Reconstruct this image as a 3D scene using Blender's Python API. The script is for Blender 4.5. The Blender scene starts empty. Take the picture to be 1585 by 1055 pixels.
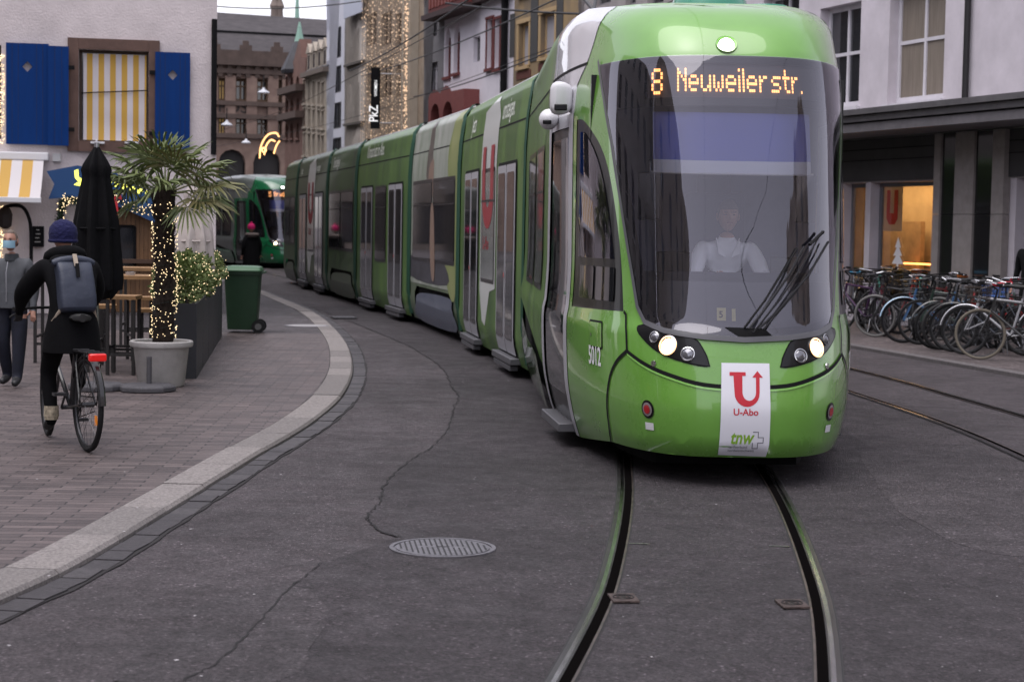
import bpy,bmesh,math,random
from mathutils import Vector,Matrix,noise
from mathutils.geometry import tessellate_polygon
V=Vector;PI=math.pi;R_=math.radians
scn=bpy.context.scene;COL=scn.collection
random.seed(5)
F=2750.;CH=1.72
PITCH=math.atan(177.5/F);ROLL=math.radians(1.0)
def lerp(tab,x):
    if x<=tab[0][0]:return tab[0][1]
    for (a,b),(c,d) in zip(tab,tab[1:]):
        if x<=c:
            return b+(d-b)*(x-a)/(c-a)
    return tab[-1][1]
def smt(tab,x):
    # Catmull-Rom through table
    n=len(tab)
    if x<=tab[0][0]:return tab[0][1]
    if x>=tab[-1][0]:return tab[-1][1]
    for i in range(n-1):
        if x<=tab[i+1][0]:break
    x0,y0=tab[i];x1,y1=tab[i+1];h=x1-x0
    def sl(k):
        if k<=0:return (tab[1][1]-tab[0][1])/(tab[1][0]-tab[0][0])
        if k>=n-1:return (tab[-1][1]-tab[-2][1])/(tab[-1][0]-tab[-2][0])
        a=(tab[k][1]-tab[k-1][1])/(tab[k][0]-tab[k-1][0]);b=(tab[k+1][1]-tab[k][1])/(tab[k+1][0]-tab[k][0])
        if a*b<=0:return 0.
        return 2*a*b/(a+b)
    m0=sl(i);m1=sl(i+1);t=(x-x0)/h
    return (2*t**3-3*t*t+1)*y0+(t**3-2*t*t+t)*h*m0+(-2*t**3+3*t*t)*y1+(t**3-t*t)*h*m1
def ray(px,py):
    a=(px-792.5)/F;b=(527.5-py)/F
    # image rotated clockwise by ROLL: undo
    c,s=math.cos(ROLL),math.sin(ROLL)
    x=a*c-b*s; y=a*s+b*c
    # camera pitched down
    c,s=math.cos(PITCH),math.sin(PITCH)
    return (x, c+ y*s*1.0, -s+y*c)
def proj(X,Y,Z):
    Z-=CH
    c,s=math.cos(PITCH),math.sin(PITCH)
    d=Y*c-Z*s; y=(Y*s+Z*c)/d; x=X/d
    c,s=math.cos(ROLL),math.sin(ROLL)
    a=x*c+y*s;b=-x*s+y*c
    return 792.5+F*a,527.5-F*b
def G(px,py,h=0.):
    r=ray(px,py);k=(h-CH)/r[2];return (r[0]*k,r[1]*k)
def P(px,py,Y):
    r=ray(px,py);k=Y/r[1];return (r[0]*k,Y,CH+r[2]*k)
# ---------------------------------------------------------------- materials
_M={}
def srgb(r,g,b):
    f=lambda c:(c/255/12.92) if c/255<=.04045 else ((c/255+.055)/1.055)**2.4
    return (f(r),f(g),f(b))
def M(name,col=(.5,.5,.5),rough=.6,metal=0,var=0,vs=6,bump=0,bs=60,coat=0,emit=0,spec=.5,col2=None,stretch=None,croug=.05):
    if name in _M:return _M[name]
    m=bpy.data.materials.new(name);_M[name]=m;m.use_nodes=True
    nt=m.node_tree;n=nt.nodes;b=n['Principled BSDF'];L=nt.links.new
    b.inputs['Base Color'].default_value=(*col,1);b.inputs['Roughness'].default_value=rough;b.inputs['Metallic'].default_value=metal
    b.inputs['Specular IOR Level'].default_value=spec;b.inputs['Coat Weight'].default_value=coat;b.inputs['Coat Roughness'].default_value=croug
    if emit:
        b.inputs['Emission Color'].default_value=(*col,1);b.inputs['Emission Strength'].default_value=emit
    if var or col2 or bump:
        tc=n.new('ShaderNodeTexCoord');src=tc.outputs['Object']
        if stretch:
            mp=n.new('ShaderNodeMapping');mp.inputs['Scale'].default_value=stretch;L(src,mp.inputs['Vector']);src=mp.outputs[0]
    if var or col2:
        t=n.new('ShaderNodeTexNoise');t.inputs['Scale'].default_value=vs;t.inputs['Detail'].default_value=7;t.inputs['Roughness'].default_value=.65;L(src,t.inputs['Vector'])
        r=n.new('ShaderNodeValToRGB');L(t.outputs['Fac'],r.inputs['Fac'])
        r.color_ramp.elements[0].position=.3;r.color_ramp.elements[1].position=.7
        c2=col2 or tuple(min(1,c*(1+var)) for c in col)
        c1=col if col2 else tuple(c*(1-var) for c in col)
        r.color_ramp.elements[0].color=(*c1,1);r.color_ramp.elements[1].color=(*c2,1);L(r.outputs['Color'],b.inputs['Base Color'])
        if rough<.5:
            mr=n.new('ShaderNodeMapRange');mr.inputs['To Min'].default_value=rough*.8;mr.inputs['To Max'].default_value=min(1,rough*1.5);L(t.outputs['Fac'],mr.inputs['Value']);L(mr.outputs[0],b.inputs['Roughness'])
    if bump:
        t2=n.new('ShaderNodeTexNoise');t2.inputs['Scale'].default_value=bs;t2.inputs['Detail'].default_value=5;L(src,t2.inputs['Vector'])
        bp=n.new('ShaderNodeBump');bp.inputs['Strength'].default_value=bump;bp.inputs['Distance'].default_value=.02;L(t2.outputs['Fac'],bp.inputs['Height']);L(bp.outputs[0],b.inputs['Normal'])
    return m
def mglass():
    if 'windscreen_glass' in _M:return _M['windscreen_glass']
    m=bpy.data.materials.new('windscreen_glass');_M['windscreen_glass']=m;m.use_nodes=True
    nt=m.node_tree;n=nt.nodes;L=nt.links.new;n.remove(n['Principled BSDF'])
    o=n['Material Output'];g=n.new('ShaderNodeBsdfGlossy');g.inputs['Roughness'].default_value=.01;g.inputs['Color'].default_value=(.93,.91,1,1)
    t=n.new('ShaderNodeBsdfTransparent');t.inputs['Color'].default_value=(.9,.91,.93,1)
    f=n.new('ShaderNodeFresnel');f.inputs['IOR'].default_value=2.02
    x=n.new('ShaderNodeMixShader');L(f.outputs[0],x.inputs[0]);L(t.outputs[0],x.inputs[1]);L(g.outputs[0],x.inputs[2]);L(x.outputs[0],o.inputs[0])
    return m
# ---------------------------------------------------------------- objects
def link(name,me,mats,parent=None,smooth=True):
    ob=bpy.data.objects.new(name,me);COL.objects.link(ob)
    for m in (mats if isinstance(mats,(list,tuple)) else [mats]):me.materials.append(m)
    if parent:
        ob.parent=parent
    return ob
def wm(o):
    m=Matrix.Identity(4)
    while o:
        m=Matrix.LocRotScale(o.location,o.rotation_euler,o.scale)@m;o=o.parent
    return m
def tag(o,label=None,cat=None,group=None,kind=None):
    if label:o['label']=label
    if cat:o['category']=cat
    if group:o['group']=group
    if kind:o['kind']=kind
    return o
def thing(name,label,cat,loc=(0,0,0),rz=0,group=None):
    o=bpy.data.objects.new(name,None);COL.objects.link(o);o.location=loc;o.rotation_euler=(0,0,rz);o.empty_display_size=.1
    return tag(o,label,cat,group)
class MB:
    def __init__(s,T=None):
        s.v=[];s.f=[];s.m=[];s.T=T or Matrix.Identity(4);s.mi=0
    def add(s,vs,fs):
        k=len(s.v);s.v+=[s.T@V(p) for p in vs];s.f+=[tuple(i+k for i in f) for f in fs];s.m+=[s.mi]*len(fs);return s
    def box(s,c,d,rot=None,taper=1):
        x,y,z=[q/2 for q in d];vs=[V((i*x*(taper if k>0 else 1),j*y*(taper if k>0 else 1),k*z)) for i in(-1,1) for j in(-1,1) for k in(-1,1)]
        if rot is not None:
            if not isinstance(rot,Matrix):rot=Matrix.Rotation(rot,3,'Z')
            vs=[rot@p for p in vs]
        vs=[p+V(c) for p in vs]
        return s.add(vs,[(0,1,3,2),(4,6,7,5),(0,4,5,1),(2,3,7,6),(0,2,6,4),(1,5,7,3)])
    def tube(s,pts,r,n=8,cap=True):
        pts=[V(p) for p in pts];rs=r if isinstance(r,(list,tuple)) else [r]*len(pts)
        vs=[];up=V((0,0,1));pa=None
        for i,p in enumerate(pts):
            d=(pts[min(i+1,len(pts)-1)]-pts[max(i-1,0)]).normalized()
            if pa is None:
                a=d.cross(up)
                if a.length<.1:a=d.cross(V((1,0,0)))
            else:
                a=pa-d*pa.dot(d)
            a.normalize();pa=a;b=d.cross(a)
            for k in range(n):
                t=2*PI*k/n;vs.append(p+(a*math.cos(t)+b*math.sin(t))*rs[i])
        fs=[(i*n+k,i*n+(k+1)%n,(i+1)*n+(k+1)%n,(i+1)*n+k) for i in range(len(pts)-1) for k in range(n)]
        if cap:fs+=[tuple(range(n))[::-1],tuple((len(pts)-1)*n+k for k in range(n))]
        return s.add(vs,fs)
    def lathe(s,prof,c=(0,0,0),n=24,ax=None,cap=True):
        vs=[];Q=Matrix.Identity(3)
        if ax is not None:Q=V((0,0,1)).rotation_difference(V(ax)).to_matrix()
        for r,z in prof:
            for k in range(n):
                t=2*PI*k/n;vs.append(Q@V((r*math.cos(t),r*math.sin(t),z))+V(c))
        m=len(prof);fs=[(i*n+k,i*n+(k+1)%n,(i+1)*n+(k+1)%n,(i+1)*n+k) for i in range(m-1) for k in range(n)]
        if cap:fs+=[tuple(range(n))[::-1],tuple((m-1)*n+k for k in range(n))]
        return s.add(vs,fs)
    def torus(s,c,R,r,ax=(1,0,0),n=36,k=6,a0=0,a1=2*PI):
        Q=V((0,0,1)).rotation_difference(V(ax)).to_matrix();full=abs(a1-a0-2*PI)<1e-6;m=n if full else n+1
        vs=[]
        for i in range(m):
            t=a0+(a1-a0)*i/n
            for j in range(k):
                u=2*PI*j/k;vs.append(Q@V(((R+r*math.cos(u))*math.cos(t),(R+r*math.cos(u))*math.sin(t),r*math.sin(u)))+V(c))
        return s.add(vs,[(i*k+j,((i+1)%m)*k+j,((i+1)%m)*k+(j+1)%k,i*k+(j+1)%k) for i in range(n) for j in range(k)])
    def loft(s,rings,cap=True,close=True):
        n=len(rings[0]);vs=[p for r in rings for p in r];K=n if close else n-1
        fs=[(i*n+k,i*n+(k+1)%n,(i+1)*n+(k+1)%n,(i+1)*n+k) for i in range(len(rings)-1) for k in range(K)]
        if cap:fs+=[tuple(range(n))[::-1],tuple((len(rings)-1)*n+k for k in range(n))]
        return s.add(vs,fs)
    def blob(s,c,r,n=10,m=7,amp=0,seed=0):
        vs=[];c=V(c);r=V(r) if not isinstance(r,(int,float)) else V((r,r,r))
        for i in range(m+1):
            ph=PI*i/m
            for k in range(n):
                t=2*PI*k/n;d=V((math.sin(ph)*math.cos(t),math.sin(ph)*math.sin(t),math.cos(ph)))
                w=1+amp*noise.noise(d*2+V((seed,0,0)));vs.append(c+V((d.x*r.x,d.y*r.y,d.z*r.z))*w)
        return s.add(vs,[(i*n+k,(i+1)*n+k,(i+1)*n+(k+1)%n,i*n+(k+1)%n) for i in range(m) for k in range(n)])
    def build(s,name,mats,parent=None,smooth=True,world=False,bevel=0,sub=0,angle=40):
        me=bpy.data.meshes.new(name)
        vs=s.v
        if world and parent:
            I=wm(parent).inverted();vs=[I@p for p in vs]
        me.from_pydata([tuple(p) for p in vs],[],s.f);me.polygons.foreach_set('material_index',s.m)
        bm=bmesh.new();bm.from_mesh(me);bmesh.ops.remove_doubles(bm,verts=bm.verts,dist=1e-5);bmesh.ops.recalc_face_normals(bm,faces=bm.faces)
        if smooth:
            for f in bm.faces:f.smooth=True
            ca=math.cos(R_(angle))
            for e in bm.edges:
                if len(e.link_faces)==2 and e.link_faces[0].normal.dot(e.link_faces[1].normal)<ca:e.smooth=False
        bm.to_mesh(me);bm.free()
        ob=link(name,me,mats,parent)
        if bevel:
            md=ob.modifiers.new('b','BEVEL');md.width=bevel;md.segments=2;md.limit_method='ANGLE';md.angle_limit=R_(50)
        if sub:
            md=ob.modifiers.new('s','SUBSURF');md.levels=sub;md.render_levels=sub
        return ob
def TM(loc,rz=0,rx=0,ry=0):
    return Matrix.Translation(V(loc))@Matrix.Rotation(rz,4,'Z')@Matrix.Rotation(rx,4,'X')@Matrix.Rotation(ry,4,'Y')
def mapmesh(name,tris2,fmap,mats,parent,step=(.1,.1),flip=False,world=True,normals=True):
    """tris2: (verts2d, faces). cut on a grid and bend onto the surface fmap(u,v)"""
    vs,fs=tris2
    bm=bmesh.new();bv=[bm.verts.new((p[0],p[1],0)) for p in vs]
    for f in fs:
        try:bm.faces.new([bv[i] for i in f])
        except ValueError:pass
    for ax in (0,1):
        st=step[ax]
        if not st:continue
        lo=min(p[ax] for p in vs);hi=max(p[ax] for p in vs);k=math.floor(lo/st)+1
        while k*st<hi-1e-6:
            co=[0,0,0];co[ax]=k*st;no=[0,0,0];no[ax]=1
            bmesh.ops.bisect_plane(bm,geom=bm.verts[:]+bm.edges[:]+bm.faces[:],plane_co=co,plane_no=no,dist=1e-6);k+=1
    bm.normal_update()
    for f in bm.faces:
        if (f.normal.z<0)!=flip:f.normal_flip()
    I=wm(parent).inverted() if (parent and world) else Matrix.Identity(4)
    nrm=[];e=.004;I3=I.to_3x3()
    for v in bm.verts:
        u,w=v.co.x,v.co.y
        p=V(fmap(u,w))
        if normals:
            du=V(fmap(u+e,w))-V(fmap(u-e,w));dv=V(fmap(u,w+e))-V(fmap(u,w-e));nn=du.cross(dv)
            if flip:nn=-nn
            nrm.append((I3@nn.normalized()) if nn.length>0 else V((0,0,1)))
        v.co=I@p
    for f in bm.faces:f.smooth=normals
    me=bpy.data.meshes.new(name);bm.to_mesh(me);bm.free()
    ob=link(name,me,mats,parent)
    if normals:me.normals_split_custom_set_from_vertices(nrm)
    return ob
def polys2(loops):
    vs=[p for l in loops for p in l]
    return vs,[tuple(t) for t in tessellate_polygon([[V((p[0],p[1],0)) for p in l] for l in loops])]
def patch(name,loops,fmap,mats,parent,step=(.1,.1),flip=False,**k):
    if isinstance(loops[0][0],(int,float)):loops=[loops]
    return mapmesh(name,polys2(loops),fmap,mats,parent,step,flip,**k)
def rect(x0,y0,x1,y1):return [(x0,y0),(x1,y0),(x1,y1),(x0,y1)]
def rrect(x0,y0,x1,y1,r,n=4):
    o=[]
    for cx,cy,a in((x1-r,y0+r,-PI/2),(x1-r,y1-r,0),(x0+r,y1-r,PI/2),(x0+r,y0+r,PI)):
        o+=[(cx+r*math.cos(a+PI/2*i/n),cy+r*math.sin(a+PI/2*i/n)) for i in range(n+1)]
    return o
def circ(x,y,r,n=20,ry=None):return [(x+r*math.cos(2*PI*i/n),y+(ry or r)*math.sin(2*PI*i/n)) for i in range(n)]
def ribbon(pts,w):
    L=[];Rr=[]
    for i,p in enumerate(pts):
        a=pts[max(i-1,0)];b=pts[min(i+1,len(pts)-1)];d=V((b[0]-a[0],b[1]-a[1])).normalized();n=V((-d.y,d.x))
        ww=w[i] if isinstance(w,(list,tuple)) else w
        L.append((p[0]+n.x*ww/2,p[1]+n.y*ww/2));Rr.append((p[0]-n.x*ww/2,p[1]-n.y*ww/2))
    return L+Rr[::-1]
def smooth_pts(p,n=6,closed=False):
    q=[];N=len(p);g=(lambda i:p[i%N]) if closed else (lambda i:p[max(0,min(N-1,i))])
    for i in range(N if closed else N-1):
        a,b,c,d=g(i-1),g(i),g(i+1),g(i+2)
        for k in range(n):
            t=k/n;q.append(tuple(.5*(2*b[j]+(c[j]-a[j])*t+(2*a[j]-5*b[j]+4*c[j]-d[j])*t*t+(3*b[j]-a[j]-3*c[j]+d[j])*t**3) for j in range(len(b))))
    if not closed:q.append(tuple(p[-1]))
    return q
_TC={}
def textmesh(s,size=1,sx=1,bold=0,shear=0,align='LEFT'):
    c=bpy.data.curves.new('t','FONT');c.body=s;c.size=size;c.offset=bold;c.shear=shear;c.resolution_u=3;c.align_x=align
    o=bpy.data.objects.new('t',c);COL.objects.link(o);bpy.context.view_layer.update()
    me=bpy.data.meshes.new_from_object(o,depsgraph=bpy.context.evaluated_depsgraph_get())
    vs=[(v.co.x*sx,v.co.y) for v in me.vertices];fs=[tuple(p.vertices) for p in me.polygons]
    bpy.data.objects.remove(o);bpy.data.curves.remove(c);bpy.data.meshes.remove(me)
    return vs,fs
def text(name,s,size,fmap,org,mat,parent,sx=1,bold=0,shear=0,align='LEFT',rot=0,step=(.15,.15),mirror=False,flip=False):
    vs,fs=textmesh(s,size,sx,bold,shear,align);c,si=math.cos(rot),math.sin(rot)
    vs=[(org[0]+(-1 if mirror else 1)*(x*c-y*si),org[1]+x*si+y*c) for x,y in vs]
    return mapmesh(name,(vs,fs),fmap,mat,parent,step,flip)
def plane_map(o,u,v):
    o,u,v=V(o),V(u),V(v);return lambda a,b:o+u*a+v*b
black=M('black_paint',(.005,.005,.006),.3,coat=.25,spec=.3);dark=M('dark_rubber',(.012,.012,.013),.75,spec=.25);steel=M('dull_steel',(.35,.35,.36),.35,1)
chrome=M('chrome',(.7,.7,.7),.12,1);white=M('white_paint',(.72,.72,.74),.35);blackm=M('matt_black',(.006,.006,.007),.85,spec=.2)
glassd=M('dark_window_glass',(.012,.013,.015),.04,spec=.9,coat=.6)
warm_=M('warm_bulb',(1,.72,.32),emit=9);orange=M('led_amber',(1,.42,.14),emit=1.4)
# ---------------------------------------------------------------- camera, light
cam=bpy.data.cameras.new('camera');co=bpy.data.objects.new('camera',cam);COL.objects.link(co);scn.camera=co
cam.sensor_width=36;cam.lens=F/1585*36;cam.clip_end=2000;cam.clip_start=.1
co.location=(0,0,CH)
X=V((math.cos(ROLL),0,0))
# camera axes from ray(): image right / up / forward
def _r(a,b):
    return V(ray(792.5+a,527.5-b))
fw=_r(0,0).normalized();rt=(_r(100,0)-_r(0,0)).normalized();up=(_r(0,100)-_r(0,0)).normalized()
co.matrix_world=Matrix.Translation((0,0,CH))@Matrix((rt,up,-fw)).transposed().to_4x4()
cam.dof.use_dof=True;cam.dof.focus_distance=12.3;cam.dof.aperture_fstop=4.5
w=bpy.data.worlds.new('World');scn.world=w;w.use_nodes=True;nt=w.node_tree
bg=nt.nodes['Background'];sk=nt.nodes.new('ShaderNodeTexSky');sk.sky_type='NISHITA';sk.sun_disc=False;sk.sun_elevation=R_(73);sk.sun_rotation=R_(230);sk.air_density=1;sk.dust_density=1.5
hs=nt.nodes.new('ShaderNodeHueSaturation');hs.inputs['Saturation'].default_value=.22
mx=nt.nodes.new('ShaderNodeMix');mx.data_type='RGBA';mx.blend_type='MULTIPLY';mx.inputs['Factor'].default_value=1;mx.inputs[7].default_value=(1.01,.96,1.02,1)
nt.links.new(sk.outputs[0],hs.inputs['Color']);nt.links.new(hs.outputs[0],mx.inputs[6]);nt.links.new(mx.outputs[2],bg.inputs['Color'])
bg.inputs['Strength'].default_value=.15
sl=bpy.data.lights.new('sun','SUN');sl.energy=1.1;sl.angle=R_(60);sl.color=(1,.97,.93);so=bpy.data.objects.new('sun',sl);COL.objects.link(so)
# soft overcast light from high above
so.rotation_euler=V((-.22,-.18,.95)).to_track_quat('Z','Y').to_euler()
vs_=scn.view_settings;vs_.view_transform='Standard';vs_.look='None';vs_.exposure=.92;vs_.gamma=1
# ================================================================ GROUND
def track_c(v):
    return smt([(-30,-19),(-20,-11.5),(-12,-6.8),(-6,-3.6),(0,-.95),(4,.2),(6.7,.725),(8.6,1.0),(12.2,1.30),(15.5,1.43),(19.45,1.25),(25.8,.34),(30.75,-.66),(37.2,-2.17),(41.8,-3.26),(48,-4.75),(54.6,-6.4),(66,-9.6),(80,-14.5),(110,-26)],v)
def off(fn,d):
    def g(y):
        e=.05;s=(fn(y+e)-fn(y-e))/(2*e);k=1/math.sqrt(1+s*s);return V((fn(y)+d*k,y-d*s*k))
    return g
def strip(mb,fn,d0,d1,y0,y1,z0,z1,st=.4):
    a=off(fn,d0);b=off(fn,d1);n=int((y1-y0)/st)
    vs=[]
    for i in range(n+1):
        y=y0+(y1-y0)*i/n;p=a(y);q=b(y);vs+=[(p.x,p.y,z0),(q.x,q.y,z1)]
    mb.add(vs,[(2*i,2*i+1,2*i+3,2*i+2) for i in range(n)])
def asphalt(name,c,grit=1):
    m=bpy.data.materials.new(name);m.use_nodes=True;nt=m.node_tree;n=nt.nodes;L=nt.links.new;b=n['Principled BSDF']
    tc=n.new('ShaderNodeTexCoord')
    def nz(s,d=6,r=.6):
        t=n.new('ShaderNodeTexNoise');t.inputs['Scale'].default_value=s;t.inputs['Detail'].default_value=d;t.inputs['Roughness'].default_value=r;L(tc.outputs['Object'],t.inputs['Vector']);return t.outputs['Fac']
    def mr(src,a,b_,c0,d0):
        k=n.new('ShaderNodeMapRange');k.inputs[1].default_value=a;k.inputs[2].default_value=b_;k.inputs[3].default_value=c0;k.inputs[4].default_value=d0;L(src,k.inputs[0]);return k.outputs[0]
    def mul(a,b_):
        k=n.new('ShaderNodeMath');k.operation='MULTIPLY';L(a,k.inputs[0]);L(b_,k.inputs[1]);return k.outputs[0]
    v=n.new('ShaderNodeTexVoronoi');v.inputs['Scale'].default_value=95;L(tc.outputs['Object'],v.inputs['Vector'])
    sp=n.new('ShaderNodeSeparateColor');L(v.outputs['Color'],sp.inputs[0])
    st=mr(sp.outputs[0],.0,1,.5,1.55)
    hi=mr(sp.outputs[1],.95,1.0,1.0,3.2)
    big=mr(nz(.45,5,.6),.3,.7,.68,1.25);mid=mr(nz(4,8,.75),.3,.7,.62,1.35);fine=mul(mr(nz(45,4,.7),.3,.7,.6,1.4),mr(nz(13,6,.75),.3,.7,.7,1.3))
    f=mul(mul(mul(st,hi),mul(big,mid)),fine)
    k=n.new('ShaderNodeVectorMath');k.operation='SCALE';k.inputs[0].default_value=c;L(f,k.inputs['Scale']);L(k.outputs[0],b.inputs['Base Color'])
    L(mr(nz(3,6,.7),.3,.7,.55,.85),b.inputs['Roughness']);b.inputs['Specular IOR Level'].default_value=.35
    bp=n.new('ShaderNodeBump');bp.inputs['Strength'].default_value=1.0*grit;bp.inputs['Distance'].default_value=.008
    ad=n.new('ShaderNodeMath');ad.operation='ADD';L(v.outputs['Distance'],ad.inputs[0]);L(nz(30,6,.7),ad.inputs[1]);L(ad.outputs[0],bp.inputs['Height']);L(bp.outputs[0],b.inputs['Normal'])
    return m
mas=asphalt('asphalt',(.050,.042,.046));mas2=asphalt('asphalt_newer',(.039,.033,.037),1.3);mas3=asphalt('asphalt_pavement',(.06,.053,.057),.7)
mb=MB();mb.add([(-400,-200,-.03),(400,-200,-.03),(400,600,-.03),(-400,600,-.03)],[(0,1,2,3)])
tag(mb.build('ground',mas3,smooth=False),kind='structure')
mb=MB();mb.add([(-60,-60,0),(60,-60,0),(60,150,0),(-60,150,0)],[(0,1,2,3)]);tag(mb.build('road',mas,smooth=False),kind='structure')
# newer asphalt lane along the track (edge = the wandering crack)
ck=[(497,872),(440,920),(380,985),(330,1030),(285,1055)]
ck1=[(620,832),(595,825),(570,808),(572,795),(588,775),(600,745),(640,710),(672,690),(697,655),(702,630),(710,615),(700,600),(690,578),(672,560),(640,540),(615,528),(560,505),(520,490),(480,475)]
def jit(pts,a,seed,n=5):
    q=smooth_pts(pts,n);rr=random.Random(seed)
    return [(x+rr.uniform(-a,a),y+rr.uniform(-a,a)) for x,y in q]
c1=jit([G(*p) for p in ck1],.014,1,12);c2=jit([G(*p) for p in ck],.010,2,14)
lane=c2[::-1]+[c1[0]]+c1+[(2.9,42),(2.9,-10),(-3.8,-10)]
tp=lambda z:(lambda a,b:V((a,b,z)))
ob=patch('asphalt_lane',lane,tp(.004),mas2,None,step=(0,0),normals=False);tag(ob,kind='structure')
for c,w0 in ((c1,.017),(c2,.014)):
    rr=random.Random(3);ob=patch('asphalt_crack',ribbon(c,[w0*rr.uniform(.15,1.0) for _ in c]),tp(.008),M('crack_dark',(.012,.011,.012),.95),None,step=(0,0),normals=False);tag(ob,kind='structure')
for q_,nm in (([(905,560),(1010,545),(1300,560),(1330,600)],0),([(1330,700),(1500,690),(1585,760),(1585,860),(1400,800)],1),([(170,1055),(260,960),(420,905),(505,940),(430,1055)],1)):
    pg=jit([G(*p) for p in q_+[q_[0]]],.02,len(q_)+nm,10)[:-1]
    if nm:tag(patch('asphalt_patch',pg,tp(.0055),asphalt('asphalt_repair_%d'%len(q_),(.047,.040,.044) if len(q_)>4 else (.044,.037,.041),1.1),None,step=(0,0),normals=False),kind='structure')
# rails: grooved tram rail, head + groove + lip, one track object each
railm=M('polished_rail',(.55,.54,.54),.16,1,var=.25,vs=5,stretch=(6,.6,1));raild=M('rail_shoulder',(.085,.08,.08),.34,.9,var=.4,vs=8);lipm=M('worn_rail_lip',(.16,.13,.12),.35,.9,var=.5,vs=9);grv=M('rail_groove',(.004,.0035,.0035),1,spec=0)
track2_c=lambda y:off(track_c,lerp([(6,3.5),(14,3.08),(19,2.88),(24,2.86)],y))(y).x
def track(d0,label,track_c=track_c):
    r=thing('tram_track',label,'tram track',(0,0,0))
    for s in(-1,1):
        c=d0+s*.5
        # s=-1 left rail: head on outer side
        y0,y1=-25,108
        mb=MB();strip(mb,track_c,c+s*.004,c+s*.054,y0,y1,.011,.011);strip(mb,track_c,c+s*.004,c-s*.001,y0,y1,.011,-.02);hd_=mb.build('rail_head',raild,r);mb=MB();strip(mb,track_c,c+s*.012,c+s*.032,y0,y1,.0125,.0125);mb.build('running_band',railm,hd_)
        mb=MB();strip(mb,track_c,c-s*.042,c-s*.053,y0,y1,.010,.010);mb.build('rail_lip',lipm,r)
        mb=MB();strip(mb,track_c,c+s*.004,c-s*.042,y0,y1,.0085,.0085);mb.build('rail_groove',grv,r)
        mb=MB();strip(mb,track_c,c+s*.054,c+s*.064,y0,y1,.0065,.0065);strip(mb,track_c,c-s*.053,c-s*.06,y0,y1,.0065,.0065);mb.build('joint_seal',M('bitumen_seal',(.016,.015,.016),.7),r)
    return r
tr=track(0,'curving steel tram track in the asphalt under the green tram');tr['kind']='structure'
tr2=track(0,'second tram track on the right beside the parked bicycles',track2_c);tr2['kind']='structure'
for o in(tr,tr2):
    o.name='track'
    for k in('label','category'):del o[k]
for i,(px,py,wd) in enumerate([(965,929,.11),(1226,938,.11)]):
    x,y=G(px,py);t=thing('rail_drain_plate',['rusty cast plate beside the left rail in the foreground','rusty cast plate beside the right rail in the foreground'][i],'drain plate',(x,y,.012),R_(6),'cast plates between the rails')
    mb=MB(TM((x,y,.012),R_(6)));mb.box((0,0,0),(.125,.17,.012));mb.build('plate',M('rusty_iron',(.075,.055,.05),.6,.5,var=.4,vs=30,bump=.5,bs=80),t,world=True,bevel=.003)
    mb=MB(TM((x,y,.0195),R_(6)));mb.torus((0,0,0),.03,.0035,(0,0,1),20,5);mb.torus((0,0,0),.048,.003,(0,0,1),20,5);mb.lathe([(.011,-.001),(.011,.002)],(0,0,0),10);mb.build('bolt_ring',M('dark_iron',(.03,.026,.025),.5,.6),t,world=True)
for (a,b) in (((973,842),(1005,843)),((1190,846),(1222,847))):
    p=G(*a);q=G(*b);pass;tag(patch('joint_mark',ribbon([p,q],.02),tp(.008),steel,None,step=(0,0),normals=False),kind='structure')
# bright specks / chewing gum on the ground
mb=MB();rr=random.Random(9)
for i in range(55):
    px,py=rr.uniform(0,1585),rr.uniform(560,1050);x,y=G(px,py)
    r0=rr.uniform(.004,.011);mb.add([(x+r0*rr.uniform(.6,1.2)*math.cos(t*PI/3),y+r0*rr.uniform(.6,1.2)*math.sin(t*PI/3),.075 if (x<-1.9) else .0085) for t in range(6)],[tuple(range(6))])
tag(mb.build('road_grit',M('pale_grit',(.5,.48,.5),.8),smooth=False),'pale specks of gum and litter scattered on the asphalt','litter',kind='stuff')
# manhole
mx_,my_=-.35,9.37
t=thing('manhole_cover','round ribbed iron manhole cover in the asphalt lane','manhole cover',(mx_,my_,.006))
mi=M('cast_iron_light',(.17,.165,.18),.55,.6,var=.3,vs=20);md=M('cast_iron_groove',(.02,.02,.022),.7)
mb=MB();mb.lathe([(.284,.0045),(.284,.012),(.262,.012),(.262,.005)],(mx_,my_,0),48);mb.build('rim',mi,t,world=True)
mb=MB();mb.lathe([(.250,.006),(.250,.0115)],(mx_,my_,0),48);mb.build('lid',mi,t,world=True)
mb=MB();mb.lathe([(.262,.0045),(.250,.0046)],(mx_,my_,0),48,cap=False)
for sx in range(-8,9):
    x0=sx*.028;h=math.sqrt(max(0,.235**2-x0*x0))
    for (a,b) in ((-h,-.02),(.02,h)) if abs(sx)<5 else ((-h,h),):
        if b-a<.05:continue
        sl_=-.12
        mb.add([(mx_+x0+sl_*a-.005,my_+a,.0135),(mx_+x0+sl_*a+.005,my_+a,.0135),(mx_+x0+sl_*b+.005,my_+b,.0135),(mx_+x0+sl_*b-.005,my_+b,.0135)],[(0,1,2,3)])
mb.add([(mx_-.035,my_-.006,.0138),(mx_+.035,my_-.004,.0138),(mx_+.035,my_+.01,.0138),(mx_-.035,my_+.008,.0138)],[(0,1,2,3)])
mb.build('groove',md,t,smooth=False,world=True)
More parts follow.
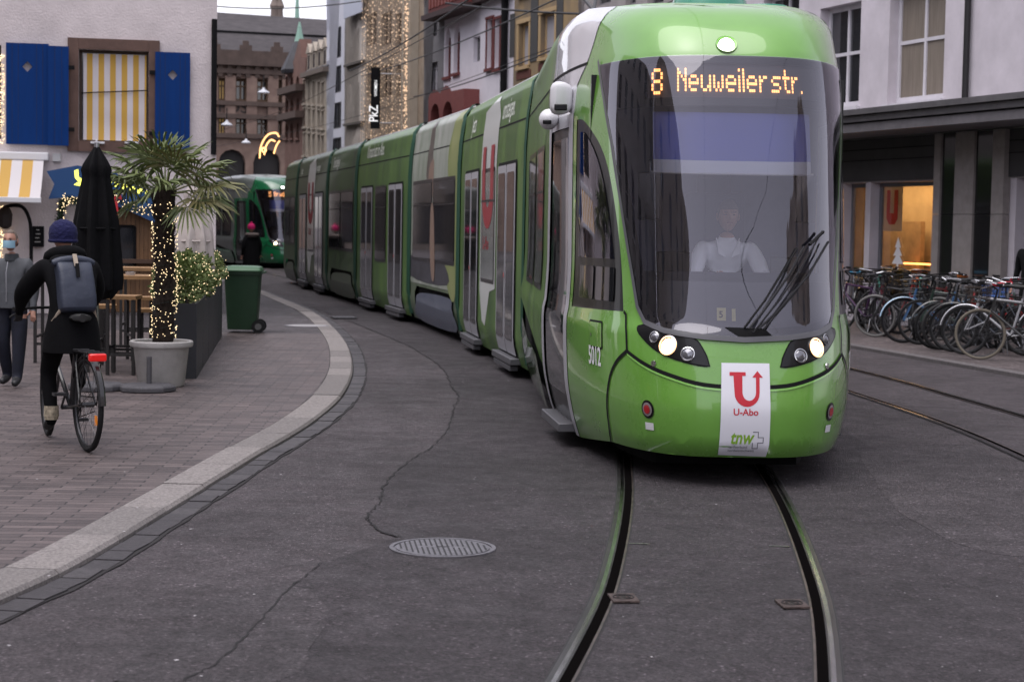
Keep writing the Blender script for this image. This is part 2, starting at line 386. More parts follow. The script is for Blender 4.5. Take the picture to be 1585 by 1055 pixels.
# kerb (granite) and pavement -------------------------------------------------
KO=smooth_pts([(-4.6,.6),(-3.6,3.4),(-2.78,6.1),(-2.42,7.4),(-2.3,7.96),(-2.16,8.9),(-2.03,10.83),(-1.88,13.2),(-1.73,15.45),(-1.72,18.3),(-1.98,22.05),(-2.6,27.1),(-3.73,33.75),(-5.03,39.4),(-6.47,45.2),(-8.9,54),(-13.5,68),(-18,82)],10)
def offset_line(pts,d):
    o=[]
    for i,p in enumerate(pts):
        a=pts[max(i-1,0)];b=pts[min(i+1,len(pts)-1)];t=V((b[0]-a[0],b[1]-a[1])).normalized();o.append((p[0]-t.y*d,p[1]+t.x*d))
    return o
KH=.045
def lens(pts):
    o=[0]
    for a,b in zip(pts,pts[1:]):o.append(o[-1]+math.hypot(b[0]-a[0],b[1]-a[1]))
    return o
def resample(pts,st):
    L=lens(pts);n=int(L[-1]/st);o=[];j=0
    for i in range(n+1):
        s=i*st
        while j<len(L)-2 and L[j+1]<s:j+=1
        k=(s-L[j])/max(1e-9,L[j+1]-L[j]);o.append((pts[j][0]+(pts[j+1][0]-pts[j][0])*k,pts[j][1]+(pts[j+1][1]-pts[j][1])*k))
    return o
granite=M('granite_kerb',(.21,.19,.183),.75,var=.5,vs=55,bump=.4,bs=120)
g2=M('granite_kerb_dark',(.165,.15,.145),.75,var=.5,vs=60,bump=.4,bs=120)
KO=[(x*.978,y*.978) for x,y in KO];K=resample(KO,.19);wj=.27;KI=offset_line(K,wj)
rr=random.Random(4)
mb=MB();i=0
while i<len(K)-2:
    n=rr.choice([4,5,5,6]);j=min(i+n,len(K)-1);mb.mi=rr.choice([0,0,1])
    dz=rr.uniform(-.003,.003);seg=list(range(i,j+1));g=.006
    def pt(idx,inner,z,gg):
        P0=KI[idx] if inner else K[idx]
        a=K[max(idx-1,0)];b=K[min(idx+1,len(K)-1)];t=V((b[0]-a[0],b[1]-a[1])).normalized()*gg
        return V((P0[0]+t.x,P0[1]+t.y,z))
    rings=[]
    for q in seg:
        gg=g if q==i else (-g if q==j else 0)
        o0=pt(q,0,-.02,gg);o1=pt(q,0,KH-.02+dz,gg);i1=pt(q,1,KH+dz,gg);i0=pt(q,1,-.02,gg)
        nn=(i1-V((o1.x,o1.y,i1.z))).normalized();o2=V((o1.x,o1.y,KH+dz))+nn*.018
        rings.append([o0,o1,o2,i1,i0])
    mb.loft(rings);i=j
tag(mb.build('kerb',[granite,g2],smooth=True,angle=25),kind='structure')
mb=MB();mb.loft([[V((a[0],a[1],-.02)),V((a[0],a[1],KH-.025)),V((b[0],b[1],KH-.012)),V((b[0],b[1],-.02))] for a,b in zip(offset_line(K,.01),offset_line(K,wj+.012))])
tag(mb.build('kerb_joint',M('mortar_dark',(.03,.027,.028),.9),smooth=False),kind='structure')
# gutter of dark setts, two rows
mb=MB();GO=resample(KO,.24);rr=random.Random(6)
gut=[M('gutter_sett',(.032,.028,.031),.6,var=.4,vs=25,bump=.3,bs=60),M('gutter_sett_pale',(.048,.043,.046),.6,var=.4,vs=25,bump=.3,bs=60)]
for i in range(len(GO)-1):
    if GO[i][1]>48:break
    for r0,r1 in((.012,.15),):
        a=V(GO[i]);b=V(GO[i+1]);t=(b-a).normalized();nn=V((t.y,-t.x));g=.004;z=.010+rr.uniform(-.003,.004);mb.mi=rr.choice([0,0,1])
        P4=[a+t*g+nn*r0,b-t*g+nn*r0,b-t*g+nn*(r1+rr.uniform(-.01,.01)),a+t*g+nn*(r1+rr.uniform(-.01,.01))]
        vs=[(p.x,p.y,z) for p in P4]+[(p.x,p.y,-.01) for p in P4]
        mb.add(vs,[(0,1,2,3),(0,4,5,1),(1,5,6,2),(2,6,7,3),(3,7,4,0)])
tag(mb.build('gutter',gut,smooth=False),kind='structure')
KG=offset_line(resample(KO,.22)[:210],-.160)
rr=random.Random(8)
tag(patch('gutter_bed',[(p[0]+.0,p[1]) for p in resample(KO,.22)[:210]]+[(x+rr.uniform(0,.02),y) for x,y in KG][::-1],tp(.0055),M('gutter_joint',(.015,.013,.014),.9),None,step=(0,0),normals=False),kind='structure')
# brick paving
def pavers():
    m=bpy.data.materials.new('clay_pavers');m.use_nodes=True;nt=m.node_tree;n=nt.nodes;L=nt.links.new;b=n['Principled BSDF']
    tc=n.new('ShaderNodeTexCoord');mp=n.new('ShaderNodeMapping');mp.inputs['Rotation'].default_value=(0,0,R_(-2));L(tc.outputs['Object'],mp.inputs[0])
    ns=n.new('ShaderNodeTexNoise');ns.inputs['Scale'].default_value=1.3;ns.inputs['Detail'].default_value=3;L(mp.outputs[0],ns.inputs['Vector'])
    va=n.new('ShaderNodeVectorMath');va.operation='MULTIPLY_ADD';L(ns.outputs['Color'],va.inputs[0]);va.inputs[1].default_value=(.05,.05,0);L(mp.outputs[0],va.inputs[2])
    br=n.new('ShaderNodeTexBrick');L(va.outputs[0],br.inputs['Vector']);br.inputs['Scale'].default_value=1;br.inputs['Brick Width'].default_value=.30;br.inputs['Row Height'].default_value=.092;br.inputs['Mortar Size'].default_value=.006;br.inputs['Mortar Smooth'].default_value=.25;br.offset=.43;br.squash=1;br.inputs['Bias'].default_value=0
    br.inputs['Color1'].default_value=(.060,.046,.046,1);br.inputs['Color2'].default_value=(.125,.098,.095,1);br.inputs['Mortar'].default_value=(.022,.018,.019,1)
    n2=n.new('ShaderNodeTexNoise');n2.inputs['Scale'].default_value=2.2;n2.inputs['Detail'].default_value=9;n2.inputs['Roughness'].default_value=.75;L(tc.outputs['Object'],n2.inputs['Vector'])
    r=n.new('ShaderNodeMapRange');r.inputs[1].default_value=.3;r.inputs[2].default_value=.7;r.inputs[3].default_value=.6;r.inputs[4].default_value=1.3;L(n2.outputs['Fac'],r.inputs[0])
    k=n.new('ShaderNodeVectorMath');k.operation='SCALE';L(br.outputs['Color'],k.inputs[0]);L(r.outputs[0],k.inputs['Scale']);L(k.outputs[0],b.inputs['Base Color'])
    n3=n.new('ShaderNodeTexNoise');n3.inputs['Scale'].default_value=30;n3.inputs['Detail'].default_value=4;L(tc.outputs['Object'],n3.inputs['Vector'])
    ad=n.new('ShaderNodeMath');ad.operation='MULTIPLY_ADD';L(br.outputs['Fac'],ad.inputs[0]);ad.inputs[1].default_value=-1.2;L(n3.outputs['Fac'],ad.inputs[2])
    bp=n.new('ShaderNodeBump');bp.inputs['Strength'].default_value=.7;bp.inputs['Distance'].default_value=.012;L(ad.outputs[0],bp.inputs['Height']);L(bp.outputs[0],b.inputs['Normal'])
    r2=n.new('ShaderNodeMapRange');r2.inputs[3].default_value=.42;r2.inputs[4].default_value=.75;L(n2.outputs['Fac'],r2.inputs[0]);L(r2.outputs[0],b.inputs['Roughness'])
    return m
inner=offset_line(KO,wj+.008)
yb=26.95
lo=[p for p in inner if p[1]<yb];hi=[p for p in inner if p[1]>yb]
def xat(y):
    for a,b in zip(inner,inner[1:]):
        if a[1]<=y<=b[1]:return a[0]+(b[0]-a[0])*(y-a[1])/(b[1]-a[1])
pv=pavers()
tag(patch('brick_pavement',lo+[(xat(yb),yb),(-40,yb),(-40,lo[0][1])],tp(KH-.004),pv,None,step=(0,0),normals=False),kind='structure')
tag(patch('asphalt_pavement',[(xat(yb),yb)]+hi+[(-60,82),(-60,yb)],tp(KH-.006),mas3,None,step=(0,0),normals=False),kind='structure')
# small oval cover in the kerbside asphalt
x,y=-3.35,28.95
t=thing('access_cover','pale oval access cover in the asphalt pavement beside the kerb','access cover',(x,y,KH));mb=MB();mb.lathe([(.36,KH-.006),(.36,KH),(.33,KH)],(x,y,0),32);mb.build('frame_ring',mi,t,world=True)
mb=MB();mb.lathe([(.32,KH-.006),(.32,KH+.002)],(x,y,0),32);mb.build('lid',M('pale_concrete',(.3,.29,.3),.7,var=.2,vs=20),t,world=True)
x,y=-3.05,32.1
t=thing('storm_drain','slotted iron storm drain in the gutter near the far bend','drain',(x,y,.015),R_(15));mb=MB(TM((x,y,.018),R_(15)));mb.box((0,0,0),(.42,.5,.012));mb.build('frame',md,t,world=True)
mb=MB(TM((x,y,.028),R_(15)));[mb.box((-.16+.065*i,0,0),(.03,.46,.012)) for i in range(6)];mb.build('grate',mi,t,world=True)
# right pavement with low kerb
KR=smooth_pts([(1.3,42),(3.3,33.5),(4.35,29.2),(5.06,26.2),(5.62,23.7),(6.14,21.4),(6.9,17.9),(7.6,13),(7.9,6),(6.5,-8),(4,-20)],8)
KR0=smooth_pts([(-14,96),(-10.5,78),(-6.2,63),(-2.6,53),(1.3,42)],8)[:-1]
KR=KR0+KR
kri=offset_line(KR,.14)
tag(patch('right_pavement',kri+[(40,-20),(40,96)],tp(.05),asphalt('pavement_right',(.085,.07,.07),.7),None,step=(0,0),normals=False),kind='structure')
mb=MB();mb.loft([[V((a[0],a[1],-.02)),V((a[0],a[1],.045)),V((a[0]*.9+b[0]*.1,a[1]*.9+b[1]*.1,.055)),V((b[0],b[1],.056)),V((b[0],b[1],-.02))] for a,b in zip(KR,kri)])
tag(mb.build('right_kerb',M('kerb_grey',(.1,.09,.092),.8,var=.4,vs=30),smooth=True,angle=25),kind='structure')
# ================================================================ TRAM
WT=[(.10,1.05),(.3,1.12),(.6,1.175),(1.0,1.19),(1.15,1.165),(1.5,1.15),(2.4,1.15),(2.85,1.13),(3.1,1.10),(3.25,1.085),(3.35,1.03),(3.42,.93)]
S0=[(.10,.22),(.2,.10),(.3,.02),(.5,0),(.7,.03),(1.0,.12),(1.1,.17),(2.0,.42),(2.9,.72),(3.1,.84),(3.25,.99),(3.36,1.20),(3.42,1.5)]
LT=4.0;LS=3.2;PP=3.3;NT=400
otab=[];_p=(0,0);TL=0
for i in range(NT+1):
    th=PI/2*i/NT;_x=1.15*math.sin(th)**(2/PP);_s=LT*(1-math.cos(th));TL+=math.hypot(_x-_p[0],_s-_p[1]);_p=(_x,_s);otab.append((TL,_x,_s))
def outl(t):
    a=abs(t);sg=1 if t>=0 else -1
    if a>=TL:return sg*1.15,LT+a-TL
    lo,hi=0,NT
    while hi-lo>1:
        m=(lo+hi)//2
        if otab[m][0]<=a:lo=m
        else:hi=m
    k=(a-otab[lo][0])/(otab[hi][0]-otab[lo][0])
    return sg*(otab[lo][1]+(otab[hi][1]-otab[lo][1])*k),otab[lo][2]+(otab[hi][2]-otab[lo][2])*k
def fs(t,h,d=0):
    "front module skin in tram coordinates: x right (seen from the front), y back, z up"
    x,s=outl(t);s+=smt(S0,h)*max(0,1-s/LS);x*=smt(WT,h)/1.15
    return V((x,s,h+lerp([(1.2,-.05),(2.0,-.01),(2.8,.06),(4.2,.07),(7.7,-.01)],s)*min(1,max(0,(h-2.96)/.3))))
def fsk(d):
    if not d:return fs
    def g(t,h):
        e=.004;p=fs(t,h);n=(fs(t+e,h)-fs(t-e,h)).cross(fs(t,h+e)-fs(t,h-e))
        return p+(n.normalized()*d if n.length>0 else V((0,0,0)))
    return g
# du=+x,dv=+z -> normal -y (towards the viewer): outward
L7=7.72
TE=TL+(L7-LT)
mir=lambda l:[(-a,b) for a,b in l][::-1]
WS=[(-1.55,2.92),(-1.39,2.67),(-1.21,2.34),(-1.05,1.92),(-.88,1.42),(-.80,1.18),(-.71,1.08),(-.53,1.03),(-.27,1.0),(0,.985)]
WSf=WS+mir(WS)[1:]+[(0.8,2.925),(0,2.93),(-.8,2.925)]
def frame_mb():return MB()
font_dots={'N':["#...#","##..#","#.#.#","#..##","#...#","#...#","#...#"],'e':[".....",".....",".###.","#...#","#####","#....",".###."],'u':[".....",".....","#...#","#...#","#...#","#..##",".##.#"],'w':[".....",".....","#...#","#...#","#.#.#","#.#.#",".#.#."],'i':["#",".","#","#","#","#","#"],'l':["#","#","#","#","#","#","#"],'r':[".....",".....","#.##.","##...","#....","#....","#...."],'s':[".....",".....",".####","#....",".###.","....#","####."],'t':[".#..",".#..","####",".#..",".#..",".#..","..##"],'.':[".",".",".",".",".",".","#"],'8':[".###.","#...#","#...#",".###.","#...#","#...#",".###."],'1':[".#.","##.",".#.",".#.",".#.",".#.","###"],'5':["#####","#....","####.","....#","....#","#...#",".###."],'B':["####.","#...#","#...#","####.","#...#","#...#","####."],'d':["....#","....#",".####","#...#","#...#","#...#",".####"],'o':[".....",".....",".###.","#...#","#...#","#...#",".###."],'h':["#....","#....","#.##.","##..#","#...#","#...#","#...#"],'z':[".....",".....","#####","...#.","..#..",".#...","#####"],' ':["..."]*7}
def dots(s,x0,z0,w,h):
    cols=sum(len(font_dots[c][0])+1 for c in s)-1;dx=w/cols;dz=h/7;vs=[];fs_=[];x=x0
    for c in s:
        g=font_dots[c]
        for r in range(7):
            for k,ch in enumerate(g[r]):
                if ch=='#':
                    a=x+k*dx+.06*dx;b=x+(k+1)*dx-.06*dx;zt=z0+h-r*dz-.1*dz;zb=zt-.82*dz;q=len(vs)
                    vs+=[(a,zb),(b,zb),(b,zt),(a,zt)];fs_.append((q,q+1,q+2,q+3))
        x+=(len(g[0])+1)*dx
    return vs,fs_
def paint(name,c,var=0,**k):return M(name,c,.25,coat=1,var=var,croug=.03,**k)
LIME=paint('tram_lime_green',(.14,.34,.05),.09,vs=1.6);LIMEX=paint('tram_apple_green',(.08,.20,.035),.12,vs=2);WHP=paint('tram_white',(.62,.62,.66));DGR=paint('tram_bottle_green',(.004,.075,.035))
def film(name,c1,c2,sc=1.6,st=(1,1,1)):
    return M(name,c1,.32,coat=.10,spec=.3,col2=c2,vs=sc,stretch=st)
AD=film('grass_film',(.03,.085,.018),(.115,.22,.045),1.3,(1,1.5,.35))
AD2=film('grass_film_dark',(.022,.055,.02),(.08,.14,.05),1.5,(1,1.5,.35))
ADG=film('meadow_film_grey',(.045,.07,.04),(.13,.17,.10),1.2,(1,1.5,.3))
sealm=M('door_seal',(.006,.006,.007),.7,spec=.2)
silver=M('door_frame_silver',(.5,.5,.54),.35,.3)
def make_front(root,lv,txt,num=None,detail=True):
    P=lambda n,l,m,d=0,st=(.08,.08),**k:patch(n,l,fsk(d),m,root,st,world=False,**k)
    zb=.2
    def bot(t):return .2 if abs(t)<1.3 else max(.11,.2-(abs(t)-1.3)*.09)
    # nose panel from door to door
    seg=[i*.06 for i in range(-39,40)]
    tD=2.36
    base=[(-tD,bot(tD))]+[(t,bot(t)) for t in seg if abs(t)<tD]+[(tD,bot(tD))]
    cabL=smooth_pts([(-2.22,2.54),(-1.95,2.52),(-1.56,2.37),(-1.34,2.2),(-1.20,1.96),(-1.09,1.64),(-1.03,1.33),(-1.0,1.14)],5)+[(-2.26,1.12)]
    cabR=mir(cabL)
    lime=lv['lime']
    # green face, with holes for the windscreen and cab windows; white shoulder starts at whL
    whB=[(-tD,2.60),(-2.3,2.8),(-2.0,2.93),(-1.92,3.0),(-1.73,3.19),(-1.5,3.42)]
    face=base+[(tD,2.6)]+[(-a,b) for a,b in whB[1:]]+[(t,3.42) for t in [1,.5,0,-.5,-1]]+whB[::-1][:-1]+[(-tD,2.6)]
    body=patch('nose_shell',[face,WSf,cabL,cabR],fs,lime,root,(.07,.07),world=False)
    for s in(-1,1):
        f=(lambda l:l) if s<0 else mir
        P('shoulder_panel',f(whB+[(-4.02,3.42),(-4.02,2.6)]),lv['white'],0)
        if detail:
            P('panel_seam',f(ribbon([(-1.95,2.96),(-2.4,2.955),(-3.2,2.95),(-4.02,2.945)],.022)),sealm,.003)
            P('panel_seam',f(ribbon([(-1.5,3.42),(-1.73,3.19),(-1.92,3.0),(-2.02,2.93),(-2.3,2.8)],.012)),sealm,.003)
        # door: silver strips, dark leaf
        b0=bot(2.4)
        P('door_post',f([(-tD,b0),(-tD,2.6),(-2.56,2.6),(-2.54,1.9),(-2.50,1.1),(-2.50,b0)]),lv['strip'],.004)
        P('door_post',f([(-3.72,b0),(-3.72,2.6),(-3.92,2.6),(-3.92,b0)]),lv['strip'],.004)
        dd=P('cab_door',f([(-2.50,b0+.04),(-2.5,1.1),(-2.54,1.9),(-2.56,2.50),(-3.72,2.50),(-3.72,b0+.04)]),black,-.012)
        patch('door_glass',f([(-2.55,.42),(-2.55,1.1),(-2.59,1.9),(-2.61,2.42),(-3.66,2.42),(-3.66,.42)]),fsk(-.006),glassd,dd,(.1,.1),world=False)
        P('door_header',f([(-2.56,2.50),(-2.56,2.6),(-3.72,2.6),(-3.72,2.50)]),lv['strip'],0)
        # rear flank with two windows
        flank=[(-4.02,.55),(-4.02,3.42),(-TE,3.42),(-TE,.95),(-TE+.35,.95),(-4.6,.62)]
        P('flank_strip',f([(-3.92,b0),(-3.92,.55),(-4.02,.55),(-4.02,b0)]),lv['lime2'],0)
        P('flank_strip',f([(-3.92,.55),(-3.92,2.6),(-4.02,2.6),(-4.02,.55)]),lv['lime2'],0)
        P('flank_panel',f(flank),lv['ad'],0)
        if detail:P('panel_seam',f(ribbon([(-4.02,2.9),(-TE,2.9)],.02)),sealm,.003)
        for a,b in((-4.45,-5.75),(-5.9,-7.35)):
            wf=P('side_window',f(rrect(b,1.16,a,2.44,.07)),black,.005)
            patch('pane',f(rrect(b+.05,1.21,a-.05,2.39,.05)),fsk(.009),glassd,wf,(.15,.15),world=False)
            patch('window_bar',f(rect(b+.05,2.02,a-.05,2.045)),fsk(.012),black,wf,(.15,.15),world=False)
        # bogie fairing
        P('wheel_arch',f([(-4.0,.14),(-4.0,.6),(-TE,1.0),(-TE,.14)]),blackm,-.05)
        P('bogie_fairing',f(smooth_pts([(-4.15,.16),(-4.12,.5),(-4.5,.62),(-5.9,.66),(-6.95,.8),(-7.1,.5),(-6.95,.16),(-5.5,.15)],3,True)),lv['lime2'],.035)
        # cab side window
        cw=cabL if s<0 else cabR
        CG=smooth_pts([(-2.08,2.44),(-1.9,2.42),(-1.62,2.28),(-1.42,2.08),(-1.30,1.85),(-1.22,1.6)],4)+[(-1.19,1.5),(-2.1,1.5)]
        P('cab_side_window',[cw,f(CG)],black,-.004)
        gl=P('cab_glass',f(CG),mglass(),.002)
        for a,b in((-2.02,-1.62),(-1.55,-1.17)):
            patch('vent_pane',f(rrect(a,1.2,b,1.44,.02)),fsk(.004),glassd,gl,(.1,.1),world=False)
        # crown rib of the hatch
        if detail:
            P('hatch',f(rrect(-1.61,.87,-1.34,1.04,.015)),lv['lime'],.006)
            P('hatch_gap',f(rrect(-1.625,.855,-1.325,1.055,.02)),sealm,.003)
            P('latch',f(circ(-1.56,.95,.012)),steel,.010)
    # roof cap
    ring=[-TE+ (2*TE)*i/90 for i in range(91)];mb=MB();vs=[]
    for t in ring:
        p=fs(t,3.42);c=V((0,max(p.y,3.0),3.46))
        for k in(0,.25,.6,1):
            q=p.lerp(c,k);q.z=p.z+.05*(1-(1-k)**2);vs.append(q)
    mb.add(vs,[(i*4+k,i*4+k+1,i*4+k+5,i*4+k+4) for i in range(90) for k in range(3)])
    mb.build('roof',lv['roof'],root,angle=80)
    # underside + rear wall
    mb=MB();ringb=[fs(t,.14 if abs(t)>1.8 else .21)*1 for t in [-TE+2*TE*i/60 for i in range(61)]]
    for p in ringb:p.x*=.97
    mb.add([V((p.x,p.y+.03,.2)) for p in ringb],[tuple(range(61))]);low=[V((p.x*.80,max(p.y+.3,.75) if p.y<7 else p.y,.2)) for p in ringb];mb.loft([low,[V((p.x,p.y,.07)) for p in low]]);mb.build('underframe',blackm,root,smooth=False)  # lower box of underfloor gear, added to deepen the shade beneath
    mb=MB();mb.box((0,L7-.03,1.8),(2.1,.04,3.0));mb.build('end_wall',blackm,root)
    # windscreen: frit border, glass
    fr_in=smooth_pts([(-1.12,2.56),(-.99,2.19),(-.84,1.73),(-.745,1.4),(-.69,1.2),(-.62,1.12),(-.5,1.095),(-.25,1.07),(0,1.06)],3);inn=fr_in+mir(fr_in)[1:]+[(0.5,2.57),(0,2.575),(-.5,2.57)]
    disp=rrect(-.72,2.63,.72,2.875,.02)
    P('windscreen_surround',[WSf,inn,disp],black,.002)
    wg=P('windscreen',WSf,mglass(),.010)
    P('screen_trim',ribbon([(-1.575,2.955)]+WS[:9]+[(0,.985)]+mir(WS)[1:]+[(1.575,2.955)],.035),M('trim_rubber',(.09,.09,.10),.35),.014)
    P('destination_display',rrect(-.735,2.615,.735,2.89,.02),M('display_board',(.055,.055,.065),.5),-.03)
    a,b=dots(txt[0],-.68,2.66,.115,.19);mapmesh('line_number',(a,b),fsk(-.02),orange,root,(.1,0),False,False)
    a,b=dots(txt[1],-.44,2.68,.95 if len(txt[1])>9 else .8,.17);mapmesh('destination_text',(a,b),fsk(-.02),orange,root,(.1,0),False,False)
    # head lamps
    HL=smooth_pts([(-.79,1.045),(-.77,1.005),(-.63,.915),(-.50,.865),(-.35,.828),(-.235,.812)],3)+smooth_pts([(-.25,.87),(-.285,.94),(-.33,.985),(-.48,1.02),(-.62,1.05),(-.72,1.06)],3)
    for s in(-1,1):
        f=(lambda l:l) if s<0 else mir
        h=P('headlamp_cluster',f(HL),black,.006)
        P('lamp_gap',f(ribbon(HL+[HL[0]],.018)),sealm,.004)
        for (t,z,r,kind) in((-.505,.935,.062,2),(-.615,.985,.036,0),(-.37,.885,.044,1)):
            c=fsk(.006)(t*-s,z);e=.01;n=(fs(t*-s+e,z)-fs(t*-s-e,z)).cross(fs(t*-s,z+e)-fs(t*-s,z-e)).normalized()
            mb=MB();mb.lathe([(r*1.12,-.005),(r*1.12,.008),(r,.010),(r*.86,-.02)],c,24,n,cap=False);mb.build('lamp_bezel',chrome,h)
            q_=.78 if kind==2 else .98
            if kind==2:
                mb=MB();mb.lathe([(r*1.0,.006),(r*.8,-.004),(r*.6,-.006)],c,24,n,cap=False);mb.build('reflector_bowl',M('lamp_bowl_warm',(.9,.6,.35),.15,.9),h)
            mb=MB();mb.lathe([(r*q_,.002),(r*.8*q_,.010),(r*.4*q_,.016),(.001,.018)],c,20,n,cap=False)
            mb.build('lamp_lens',[M('head_lamp_lit',(1,.84,.58),emit=10),M('lamp_lens_clear',(.22,.22,.24),.08,.7),M('lamp_lens_clear',(.22,.22,.24))][0 if kind==2 else 1],h)
            if kind==2:
                mb=MB();mb.lathe([(r*1.08,.009),(r*1.0,.012),(r*.93,.009)],c,24,n,cap=False);mb.build('lamp_ring',M('head_lamp_ring',(1,.55,.25),emit=1.2),h)
        c=fsk(.004)(s*.63,.81);n=(fs(s*.63+.01,.81)-fs(s*.63-.01,.81)).cross(V((0,0,1))).normalized();
        mb=MB();mb.lathe([(.022,0),(.02,.006),(.011,.006)],c,16,n,cap=False);mb.lathe([(.011,.004),(.001,.005)],c,12,n,cap=False);mb.build('parking_sensor',chrome,root)
        P('tail_lamp',circ(s*.705,.50,.062,24),black,.004)
        for (r,mt,nm) in((.046,M('tail_lamp_reflector',(.45,.38,.4),.25,.6),'reflector_ring'),(.030,M('tail_lamp_red',(.35,.01,.015),.1,coat=.6),'red_lens')):
            P(nm,circ(s*.705,.50,r,20),mt,.008 if r>.04 else .012)
        if detail:P('reflector_label',rect(s*.70-.04,.36,s*.70+.045,.41),M('label_white',(.7,.7,.72),.4),.005)
    # seams of the bumper
    seam=smooth_pts([(-.92,.875),(-.71,.80),(-.49,.74),(-.27,.69),(0,.675)],4);seam=seam+mir(seam)[1:]
    P('bumper_seam',ribbon(seam,.026),sealm,.007)
    P('bumper_edge',ribbon([(a,b-.022) for a,b in seam],.012),lv['hi'],.006)
    for s in(-1,1):
        f=(lambda l:l) if s<0 else mir
        P('bumper_seam',f(ribbon(smooth_pts([(-.92,.875),(-1.08,.79),(-1.2,.67),(-1.28,.48),(-1.3,.33),(-1.31,.2)],4),.026)),sealm,.0065)
        P('bumper_seam',f(ribbon([(-.92,.875),(-.925,1.0),(-.95,1.12),(-.985,1.14)],.024)),sealm,.006)
    # top lamp
    c=fsk(.0)(-.07,3.02);n=(fs(-.06,3.02)-fs(-.08,3.02)).cross(fs(-.07,3.03)-fs(-.07,3.01)).normalized()
    P('lamp_recess',circ(-.07,3.02,.078,28),lv['dk'],.004)
    mb=MB();mb.lathe([(.078,-.002),(.074,.012),(.062,.006)],c,28,n,cap=False);mb.build('top_lamp_ring',lv['lime'],root)
    mb=MB();mb.lathe([(.054,.004),(.05,.014),(.02,.02),(.001,.021)],c,24,n,cap=False);mb.build('top_lamp',M('top_lamp_lit',(1,.98,.92),emit=6),root)
    # wipers
    w=P('wiper_bay',[(-.13,1.065),(.13,1.06),(.2,.995),(-.02,.99)],blackm,.012)
    mb=MB();g=fsk(.045);g2=fsk(.075)
    def arm(pts,r,gg=g):mb.tube([gg(*p) for p in pts],r*.75,6)
    arm([(.02,1.03),(.12,1.16),(.3,1.42),(.40,1.60)],.012,g2);arm([(.08,1.03),(.2,1.15),(.42,1.40),(.62,1.64)],.011,g2)
    arm([(.05,1.02),(.24,1.25),(.42,1.50),(.56,1.68)],.008);arm([(.12,1.04),(.33,1.28),(.5,1.48),(.66,1.64)],.009)
    mb.build('wiper_arm',black,root);mb=MB()
    arm([(.0,1.06),(.14,1.24),(.3,1.48),(.38,1.60)],.010,fsk(.022));arm([(.46,1.62),(.6,1.71)],.016,fsk(.05));mb.build('wiper_blade',dark,root)
    # step under door
    for s in(-1,1):
        q=fs(s*3.05,.2);q0=fs(s*2.55,.2);q1=fs(s*3.7,.2)
        mb=MB();d=(q1-q0);mb.box(((q0+q1)/2+V((-s*-.03,0,-.04))),(.16,d.length,.07),rot=math.atan2(-d.x,d.y));mb.build('door_step',M('step_grey',(.12,.12,.13),.5,.4),root,bevel=.008)
    if detail and num:
        NW=M('decal_white',(.75,.75,.77),.4)
        t_=text('fleet_number',num,.185,fsk(.005),(-1.64,.74),NW,root,sx=.76,bold=.004)
        t_=text('fleet_number',num,.185,fsk(.005),(1.32,.74),NW,root,sx=.76,bold=.004)
    for o in root.children:
        pass
    return body
def uabo(root):
    W=M('sticker_white',(.74,.74,.80),.35,coat=.3);Rd=M('sticker_red',(.55,.012,.03),.4)
    a,b,c,d=.155,.16,.17,.165
    s=patch('sticker',[(-.155,.835),(.155,.835),(.16,.6),(.17,.3),(.165,.215),(-.175,.225),(-.165,.45)],fsk(.0085),W,root,(.08,.08),world=False)
    g=fsk(.0095)
    U=[(-.104,.775),(.01,.775),(.01,.752),(-.012,.752),(-.012,.625)]+[(-.012+.036*(1-math.cos(k*PI/12))/1.0*1.0,.625-.058*math.sin(k*PI/12)) for k in range(1,7)]
    inner=[(-.012,.63)];
    # slab-serif U with arrow
    def arc(cx,cz,rx,rz,a0,a1,n=12):return [(cx+rx*math.cos(a0+(a1-a0)*i/n),cz+rz*math.sin(a0+(a1-a0)*i/n)) for i in range(n+1)]
    Ush=[(-.105,.776),(.0,.776),(.0,.752),(-.022,.752),(-.022,.645)]+arc(.022,.645,.044,.055,PI,2*PI)[1:]+[(.066,.742),(.042,.742),(.076,.785),(.112,.742),(.090,.742),(.090,.645)]+arc(.008,.64,.082,.090,0,-PI)[1:]+[(-.080,.752),(-.105,.752)]
    patch('logo',Ush,g,Rd,s,(.06,.06),world=False)
    text('logo_text','U-Abo',.062,g,(-.083,.495),Rd,s,sx=.98,bold=.0012)
    text('logo_mark','tnw',.125,g,(-.10,.305),M('decal_lime',(.22,.42,.03),.4),s,sx=.78,bold=.003,shear=.25)
    gy=M('decal_grey',(.08,.08,.1),.5)
    cx,cz=.072,.33;u=.018
    plus=[(cx-u,cz-u),(cx-u,cz-3*u),(cx+u,cz-3*u),(cx+u,cz-u),(cx+3*u,cz-u),(cx+3*u,cz+u),(cx+u,cz+u),(cx+u,cz+3*u),(cx-u,cz+3*u)]
    patch('logo_cross',ribbon(plus,.006),g,gy,s,(.1,.1),world=False)
    text('small_print','tarifverbund',.026,g,(-.108,.275),gy,s);text('small_print','nordwestschweiz',.026,g,(-.112,.252),gy,s)
    # windscreen number slips
    Y=M('slip_yellow',(.62,.56,.28),.6)
    y=patch('number_slip',rect(-.175,1.115,-.115,1.20),fsk(-.012),Y,root,(.1,.1),world=False);text('slip_number','5',.062,fsk(-.010),(-.163,1.135),blackm,y,bold=.001)
    patch('number_slip',rect(-.075,1.112,-.05,1.195),fsk(-.012),Y,root,(.1,.1),world=False)
